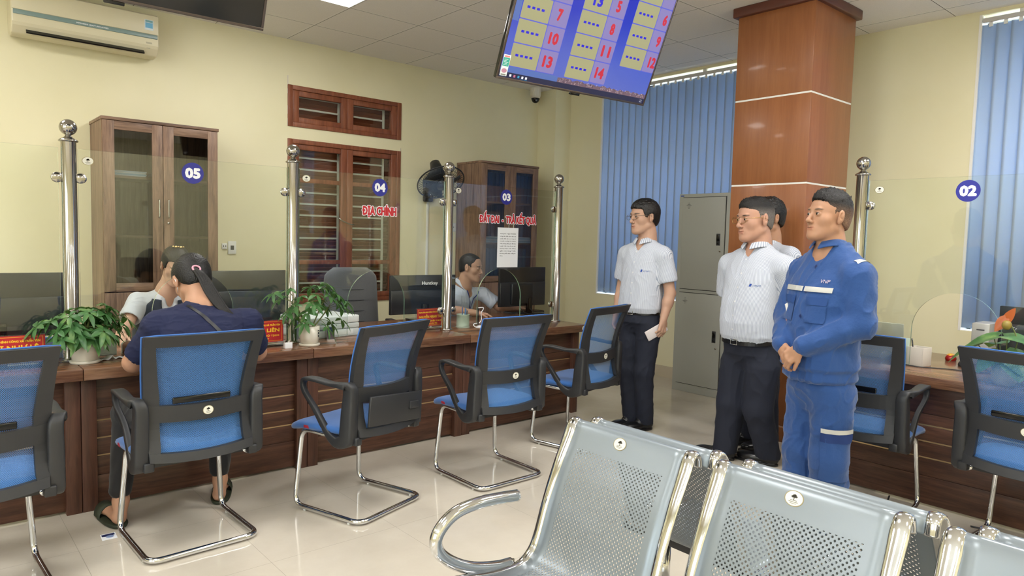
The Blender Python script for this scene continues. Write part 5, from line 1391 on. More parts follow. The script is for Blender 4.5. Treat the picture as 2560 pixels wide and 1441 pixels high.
def hand(S_, wrist, d, n, side, curl=(30, 35, 40, 45), spread=4, s=1.0, thumb=(35, 25), k=.006):
    """wrist point, finger direction d, back-of-hand normal n, side=+1 if the thumb is on the d x n side"""
    d = V3(*d) / np.linalg.norm(d); n = V3(*n); n = n - d * (n @ d); n /= np.linalg.norm(n); t = np.cross(d, n) * side; w = V3(*wrist)
    Pm = w + d * .045 * s
    S_.rc(w, w + d * .03 * s, .024 * s, .026 * s, .012, n=n, f=.72)
    S_.rc(w + d * .03 * s + t * .018 * s, w + d * .082 * s + t * .026 * s, .0155 * s, .0125 * s, .012, n=n, f=.85)
    S_.rc(w + d * .03 * s, w + d * .086 * s, .017 * s, .013 * s, .012, n=n, f=.85); S_.rc(w + d * .03 * s - t * .016 * s, w + d * .078 * s - t * .026 * s, .0155 * s, .0120 * s, .012, n=n, f=.85)
    ln = ((.040, .024, .019), (.045, .028, .021), (.042, .026, .020), (.033, .019, .017)); of = (.027, .0095, -.009, -.026); ys = (.084, .090, .086, .078)
    for f_ in range(4):
        base = w + d * ys[f_] * s + t * of[f_] * s; a = 0; cur = base; sp = R(spread * (1.5 - f_)); dd = d * math.cos(sp) + t * math.sin(sp); r0 = (.0088, .0090, .0086, .0076)[f_] * s
        for j_ in range(3):
            a += R(curl[f_]) * (1.0, 1.15, .7)[j_]; v = dd * math.cos(a) - n * math.sin(a); nx = cur + v * ln[f_][j_] * s
            S_.rc(cur, nx, r0, r0 * .93, .004 if j_ else .008); cur = nx; r0 *= .93
    a, b_ = R(thumb[0]), R(thumb[1]); c0 = w + d * .022 * s + t * .024 * s
    v1 = d * math.cos(a) + t * math.sin(a) - n * .30; v1 /= np.linalg.norm(v1); c1 = c0 + v1 * .040 * s; v2 = d * math.cos(a - b_) + t * math.sin(a - b_) - n * .45; v2 /= np.linalg.norm(v2); c2 = c1 + v2 * .030 * s; c3 = c2 + (v2 - n * .12) * .022 * s
    S_.rc(c0, c1, .0135 * s, .0110 * s, .010); S_.rc(c1, c2, .0105 * s, .0098 * s, .005); S_.rc(c2, c3, .0096 * s, .0080 * s, .004)
def hair_short(C_, M, s, front=.070, temple=.052, side=.004, nape=-.050, thick=.010, top=.014, seed=1, amp=.0035, spike=0.0, over=None, lift=None):
    """hair cap cut along a hairline in head coordinates"""
    S_ = Sdf(); C_ = V3(*C_); W_ = lambda *q: C_ + M @ (np.array(q) * s)
    S_.el(W_(0, -.016, .032), [(.075 + thick) * s, (.094 + thick) * s, (.086 + thick + .002) * s], M, .01)
    S_.el(W_(0, .022, .060), [(.058 + thick) * s, (.058 + thick) * s, (.040 + top) * s], M, .02)
    if lift: S_.el(W_(0, .0, .075), [.066 * s, .088 * s, lift * s], M, .02)
    S_.el(W_(0, -.040, -.020), [(.060 + thick * .7) * s, (.062 + thick * .8) * s, (.060) * s], M, .02)
    if over: over(S_, W_, M, s)
    ys = [-.14, -.085, -.060, -.032, -.022, .012, .020, .034, .055, .085, .13]; zs = [nape, nape, nape * .8, -.030, .022, .020, side, side + .006, temple, front, front + .004]
    def cut(P_):
        q = (P_ - C_) @ M / s; zz = np.interp(q[..., 1], ys, zs); zz = zz + .0045 * smooth_noise(q, .018, seed + 7) + .0025 * smooth_noise(q, .007, seed + 8) + .010 * np.clip(np.abs(q[..., 0]) / .06 - .55, 0, 1) * (q[..., 1] > .05)
        return (zz - q[..., 2]) * s * .6
    S_.fn(cut, .004)
    h = .0036; Vt, Fc, nn = sdf_mesh(S_, h); q = (Vt - C_) @ M / s
    ns = smooth_noise(q * np.array([1, .45, 1]), .016, seed) + .6 * smooth_noise(q * np.array([1, .3, 1]), .008, seed + 1)
    up = np.clip(q[:, 2] * 14 - .4, 0, 1); Vt = Vt + nn * (ns * amp * (.35 + .65 * up))[:, None] + M[:, 2] * (np.abs(ns) * spike * up)[:, None]
    return Vt, Fc
def finish_skin(S_, name, parent, org, base, marks, h=.0032, lip=None, brow=None, shade=()):
    lip = lip or tuple(b * f for b, f in zip(base, (.80, .62, .62))); brow = brow or (.035, .028, .025)
    Vt, Fc, nn = sdf_mesh(S_, h); mk = [(d, {'lip': lip, 'brow': brow, 'nostril': tuple(b * .35 for b in base), 'line': tuple(b * .35 for b in base)}.get(c, c) if isinstance(c, str) else c, sf) for d, c, sf in marks]
    cols = tint(Vt, base, list(shade) + mk); v = .5 + .5 * smooth_noise(Vt, .05, 3); cols = cols * (0.95 + .08 * v)[:, None]
    return to_obj(name, Vt, Fc, skin_m, parent, org, cols)
def finish_cloth(S_, name, m, parent, org, h=.006, fold=.004, fs=.07, seed=1, stripes=None, zf=.5):
    Vt, Fc, nn = sdf_mesh(S_, h); P_ = Vt * np.array([1, 1, zf])
    ns = smooth_noise(P_, fs, seed); rid = 1 - np.abs(smooth_noise(P_, fs * 1.3, seed + 5)) * 2
    d = fold * (.6 * ns + .7 * np.clip(rid, 0, 1) ** 3); st = stripes(Vt) if stripes else None
    return to_obj(name, Vt + nn * d[:, None], Fc, m, parent, org, None, st)
def collar(parent, org, C_, M, r=(.062, .058), h=.052, m=None, open_=26, tip=.050, lean=12, drop=.0):
    """folded shirt collar round the neck; C_ = neck centre at collar height"""
    C_ = V3(*C_) - np.array(org); n = 30; inn, mid, out = [], [], []
    for i in range(n + 1):
        q = -1 + 2 * i / n; a = R(90 + q * (180 - open_ / 2)) + PI; a = R(-90) + q * R(180 - open_ / 2)   # 0 at the back
        fr = abs(q) ** 3; x, y = math.cos(a), math.sin(a)
        p0 = np.array([x * r[0], y * r[1], h * .35 - fr * .030 - drop * fr]); p1 = p0 + np.array([x * .001, y * .001, .020]); p2 = p0 + np.array([x * .020, y * (.020 + .010 * fr), -.020 - fr * tip * .60])
        inn.append(Vector(C_ + M @ p0)); mid.append(Vector(C_ + M @ p1)); out.append(Vector(C_ + M @ p2))
    V = inn + mid + out; k = n + 1; fs = []
    for a in (0, k):
        for i in range(n): fs.append((a + i, a + i + 1, a + k + i + 1, a + k + i))
    me = bpy.data.meshes.new('collar'); me.from_pydata([tuple(v) for v in V], [], fs); me.materials.append(m); at = me.attributes.new('stripe', 'FLOAT', 'POINT')
    for i in range(len(V)): at.data[i].value = (i % k) * .0075
    for p_ in me.polygons: p_.use_smooth = True
    o = bpy.data.objects.new('collar', me); COL.objects.link(o); o.parent = parent; md = o.modifiers.new('t', 'SOLIDIFY'); md.thickness = .0035; md.offset = 0
    md2 = o.modifiers.new('s', 'SUBSURF'); md2.levels = md2.render_levels = 1; return o
def shoe(parent, org, heel, d, name='shoe', m=None, L_=.27, w=.047, slip=False):
    d = V3(*d); d[2] = 0; d /= np.linalg.norm(d); s_ = np.cross(d, [0, 0, 1]); M = np.stack([s_, d, [0, 0, 1.]], 1); h0 = V3(*heel); S_ = Sdf()
    S_.el(h0 + d * .055 + V3(0, 0, .045), (w * .80, .060, .045), M, .02); S_.el(h0 + d * .17 + V3(0, 0, .034), (w, .098, .034), M, .03); S_.el(h0 + d * .08 + V3(0, 0, .070), (w * .72, .060, .040), M, .02)
    S_.tl(h0 + V3(0, 0, 0), M, [(.0, 0, L_ / 2, w * .92, L_ / 2), (.016, 0, L_ / 2, w * .96, L_ / 2)], .006)
    S_.fn(lambda P_: .0 - P_[..., 2], .002); Vt, Fc, nn = sdf_mesh(S_, .005); return to_obj(name, Vt, Fc, m or shoe_m, parent, org)
def patch(parent, org, name, surf, P0, M, shapes, mats, push=.004):
    """flat marks laid on a clothing surface: shapes in the (x, z) plane of frame M at P0, dropped onto surf along -y"""
    pass
from mathutils.bvhtree import BVHTree
def drape(name, parent, org, cloth, Mf, polys, mats, push=.0025, back=.4, mi=None):
    """marks (lists of 2d points in Mf's xy plane, subdivided finely) laid on a cloth object by casting along -z of Mf"""
    me = cloth.data; bv = BVHTree.FromPolygons([v.co + cloth_off(cloth) for v in me.vertices], [tuple(p_.vertices) for p_ in me.polygons])
    V, F_, MI = [], [], []; zdir = (Mf.to_3x3() @ Vector((0, 0, -1))).normalized()
    for pts, faces, k in polys:
        base = len(V); ok = True; tmp = []
        for (u, v) in pts:
            o = Mf @ Vector((u, v, back)); hit, nr, _, _ = bv.ray_cast(o, zdir, 2.0)
            if hit is None: ok = False; break
            tmp.append(hit - zdir * push - Vector(org))
        if not ok: continue
        V += tmp; F_ += [tuple(base + i for i in f) for f in faces]; MI += [k] * len(faces)
    b = MB()
    if V: b.add(V, F_, smooth=True)
    me2 = bpy.data.meshes.new(name); me2.from_pydata([tuple(v) for v in V], [], F_)
    for m in (mats if isinstance(mats, (list, tuple)) else [mats]): me2.materials.append(m)
    for p_, k in zip(me2.polygons, MI): p_.material_index = k; p_.use_smooth = True
    o = bpy.data.objects.new(name, me2); COL.objects.link(o); o.parent = parent; b.bm.free(); return o
def cloth_off(c):
    q = Vector((0, 0, 0)); p_ = c.parent
    while p_ is not None: q = q + p_.location; p_ = p_.parent
    return q
def quad_grid(x0, x1, y0, y1, nx, ny, k=0, shear=0.0):
    pts = [(x0 + (x1 - x0) * i / nx + shear * (j / ny), y0 + (y1 - y0) * j / ny) for j in range(ny + 1) for i in range(nx + 1)]
    return (pts, [(j * (nx + 1) + i, j * (nx + 1) + i + 1, (j + 1) * (nx + 1) + i + 1, (j + 1) * (nx + 1) + i) for j in range(ny) for i in range(nx)], k)
def disc(cx, cy, r, k=0, n=10): return ([(cx + r * math.cos(2 * PI * i / n), cy + r * math.sin(2 * PI * i / n)) for i in range(n)], [tuple(range(n))], k)
def text_polys(txt, cx, cy, w, h, k=0):
    pts, fs = text_shape(txt); xs = [q[0] for q in pts]; ys = [q[1] for q in pts]; x0, x1, y0, y1 = min(xs), max(xs), min(ys), max(ys)
    return ([(cx + ((x - x0) / (x1 - x0) - .5) * w, cy + ((y - y0) / (y1 - y0) - .5) * h) for x, y in pts], fs, k)
def stripe_fn(To, Tm, arms, tab, sz):
    """metres round the torso axis or round the arm axis"""
    def f(P_):
        q = (P_ - To) @ Tm; T = np.array(tab); z = q[:, 2]; cy, rx, ry = (np.interp(z, T[:, 0], T[:, i]) for i in (2, 3, 4))
        th = np.arctan2(q[:, 0] / rx, (q[:, 1] - cy) / ry) * .170; w0 = np.clip((z - (sz - .11)) / .08, 0, 1); u = th * (1 - w0) + q[:, 0] * 1.12 * w0
        for a, b in arms:
            a = V3(*a); b = V3(*b); ax = (b - a) / np.linalg.norm(b - a); pa = P_ - a; t = pa @ ax; r_ = pa - t[:, None] * ax
            s_ = np.cross(ax, Tm[:, 1]); s_ /= np.linalg.norm(s_); w_ = np.cross(ax, s_); on = (t > .02) & (np.linalg.norm(r_, axis=1) < .10) & (np.abs(q[:, 0]) > .150)
            u = np.where(on, np.arctan2(r_ @ s_, r_ @ w_) * .066, u)
        return u
    return f
belt_m = mat('belt_leather', (18, 18, 20), .35); buckle_m = mat('buckle', (190, 190, 186), .2, 1.0)

def man(label, loc, phi, q):
    """a standing man; q holds his measures in his own axes: x to his right, y forward, z up"""
    org = V3(loc[0], loc[1], 0); t = thing('person', label, 'person', tuple(org)); B = rotm(phi - 90); W_ = lambda x, y, z: org + B @ np.array([x, y, z])
    hs = q['hs']; HC = W_(*q['head']); HM = rotm(q['hphi'] - 90, q.get('pitch', 0), q.get('roll', 0))
    zn, sx, sz = q['zn'], q['sx'], q['sz']; zb = q['zb']
    # skin: head, neck, trunk core, arms and hands in one mesh
    S_ = Sdf(); _, marks = head(S_, HC, HM, hs, q.get('jaw', 1.0))
    S_.rc(HC + HM @ np.array([0, -.035, -.11]) * hs, W_(0, q.get('ny', -.01), zn - .03), .056 * q.get('nk', 1), .066 * q.get('nk', 1), .03)
    S_.rc(W_(0, 0, zn - .06), W_(0, 0, zb + .05), .075, .08, .03); S_.rc(W_(-sx + .02, 0, sz - .02), W_(sx - .02, 0, sz - .02), .035, .035, .03)
    for a in q['arms']:
        sh, e, w_ = (W_(*v) for v in (a['sh'], a['el'], a['wr'])); af = q.get('af', 1)
        S_.rc(sh, e, .046 * af, .038 * af, .02); S_.rc(e, e + (w_ - e) * .35, .038 * af, .038 * af, .02); S_.rc(e + (w_ - e) * .3, w_, .038 * af, .026 * af, .02)
        hand(S_, w_, B @ np.array(a['hd']), B @ np.array(a['hn']), a['side'], a.get('curl', (30, 35, 40, 45)), s=q.get('hsz', 1.0), thumb=a.get('thumb', (35, 25)))
    shade = []
    for (c, r_, col, sf) in q.get('shade', ()):
        T = Sdf().el(HC + HM @ np.array(c) * hs, [v * hs for v in r_], HM); shade.append((T.p[0], col, sf * hs))
    body = finish_skin(S_, 'body', t, org, q['skin'], marks, shade=shade); eyes(HC, HM, hs, t, org, q.get('look', 0), q.get('lookup', 0))
    Vt, Fc = hair_short(HC, HM, hs, **q['hair']); hc = None
    if q.get('grade'):
        g = q['grade']; z = ((Vt - HC) @ HM / hs)[:, 2] + .15 * np.abs(((Vt - HC) @ HM / hs)[:, 1] * 0); a = np.clip((z - g[0]) / (g[1] - g[0]), 0, 1)[:, None]; nz_ = (.8 + .7 * smooth_noise(Vt, .0045, 9))[:, None]; hc = (np.array(g[2]) * (1 - a) * nz_ + np.array(g[3]) * a)
    to_obj('hair', Vt, Fc, hair_t if hc is not None else hair_m, t, org, hc)
    # shirt or jacket
    S_ = Sdf(); S_.tl(W_(0, 0, 0), B, q['torso'], .03, e=2.35)
    for s in (-1, 1): S_.rc(W_(s * .05, -.012, zn - .036), W_(s * (sx - .005), -.005, sz - .004), .046, q.get('shr', .058), .045)
    arms_ = []
    for a in q['arms']:
        sh, e, w_ = (W_(*v) for v in (a['sh'], a['el'], a['wr']))
        if q['long']:
            S_.rc(sh, e, q['sl'][0], q['sl'][1], .03); S_.rc(e, w_ - (w_ - e) * .06, q['sl'][1] * .98, q['sl'][2], .025)
        else:
            m_ = sh + (e - sh) * q['cuff']; S_.rc(sh, m_, q['sl'][0], q['sl'][1], .03); ax = (e - sh) / np.linalg.norm(e - sh)
            S_.rc(m_ + ax * (q['sl'][1] * .62), m_ + ax * .13, q['sl'][1] * .93, q['sl'][1] * .93, .006, 's')
        arms_.append((sh, e))
    S_.rc(W_(0, .006, zn + .018), W_(0, .0, zn + .16), .060, .066, .006, 's'); S_.el(W_(0, .085, zn - .012), (.022, .05, .055), B, .012, 's')
    cut = q['torso'][0][0]; S_.fn(lambda P_: (cut + .004 - P_[..., 2]) if not q.get('hem') else np.full(P_.shape[:-1], -1.0), .004)
    sh_o = finish_cloth(S_, q.get('top', 'shirt'), q['cloth'], t, org, h=.0055, fold=q.get('fold', .004), fs=q.get('ffs', .075), seed=q.get('seed', 1), stripes=stripe_fn(org, B, arms_, q['torso'], sz))
    col = collar(sh_o, org, W_(0, .002, zn + .004), B @ rotm(0, q.get('clean', 15)), m=q['cloth'], r=(.064 * q.get('nk', 1), .062 * q.get('nk', 1)))
    # trousers
    S_ = Sdf(); hips = q['hips']; S_.tl(W_(0, 0, 0), B, hips, .03, e=2.2)
    for lg in q['legs']:
        h_, k_, a_2 = (W_(*v) for v in lg[:3]); r_ = lg[3]; S_.rc(h_, k_, r_[0], r_[1], .035); S_.rc(k_, a_2, r_[1], r_[2], .03)
    hemz = q.get('hemz', .045); S_.fn(lambda P_: hemz - P_[..., 2], .004)
    finish_cloth(S_, 'trousers', q['tcloth'], t, org, h=.0065, fold=q.get('tfold', .005), fs=.09, seed=q.get('seed', 1) + 20, zf=.55)
    for lg in q['legs']:
        a_2 = W_(*lg[2]); fd = V3(math.cos(R(lg[4])), math.sin(R(lg[4])), 0); heel = V3(a_2[0], a_2[1], 0) - fd * .065; shoe(t, org, heel, fd, L_=.285, w=.049)
    if q.get('belt'):
        rows = q['belt']; b = MB(); rings = []
        n = 48
        for i in range(n):
            a = 2 * PI * i / n; c, s_ = math.cos(a), math.sin(a); e = 2 / 2.25; x = rows[1] * math.copysign(abs(c) ** e, c); y = rows[2] * math.copysign(abs(s_) ** e, s_)
            o_ = B @ np.array([x + rows[3], y + rows[4], 0]); z = rows[0] - rows[5] * (y / rows[2]); nrm = Vector(B @ np.array([c, s_, 0]))
            p0 = Vector((o_[0], o_[1], z)); rings.append([p0 + nrm * .004 + Vector((0, 0, .017)), p0 + nrm * .004 - Vector((0, 0, .017)), p0 - nrm * .004 - Vector((0, 0, .017)), p0 - nrm * .004 + Vector((0, 0, .017))])
        b.loft(rings, loop=True, smooth=False); be = b.build('belt', belt_m, t)
        c_ = Vector(B @ np.array([rows[3], rows[2] + rows[4] + .005, 0])); Mb = frame(c_ + Vector((0, 0, rows[0] - rows[5])), Vector(B @ np.array([-1., 0, 0])), (0, 0, 1)); b = MB(Mb)
        for bx in ((-.026, .026, .013, .018), (-.026, .026, -.018, -.013), (-.026, -.021, -.013, .013), (.021, .026, -.013, .013)): b.box(*bx, -.001, .005, .001)
        b.build('buckle', buckle_m, be)
    return t, body, sh_o, W_, B, HC, HM, org
def front_marks(t, sh_o, W_, B, org, zc, z0, z1, logo=None, shift=0.0, edge=None):
    """placket, buttons and a small breast logo on the shirt front; Mf looks along the chest normal"""
    Mf = frame(Vector(W_(0, 0, zc)), Vector(B @ np.array([-1., 0, 0])), (0, 0, 1))    # +x of Mf = wearer's left, +z forward
    pl = drape('placket', sh_o, org, sh_o, Mf, [quad_grid(-.0150, -.0138, z0 - zc, z1 - zc, 1, 24), quad_grid(.0138, .0150, z0 - zc, z1 - zc, 1, 24)], edge or mat('seam_light', (168, 174, 188), .8), .0012)
    n = 5
    for i in range(n + 1): drape('button', pl, org, sh_o, Mf, [disc(0, z1 - zc - .02 - i * (z1 - z0 - .06) / n, .0052)], mat('button_white', (206, 206, 206), .3), .003)
    if logo:
        lx, lz, w_ = logo
        drape('breast_logo', sh_o, org, sh_o, Mf, [([(lx - .026, lz - .008), (lx - .014, lz - .008), (lx - .010, lz + .010), (lx - .022, lz + .010)], [(0, 1, 2, 3)], 0), text_polys('VTNPT', lx + .018, lz - .002, .044, .010, 1)], [mat('logo_blue', (24, 66, 150), .6), mat('logo_navy', (52, 92, 160), .6)], .0016)
    return Mf

SK1 = C3(184, 146, 124); SK2 = C3(184, 140, 118); SK3 = C3(174, 131, 104)
HS = C3(74, 58, 50)
# ---- man with glasses at the back
q1 = dict(hs=1.05, head=(.0, .02, 1.558), hphi=163, pitch=-1, zn=1.385, sx=.158, sz=1.300, zb=.88, skin=SK1, cuff=.60, long=False, sl=(.062, .068), nk=.95,
    arms=[dict(sh=(-.166, -.01, 1.280), el=(-.205, -.045, 1.02), wr=(-.195, .010, .835), hd=(-.02, .18, -1), hn=(-1, .15, -.05), side=-1, curl=(38, 45, 45, 50), thumb=(35, 20)),
          dict(sh=(.166, -.01, 1.280), el=(.210, -.02, 1.02), wr=(.195, .055, .835), hd=(-.05, .2, -1), hn=(1, .1, 0), side=1, curl=(25, 28, 32, 36))],
    hair=dict(front=.060, temple=.048, side=-.002, nape=-.060, thick=.012, top=.020, seed=3, amp=.004), shade=(),
    torso=[(.865, .01, .012, .150, .110), (.905, .01, .012, .166, .126), (1.0, .006, .012, .160, .122), (1.15, 0, .008, .158, .118), (1.26, 0, .0, .160, .108), (1.325, 0, -.005, .150, .088), (1.36, 0, -.008, .10, .070), (1.378, 0, -.008, .064, .060)],
    hips=[(.73, .012, .004, .125, .075), (.80, .012, .012, .158, .115), (.885, .01, .012, .148, .106)], cloth=shirt_stripe, tcloth=trouser_navy, top='shirt', seed=4,
    legs=[((-.075, .01, .75), (-.060, .03, .45), (-.045, -.025, .070), (.088, .068, .060), 162), ((.085, .01, .75), (.080, .04, .45), (.062, .0, .070), (.088, .068, .060), 168)], belt=(.878, .151, .109, .010, .012, .004))
m1, _, s1, W1, B1, HC1, HM1, o1 = man('standing man with glasses, black hair and striped shirt, holding a phone, before the blue blind', (4.05, 3.215), 182, q1)
front_marks(m1, s1, W1, B1, o1, 1.1, .90, 1.33, (.085, .075, .05)); glasses(HC1, HM1, 1.05, m1, o1)
wr = W1(-.195, .010, .835); b = MB(); Mp = frame(Vector(wr) + Vector((-.035, .030, -.085)), (-.75, .45, -.50), (.35, -.1, -.9)); b.T = Mp; b.box(-.082, .082, -.038, .038, -.004, .004, .003)
ph = b.build('mobile_phone', mat('phone_silver', (214, 206, 206), .25)); tag(ph, 'silver mobile phone in the left hand of the standing man with glasses', 'phone')

# ---- stout man with glasses in the middle
q2 = dict(hs=1.15, head=(.008, .02, 1.535), hphi=156, pitch=-2, jaw=1.10, zn=1.372, sx=.198, sz=1.258, zb=.80, skin=SK2, cuff=.66, long=False, sl=(.074, .082), nk=1.12, af=1.12, shr=.066,
    arms=[dict(sh=(-.206, -.01, 1.240), el=(-.245, -.125, 1.00), wr=(-.110, -.215, .86), hd=(.8, -.1, -.5), hn=(0, -1, 0), side=1),
          dict(sh=(.206, -.01, 1.240), el=(.262, -.080, 1.00), wr=(.215, -.120, .835), hd=(-.25, -.1, -1), hn=(1, -.3, 0), side=1, curl=(40, 45, 45, 50))],
    hair=dict(front=.068, temple=.050, side=-.004, nape=-.055, thick=.0020, top=.008, seed=8, amp=.0024, spike=.006, lift=.047), grade=(.020, .072, C3(122, 114, 108), C3(24, 22, 22)),
    torso=[(.775, .0, .030, .162, .132), (.815, .0, .032, .176, .148), (.90, .0, .038, .176, .156), (1.02, 0, .030, .180, .150), (1.16, 0, .012, .186, .134), (1.22, 0, .0, .190, .122), (1.285, 0, -.006, .160, .100), (1.335, 0, -.010, .112, .082), (1.372, 0, -.010, .072, .066)],
    hips=[(.62, .0, .0, .140, .085), (.70, .0, .016, .166, .122), (.785, .0, .028, .160, .130)], cloth=shirt_stripe, tcloth=trouser_navy, seed=12,
    legs=[((-.095, .01, .62), (-.085, .02, .36), (-.105, -.075, .062), (.104, .086, .074), 100), ((.098, .01, .62), (.098, .05, .36), (.110, .075, .062), (.104, .086, .074), 106)], belt=(.790, .166, .136, .0, .030, .010))
m2, _, s2, W2, B2, HC2, HM2, o2 = man('standing stout man with thin glasses and striped shirt, beside the man in blue', (4.01, 2.305), 172, q2)
front_marks(m2, s2, W2, B2, o2, 1.05, .82, 1.31, (.098, .085, .05)); glasses(HC2, HM2, 1.15, m2, o2, mat('glasses_gold', (170, 140, 90), .25, .9))

# ---- man half hidden behind him
q4 = dict(hs=1.08, head=(-.0, .02, 1.560), hphi=158, zn=1.385, sx=.180, sz=1.322, zb=.88, skin=SK3, cuff=.60, long=False, sl=(.064, .070),
    arms=[dict(sh=(-.188, -.01, 1.30), el=(-.215, -.06, 1.03), wr=(-.12, -.17, .88), hd=(.8, -.1, -.4), hn=(0, -1, 0), side=1),
          dict(sh=(.188, -.01, 1.30), el=(.225, -.03, 1.03), wr=(.21, .05, .84), hd=(0, .2, -1), hn=(1, .1, 0), side=1)],
    hair=dict(front=.060, temple=.048, side=-.006, nape=-.055, thick=.012, top=.020, seed=23, amp=.005, spike=.004),
    torso=[(.865, .0, .012, .150, .112), (.905, 0, .012, .168, .128), (1.0, 0, .012, .162, .122), (1.16, 0, .008, .172, .118), (1.27, 0, .0, .176, .108), (1.335, 0, -.005, .152, .088), (1.37, 0, -.008, .10, .070), (1.388, 0, -.008, .064, .060)],
    hips=[(.73, .0, .004, .125, .075), (.80, 0, .012, .158, .115), (.885, 0, .012, .148, .106)], cloth=shirt_stripe, tcloth=trouser_navy, seed=31,
    legs=[((-.08, .01, .75), (-.085, .03, .45), (-.085, -.01, .070), (.088, .068, .060), 150), ((.08, .01, .75), (.085, .03, .45), (.085, .01, .070), (.088, .068, .060), 150)])
m4, _, s4, W4, B4, HC4, HM4, o4 = man('man in a striped shirt mostly hidden behind the stout man, black hair showing', (4.37, 2.43), 165, q4)

# ---- man in blue work clothes
work_blue = mat('work_blue', (27, 68, 128), .82, sheen=.2, bump=.25, bscale=55); work_navy = mat('work_seam', (20, 48, 104), .85); work_seam = mat('work_flap', (28, 64, 122), .85)
q3 = dict(hs=1.15, head=(.0, .02, 1.538), hphi=151, pitch=8, jaw=1.12, zn=1.388, sx=.196, sz=1.245, zb=.80, skin=SK3, long=True, sl=(.080, .074, .052), nk=1.14, af=1.05, shr=.068, cuff=1, clean=18,
    arms=[dict(sh=(-.198, -.01, 1.225), el=(-.245, .010, .985), wr=(-.085, .235, .850), hd=(.45, .32, -.55), hn=(-.35, .85, .35), side=-1, curl=(32, 34, 36, 38), thumb=(28, 15)),
          dict(sh=(.196, -.01, 1.225), el=(.240, .045, .985), wr=(.065, .230, .835), hd=(-.72, .30, -.28), hn=(.25, .90, .25), side=1, curl=(60, 62, 62, 62), thumb=(30, 30))],
    hair=dict(front=.070, temple=.056, side=-.002, nape=-.050, thick=.0018, top=.012, seed=17, amp=.0020, spike=.012, lift=.058), grade=(-.015, .064, C3(140, 108, 86), C3(20, 18, 18)),
    torso=[(.655, .0, .025, .176, .150), (.672, .0, .025, .192, .166), (.715, .0, .025, .188, .162), (.735, 0, .027, .202, .176), (.84, .0, .032, .198, .172), (1.0, 0, .026, .198, .160), (1.15, 0, .012, .204, .146), (1.21, 0, .0, .200, .130), (1.275, 0, -.008, .164, .106), (1.335, 0, -.014, .118, .088), (1.388, 0, -.014, .078, .072)],
    hips=[(.50, .0, .0, .172, .125), (.62, .0, .012, .180, .142), (.70, .0, .020, .168, .138)], cloth=work_blue, tcloth=work_blue, seed=41, fold=.009, ffs=.10, tfold=.009, top='work_jacket', hem=True,
    legs=[((-.095, .01, .56), (-.095, .02, .34), (-.098, -.01, .062), (.106, .094, .092), 140), ((.095, .01, .56), (.095, .03, .34), (.095, .03, .062), (.106, .094, .092), 146)])
k3 = .865; zk = lambda z: 1.38 + (z - 1.38) * k3
q3['hs'] *= k3; q3['head'] = (0, .02, zk(q3['head'][2])); q3['zn'] = zk(q3['zn']); q3['sx'] *= k3; q3['sz'] = zk(q3['sz']); q3['zb'] = zk(q3['zb']); q3['sl'] = tuple(v * k3 for v in q3['sl']); q3['nk'] *= k3; q3['af'] *= .92; q3['shr'] *= k3; q3['hsz'] = .92
for a in q3['arms']:
    for n_ in ('sh', 'el', 'wr'): v = a[n_]; a[n_] = (v[0] * k3, v[1] * k3, zk(v[2]))
q3['torso'] = [(zk(r_[0]), r_[1] * k3, r_[2] * k3, r_[3] * k3, r_[4] * k3) for r_ in q3['torso']]
q3['hips'] = [(zk(r_[0]), r_[1] * k3, r_[2] * k3, r_[3] * k3, r_[4] * k3) for r_ in q3['hips']]; q3['hips'][0] = (q3['hips'][0][0], 0, 0, .125, .085)
q3['legs'] = [tuple([(v[0] * k3, v[1] * k3, zz) for v, zz in zip(lg[:3], (.68, .40, .064))]) + (tuple(r_ * k3 for r_ in lg[3]), lg[4]) for lg in q3['legs']]
m3, _, s3, W3_, B3, HC3, HM3, o3 = man('standing man in blue work clothes with grey reflective strips, hands clasped', (3.27, 1.505), 158, q3)
W3 = lambda x, y, z: W3_(x * k3, y * k3, zk(z))
strip_m = mat('reflective_strip', (184, 184, 180), .45, .1)
Mf = frame(Vector(W3(0, 0, 1.1)), Vector(B3 @ np.array([-1., 0, 0])), (0, 0, 1))
drape('reflective_strip', s3, o3, s3, Mf, [quad_grid(-.150, -.004, .035, .058, 20, 3), quad_grid(.004, .140, .035, .058, 20, 3)], strip_m, .006)
drape('placket', s3, o3, s3, Mf, [quad_grid(-.003, .003, -.42, .20, 1, 40)], work_navy, .0018)
for i in range(5): drape('button', s3, o3, s3, Mf, [disc(.014, .15 - i * .115, .0075)], mat('button_navy', (24, 44, 96), .35), .004)
for sg in (-1, 1):
    pk = drape('chest_pocket', s3, o3, s3, Mf, [quad_grid(sg * .085 - .045, sg * .085 + .045, -.105, -.022, 8, 10)], [work_blue], .0045)
    drape('pocket_flap', s3, o3, s3, Mf, [quad_grid(sg * .085 - .047, sg * .085 + .047, -.024, .012, 12, 5)], work_seam, .008)
drape('breast_lettering', s3, o3, s3, Mf, [text_polys('VNP', .095, .085, .045, .016)], mat('logo_pale', (190, 176, 190), .6), .005)
Mb = frame(Vector(W3(0, 0, 1.1)), Vector(B3 @ np.array([-.2, -1., 0])), (0, 0, 1))          # seen from his left side
Ms = frame(Vector(W3(-.205, 0, 1.2)), Vector(B3 @ np.array([0., -1., 0])), Vector(B3 @ np.array([0, 0, 1.])))
Mt = frame(Vector(W3(-.14, -.02, 1.2)), Vector(B3 @ np.array([0, 1., 0])), Vector(B3 @ np.array([1., 0, .2])))
for sg in (-1, 1):
    Mt = frame(Vector(W3(sg * .168, -.03, 1.2)), Vector(B3 @ np.array([1., 0, -.45 * sg])), Vector(B3 @ np.array([0, 1., 0.])))
    drape('shoulder_strip', s3, o3, s3, Mt, [quad_grid(-.014, .014, -.085, .055, 2, 10)], strip_m, .003)
tr3 = [c for c in m3.children if c.name.startswith('trousers')][0]
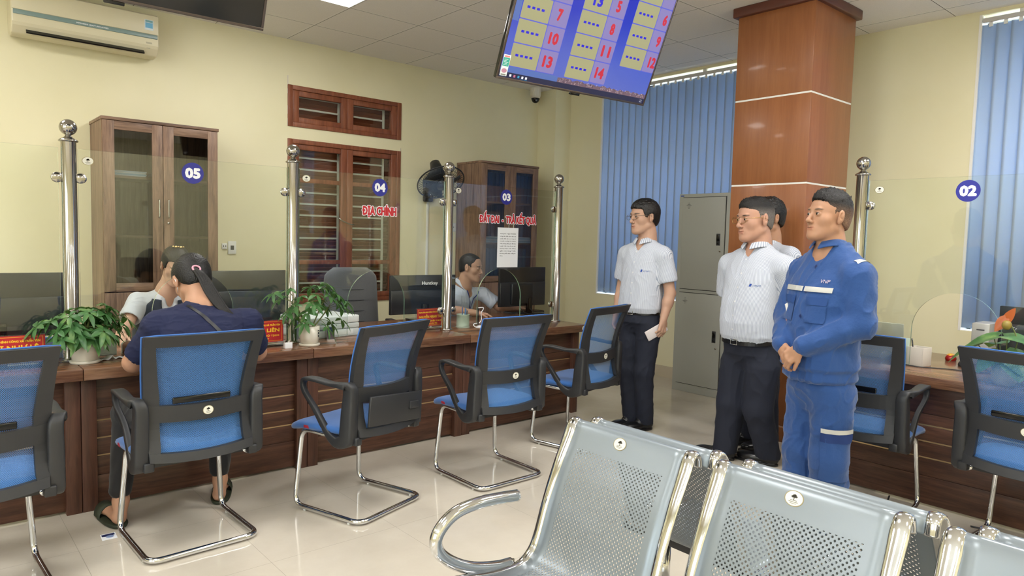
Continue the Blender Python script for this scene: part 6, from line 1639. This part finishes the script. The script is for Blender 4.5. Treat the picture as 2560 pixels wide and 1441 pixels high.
Ml = frame(Vector(W3(-.10, 0, .30)), Vector(B3 @ np.array([-.55, -1., 0])), (0, 0, 1))
drape('cargo_pocket', tr3, o3, tr3, Ml, [quad_grid(-.075, .065, -.135, .075, 8, 10)], work_blue, .010)
drape('cargo_flap', tr3, o3, tr3, Ml, [quad_grid(-.078, .068, .045, .100, 8, 4)], work_navy, .012)
drape('cargo_strip', tr3, o3, tr3, Ml, [quad_grid(-.078, .068, .088, .108, 8, 2)], strip_m, .015)
b = MB(); p_ = Vector(W3(.10, .175, 1.03)) - Vector(o3); Mc = frame(p_, Vector(B3 @ np.array([-1., .1, 0])), (0, 0, 1)); b.T = Mc @ Matrix.Rotation(R(25), 4, 'Z'); b.box(-.010, .010, -.03, .03, -.002, .002, .001); b.box(-.028, .028, -.125, -.035, -.002, .002, .001, mi=1)
b.build('id_card', [white_plastic, mat('card_pink', (176, 130, 130), .3)], m3)
# ================================================================ SEATED PEOPLE
def seated(label, loc, q):
    """q in world coordinates"""
    org = V3(loc[0], loc[1], 0); t = thing('person', label, 'person', tuple(org)); HM = rotm(q['hrz'], q['pitch'], q.get('roll', 0)); HC = V3(*q['head']); hs = q['hs']
    S_ = Sdf(); _, marks = head(S_, HC, HM, hs, q.get('jaw', .95)); nb = V3(*q['neck']); pv = V3(*q['pelvis'])
    S_.rc(HC + HM @ np.array([0, -.030, -.10]) * hs, nb, .047, .056, .03); S_.rc(nb, pv, .07, .09, .03); S_.rc(V3(*q['arms'][0][0]), V3(*q['arms'][1][0]), .04, .04, .03)
    for a in q['arms']:
        sh, e, w_ = (V3(*v) for v in a[:3]); S_.rc(sh, e, q['ar'][0], q['ar'][1], .02); S_.rc(e, e + (w_ - e) * .4, q['ar'][1], q['ar'][1] * .95, .02); S_.rc(e + (w_ - e) * .3, w_, q['ar'][1] * .95, q['ar'][2], .02)
        hand(S_, w_, a[3], a[4], a[5], a[6], s=q.get('hsz', .92), thumb=(35, 20))
    for ft in q.get('feet', ()):
        an, hl, d = V3(*ft[0]), V3(*ft[1]), V3(*ft[2]); d /= np.linalg.norm(d)
        S_.rc(an + V3(.004, .006, .06), an, .034, .032, .02); S_.rc(an, hl + V3(0, 0, .028), .034, .026, .02); S_.rc(hl + d * .02 + V3(0, 0, .03), hl + d * .15 + V3(0, 0, .030), .030, .028, .02, n=(0, 0, 1), f=.8); S_.rc(hl + d * .15 + V3(0, 0, .028), hl + d * .205 + V3(0, 0, .022), .034, .022, .02, n=(0, 0, 1), f=.6)
    finish_skin(S_, 'body', t, org, q['skin'], marks, h=.0034)
    return t, org, HC, HM
def torso_top(S_, q, B=None):
    pv, nb = V3(*q['pelvis']), V3(*q['neck']); z = nb - pv; Ln = np.linalg.norm(z); z /= Ln; x = V3(*q['xdir']); x = x - z * (x @ z); x /= np.linalg.norm(x); y = np.cross(z, x); M = np.stack([x, y, z], 1)
    S_.tl(pv, M, [(r_[0] * Ln, r_[1], r_[2], r_[3], r_[4]) for r_ in q['tab']], .03, e=2.3); return M, Ln
navy_top = mat('navy_polo', (18, 26, 62), .85, bump=.12, bscale=500); black_pants = cloth('black_trousers', (18, 18, 22), .85); vest_m = cloth('dark_vest', (38, 46, 60), .8); green_slip = mat('slipper_green', (44, 50, 34), .7)
strap_m = mat('strap_black', (24, 26, 32), .45)

# ---- woman in navy, seen from behind
qa = dict(head=(1.072, 3.672, 1.128), hrz=4, pitch=-38, roll=0, hs=1.06, neck=(1.065, 3.545, 1.000), pelvis=(1.00, 3.325, .53), xdir=(1, 0, 0), skin=C3(182, 138, 112), ar=(.054, .046, .028),
    arms=[((.872, 3.50, .930), (.800, 3.655, .748), (.950, 3.925, .748), (.55, .6, -.1), (0, -.1, 1), 1, (25, 28, 30, 34)), ((1.285, 3.50, .925), (1.392, 3.660, .745), (1.235, 3.93, .748), (-.6, .55, -.1), (0, -.1, 1), -1, (45, 48, 50, 52))],
    feet=[((.724, 3.588, .110), (.712, 3.553, .012), (-.12, 1, 0)), ((1.182, 3.610, .110), (1.165, 3.575, .012), (.42, 1, 0))],
    tab=[(.0, 0, -.0, .175, .125), (.15, 0, 0, .185, .135), (.45, 0, -.01, .180, .125), (.72, 0, -.02, .205, .120), (.86, 0, -.02, .200, .105), (.95, 0, -.01, .150, .082), (1.02, 0, .0, .085, .066), (1.05, 0, .0, .062, .056)])
t, org, HC, HM = seated('woman in a navy top with a ponytail, sitting at counter 05 seen from behind', (1.0, 3.4), qa)
S_ = Sdf(); MT, Ln = torso_top(S_, qa)
for a, s in zip(qa['arms'], (-1, 1)):
    sh, e = V3(*a[0]), V3(*a[1]); S_.rc(V3(*qa['neck']) + MT @ V3(s * .06, -.015, -.05), sh + V3(0, 0, .005), .050, .064, .035); m_ = sh + (e - sh) * .74; S_.rc(sh, m_, .066, .064, .03); ax = (e - sh) / np.linalg.norm(e - sh); S_.rc(m_ + ax * .040, m_ + ax * .14, .062, .062, .006, 's')
top_o = finish_cloth(S_, 'shirt', navy_top, t, org, h=.0055, fold=.005, fs=.085, seed=61, zf=1.6)
collar(top_o, org, V3(*qa['neck']) + MT @ V3(0, .004, .018), MT, m=navy_top, h=.03, open_=60, tip=.02)
S_ = Sdf(); pv = V3(*qa['pelvis']); S_.el(pv + V3(0, -.0, -.0), (.185, .150, .105), None, .03)
for hp, kn, an in (((.91, 3.36, .53), (.780, 3.695, .500), (.725, 3.592, .165)), ((1.10, 3.36, .53), (1.215, 3.695, .500), (1.183, 3.616, .165))):
    S_.rc(hp, kn, .092, .066, .03); S_.rc(kn, an, .064, .046, .02)
finish_cloth(S_, 'trousers', black_pants, t, org, h=.0065, fold=.005, fs=.08, seed=63)
# hair pulled back into a ponytail
HW = lambda *v: HC + HM @ V3(*v)
def wohair(S_, W_, M, s): pass
Vt, Fc = hair_short(HC, HM, 1.06, front=.078, temple=.060, side=-.012, nape=-.078, thick=.009, top=.012, seed=71, amp=.0016)
q_ = (Vt - HC) @ HM; tie = V3(-.020, -.114, -.012); dv = q_ - tie; an_ = np.arctan2(dv[:, 0], dv[:, 2]); nn_ = q_ / np.linalg.norm(q_, axis=1)[:, None]
Vt = Vt + (HM @ (nn_ * (.0007 * np.sin(an_ * 61) + .0006 * np.sin(an_ * 103 + 1))[:, None]).T).T
hr = to_obj('hair', Vt, Fc, hair_m, t, org)
tw = HW(*tie); pts = catmull([tw + V3(0, .015, 0), tw + V3(.004, -.022, -.004), V3(1.082, 3.520, 1.150), V3(1.105, 3.488, 1.090), V3(1.135, 3.462, 1.030), V3(1.165, 3.445, .990), V3(1.190, 3.440, .968)], 6)
b = MB(); rr = random.Random(2)
for k in range(26):
    a = rr.uniform(0, 6.28); r0 = rr.uniform(.2, 1); P3 = []; Rr = []
    for i, p_ in enumerate(pts):
        q = i / (len(pts) - 1); rad = (.011 + .021 * math.sin(max(0, min(1, q * 1.6 - .15)) * PI * .5)) * (1 - .5 * max(0, q - .5) * 2); P3.append(Vector(p_ if isinstance(p_, Vector) else p_) - Vector(org) + Vector((math.cos(a) * rad * r0, .35 * math.sin(a) * rad * r0, math.sin(a) * rad * r0 * .8))); Rr.append(.0085 * (1 - .55 * q))
    b.tube(P3, Rr, 6)
b.build('ponytail', hair_m, hr)
b = MB(); ax_ = Vector(HM @ V3(0, -1, .15)); x_ = ax_.orthogonal().normalized(); y_ = ax_.cross(x_); c_ = Vector(HW(-.020, -.127, -.012)) - Vector(org)
b.tube([c_ + (x_ * math.cos(2 * PI * i / 16) + y_ * math.sin(2 * PI * i / 16))* .0175 for i in range(16)], .0050, 8, closed=True); b.build('hair_tie', mat('tie_pink', (206, 150, 168), .7), hr)
# face mask loop and strap of the bag
b = MB(); b.tube([Vector(HW(-.077, .03, -.01)) - Vector(org), Vector(HW(-.088, -.008, .016)) - Vector(org), Vector(HW(-.089, -.024, -.005)) - Vector(org), Vector(HW(-.080, -.002, -.036)) - Vector(org), Vector(HW(-.070, .03, -.045)) - Vector(org)], .0016, 6); b.build('mask_loop', white_decal, t)
Mb = frame(Vector((1.05, 3.40, .93)), (1, 0, 0), Vector((0, .42, .9)))
def band(p0, p1, w_, n=16):
    d = (Vector(p1) - Vector(p0)); nn = Vector((-d.y, d.x)).normalized() * w_ / 2; pts = []
    for i in range(n + 1): c = Vector(p0) + d * i / n; pts += [(c.x - nn.x, c.y - nn.y), (c.x + nn.x, c.y + nn.y)]
    return (pts, [(2 * i, 2 * i + 1, 2 * i + 3, 2 * i + 2) for i in range(n)], 0)
drape('bag_strap', t, org, top_o, Mb, [band((-.062, .118), (.135, -.16), .017, 24)], strap_m, .004)
for hl, d, nm in (((.712, 3.545), (-.12, 1, 0), 0), ((1.165, 3.567), (.42, 1, 0), 1)):
    d = V3(*d); d /= np.linalg.norm(d); s_ = np.cross(d, [0, 0, 1]); M = np.stack([s_, d, [0, 0, 1.]], 1); S_ = Sdf(); h0 = V3(hl[0], hl[1], 0)
    S_.tl(h0, M, [(0.001, 0, .115, .046, .135), (.012, 0, .115, .050, .139), (.017, 0, .115, .046, .135)], .004, e=2.5); Vt, Fc, nn = sdf_mesh(S_, .004); so = to_obj('slipper', Vt, Fc, green_slip, t, org)
    rings = []
    for i in range(9):
        q = i / 8; a = PI * q; rings.append([Vector(h0 - np.array(org) + M @ V3(.049 * math.cos(a), yy + .01 * math.sin(a), .012 + (.052 + .006 * k_) * math.sin(a))) for k_, yy in ((0, .125), (0, .205), (1, .205), (1, .125))])
    b = MB(); b.loft(rings); b.build('strap', green_slip, so)

# ---- female clerk in a dark vest, facing the visitor
qb = dict(head=(1.275, 4.705, 1.155), hrz=176, pitch=-24, roll=-4, hs=.98, neck=(1.250, 4.800, .985), pelvis=(1.22, 4.97, .50), xdir=(-1, 0, 0), skin=C3(204, 164, 142), ar=(.042, .036, .024),
    arms=[((1.085, 4.825, .925), (.990, 4.690, .795), (.915, 4.500, .768), (-.25, -1, -.15), (-.1, -.1, 1), -1, (35, 38, 40, 44)), ((1.410, 4.815, .915), (1.480, 4.660, .775), (1.300, 4.560, .755), (-.9, -.4, -.1), (0, -.1, 1), 1, (40, 42, 44, 46))],
    tab=[(.0, 0, 0, .160, .115), (.3, 0, 0, .150, .115), (.6, 0, .01, .160, .125), (.78, 0, .008, .165, .112), (.88, 0, .0, .155, .092), (.95, 0, .0, .110, .072), (1.0, 0, .0, .072, .058)])
t, org, HC, HM = seated('female clerk in a dark vest and white blouse behind the 05 glass', (1.22, 4.90), qb)
S_ = Sdf(); MT, Ln = torso_top(S_, qb)
for a, s in zip(qb['arms'], (-1, 1)):
    sh, e = V3(*a[0]), V3(*a[1]); S_.rc(V3(*qb['neck']) + V3(-s * -.05 * 0, 0, -.045), sh, .045, .054, .03); m_ = sh + (e - sh) * .62; S_.rc(sh, m_, .060, .062, .02); ax = (e - sh) / np.linalg.norm(e - sh); S_.rc(m_ + ax * .04, m_ + ax * .12, .056, .056, .006, 's')
S_.rc(V3(*qb['neck']) + V3(0, -.01, .01), V3(*qb['neck']) + V3(0, -.02, .12), .050, .05, .006, 's'); S_.el(V3(*qb['neck']) + V3(0, -.075, -.045), (.026, .05, .06), None, .012, 's')
bl_o = finish_cloth(S_, 'blouse', shirt_white, t, org, h=.0055, fold=.004, fs=.07, seed=81)
collar(bl_o, org, V3(*qb['neck']) + V3(0, 0, .006), MT, m=shirt_white, h=.035, open_=70, tip=.05, r=(.058, .056))
S_ = Sdf(); tb = [(r_[0] * Ln, r_[1], r_[2], r_[3] + .009, r_[4] + .012) for r_ in qb['tab'][:6]]; S_.tl(V3(*qb['pelvis']), MT, tb, .02, e=2.3)
S_.el(V3(*qb['neck']) + MT @ V3(0, .12, -.01), (.050, .14, .15), MT, .01, 's')
for a in qb['arms']: sh = V3(*a[0]); S_.el(sh + (sh - V3(*qb['neck'])) * .12, (.045, .075, .080), None, .010, 's')
finish_cloth(S_, 'vest', vest_m, t, org, h=.0055, fold=.003, fs=.08, seed=83)
S_ = Sdf(); S_.el(V3(1.22, 4.98, .53), (.17, .14, .09), None, .03)
for kn, an in (((1.14, 4.60, .52), (1.14, 4.62, .08)), ((1.32, 4.60, .52), (1.32, 4.62, .08))): S_.rc((kn[0], 4.95, .53), kn, .085, .06, .03); S_.rc(kn, an, .06, .045, .02)
finish_cloth(S_, 'trousers', black_pants, t, org, h=.008, fold=.004, fs=.08, seed=85); 
for x in (1.14, 1.32): shoe(t, org, (x, 4.68, 0), (0, -1, 0), L_=.24, w=.042)
Vt, Fc = hair_short(HC, HM, .98, front=.066, temple=.052, side=-.010, nape=-.075, thick=.010, top=.014, seed=91, amp=.0016, over=lambda S_, W_, M, s: (S_.el(W_(0, -.105, .045), [.040 * s, .032 * s, .040 * s], M, .01)))
hr = to_obj('hair', Vt, Fc, hair_m, t, org)
b = MB()
for k in range(5):
    c_ = Vector(HC + HM @ (V3(-.028 + .015 * k, -.006 + .004 * (k % 2), .133) * .98)) - Vector(org); b.sphere(c_, .0085 if k in (1, 3) else .006, 10, 6)
b.build('hair_clip', mat('clip_gold', (226, 196, 140), .15, .8), hr)
eyes(HC, HM, .98, t, org, 0, -.3)

# ---- male clerk looking at his monitor
qc = dict(head=(3.712, 4.835, 1.118), hrz=212, pitch=-6, roll=0, hs=1.02, neck=(3.690, 4.905, .945), pelvis=(3.60, 5.02, .50), xdir=(-.93, -.36, 0), skin=C3(190, 150, 128), ar=(.044, .038, .026),
    arms=[((3.535, 4.935, .885), (3.455, 4.790, .765), (3.625, 4.615, .745), (.85, -.45, -.1), (0, 0, 1), 1, (22, 24, 28, 32)), ((3.868, 4.855, .880), (3.975, 4.760, .775), (4.170, 4.735, .752), (1, -.12, -.1), (0, 0, 1), -1, (18, 22, 26, 30))],
    tab=[(.0, 0, 0, .160, .120), (.3, 0, 0, .158, .120), (.6, 0, .0, .168, .118), (.78, 0, .0, .178, .110), (.88, 0, .0, .165, .092), (.95, 0, .0, .115, .074), (1.0, 0, .0, .070, .062)])
t, org, HC, HM = seated('male clerk in a light blue shirt with a blue lanyard behind the 03 glass', (3.62, 4.98), qc)
pale_shirt = cloth('pale_blue_shirt', (196, 206, 224), .8)
S_ = Sdf(); MT, Ln = torso_top(S_, qc)
for a in qc['arms']:
    sh, e = V3(*a[0]), V3(*a[1]); S_.rc(V3(*qc['neck']) + V3(0, 0, -.045), sh, .05, .058, .03); m_ = sh + (e - sh) * .66; S_.rc(sh, m_, .060, .062, .02); ax = (e - sh) / np.linalg.norm(e - sh); S_.rc(m_ + ax * .04, m_ + ax * .12, .056, .056, .006, 's')
S_.rc(V3(*qc['neck']) + V3(0, -.005, .01), V3(*qc['neck']) + V3(0, -.01, .12), .054, .055, .006, 's'); fw_ = MT @ V3(0, 1, 0); S_.el(V3(*qc['neck']) + fw_ * .075 + V3(0, 0, -.04), (.024, .024, .055), None, .012, 's')
sh_o = finish_cloth(S_, 'shirt', pale_shirt, t, org, h=.0055, fold=.004, fs=.07, seed=101)
collar(sh_o, org, V3(*qc['neck']) + V3(0, 0, .034), MT, m=pale_shirt, h=.045, open_=44, tip=.07, r=(.068, .068))
S_ = Sdf(); S_.el(V3(3.60, 5.02, .53), (.17, .14, .09), None, .03)
for kn in ((3.55, 4.66, .52), (3.78, 4.66, .52)): S_.rc((kn[0], 4.99, .53), kn, .085, .062, .03); S_.rc(kn, (kn[0], 4.68, .08), .062, .05, .02)
finish_cloth(S_, 'trousers', trouser_navy, t, org, h=.008, fold=.004, fs=.08, seed=105)
for x in (3.55, 3.78): shoe(t, org, (x, 4.745, 0), (0, -1, 0), L_=.26)
Vt, Fc = hair_short(HC, HM, 1.02, front=.098, temple=.082, side=.004, nape=-.050, thick=.0026, top=.001, seed=111, amp=.0012)
to_obj('hair', Vt, Fc, hair_m, t, org); eyes(HC, HM, 1.02, t, org)
lan = mat('lanyard_blue', (24, 50, 150), .6); Ml = frame(Vector(qc['neck']) + Vector((0, 0, -.1)), Vector(MT @ V3(-1, 0, 0)), (0, 0, 1))
drape('lanyard', t, org, sh_o, Ml, [band((-.052, .075), (.004, -.10), .009), band((.052, .075), (.004, -.10), .009)], lan, .007)
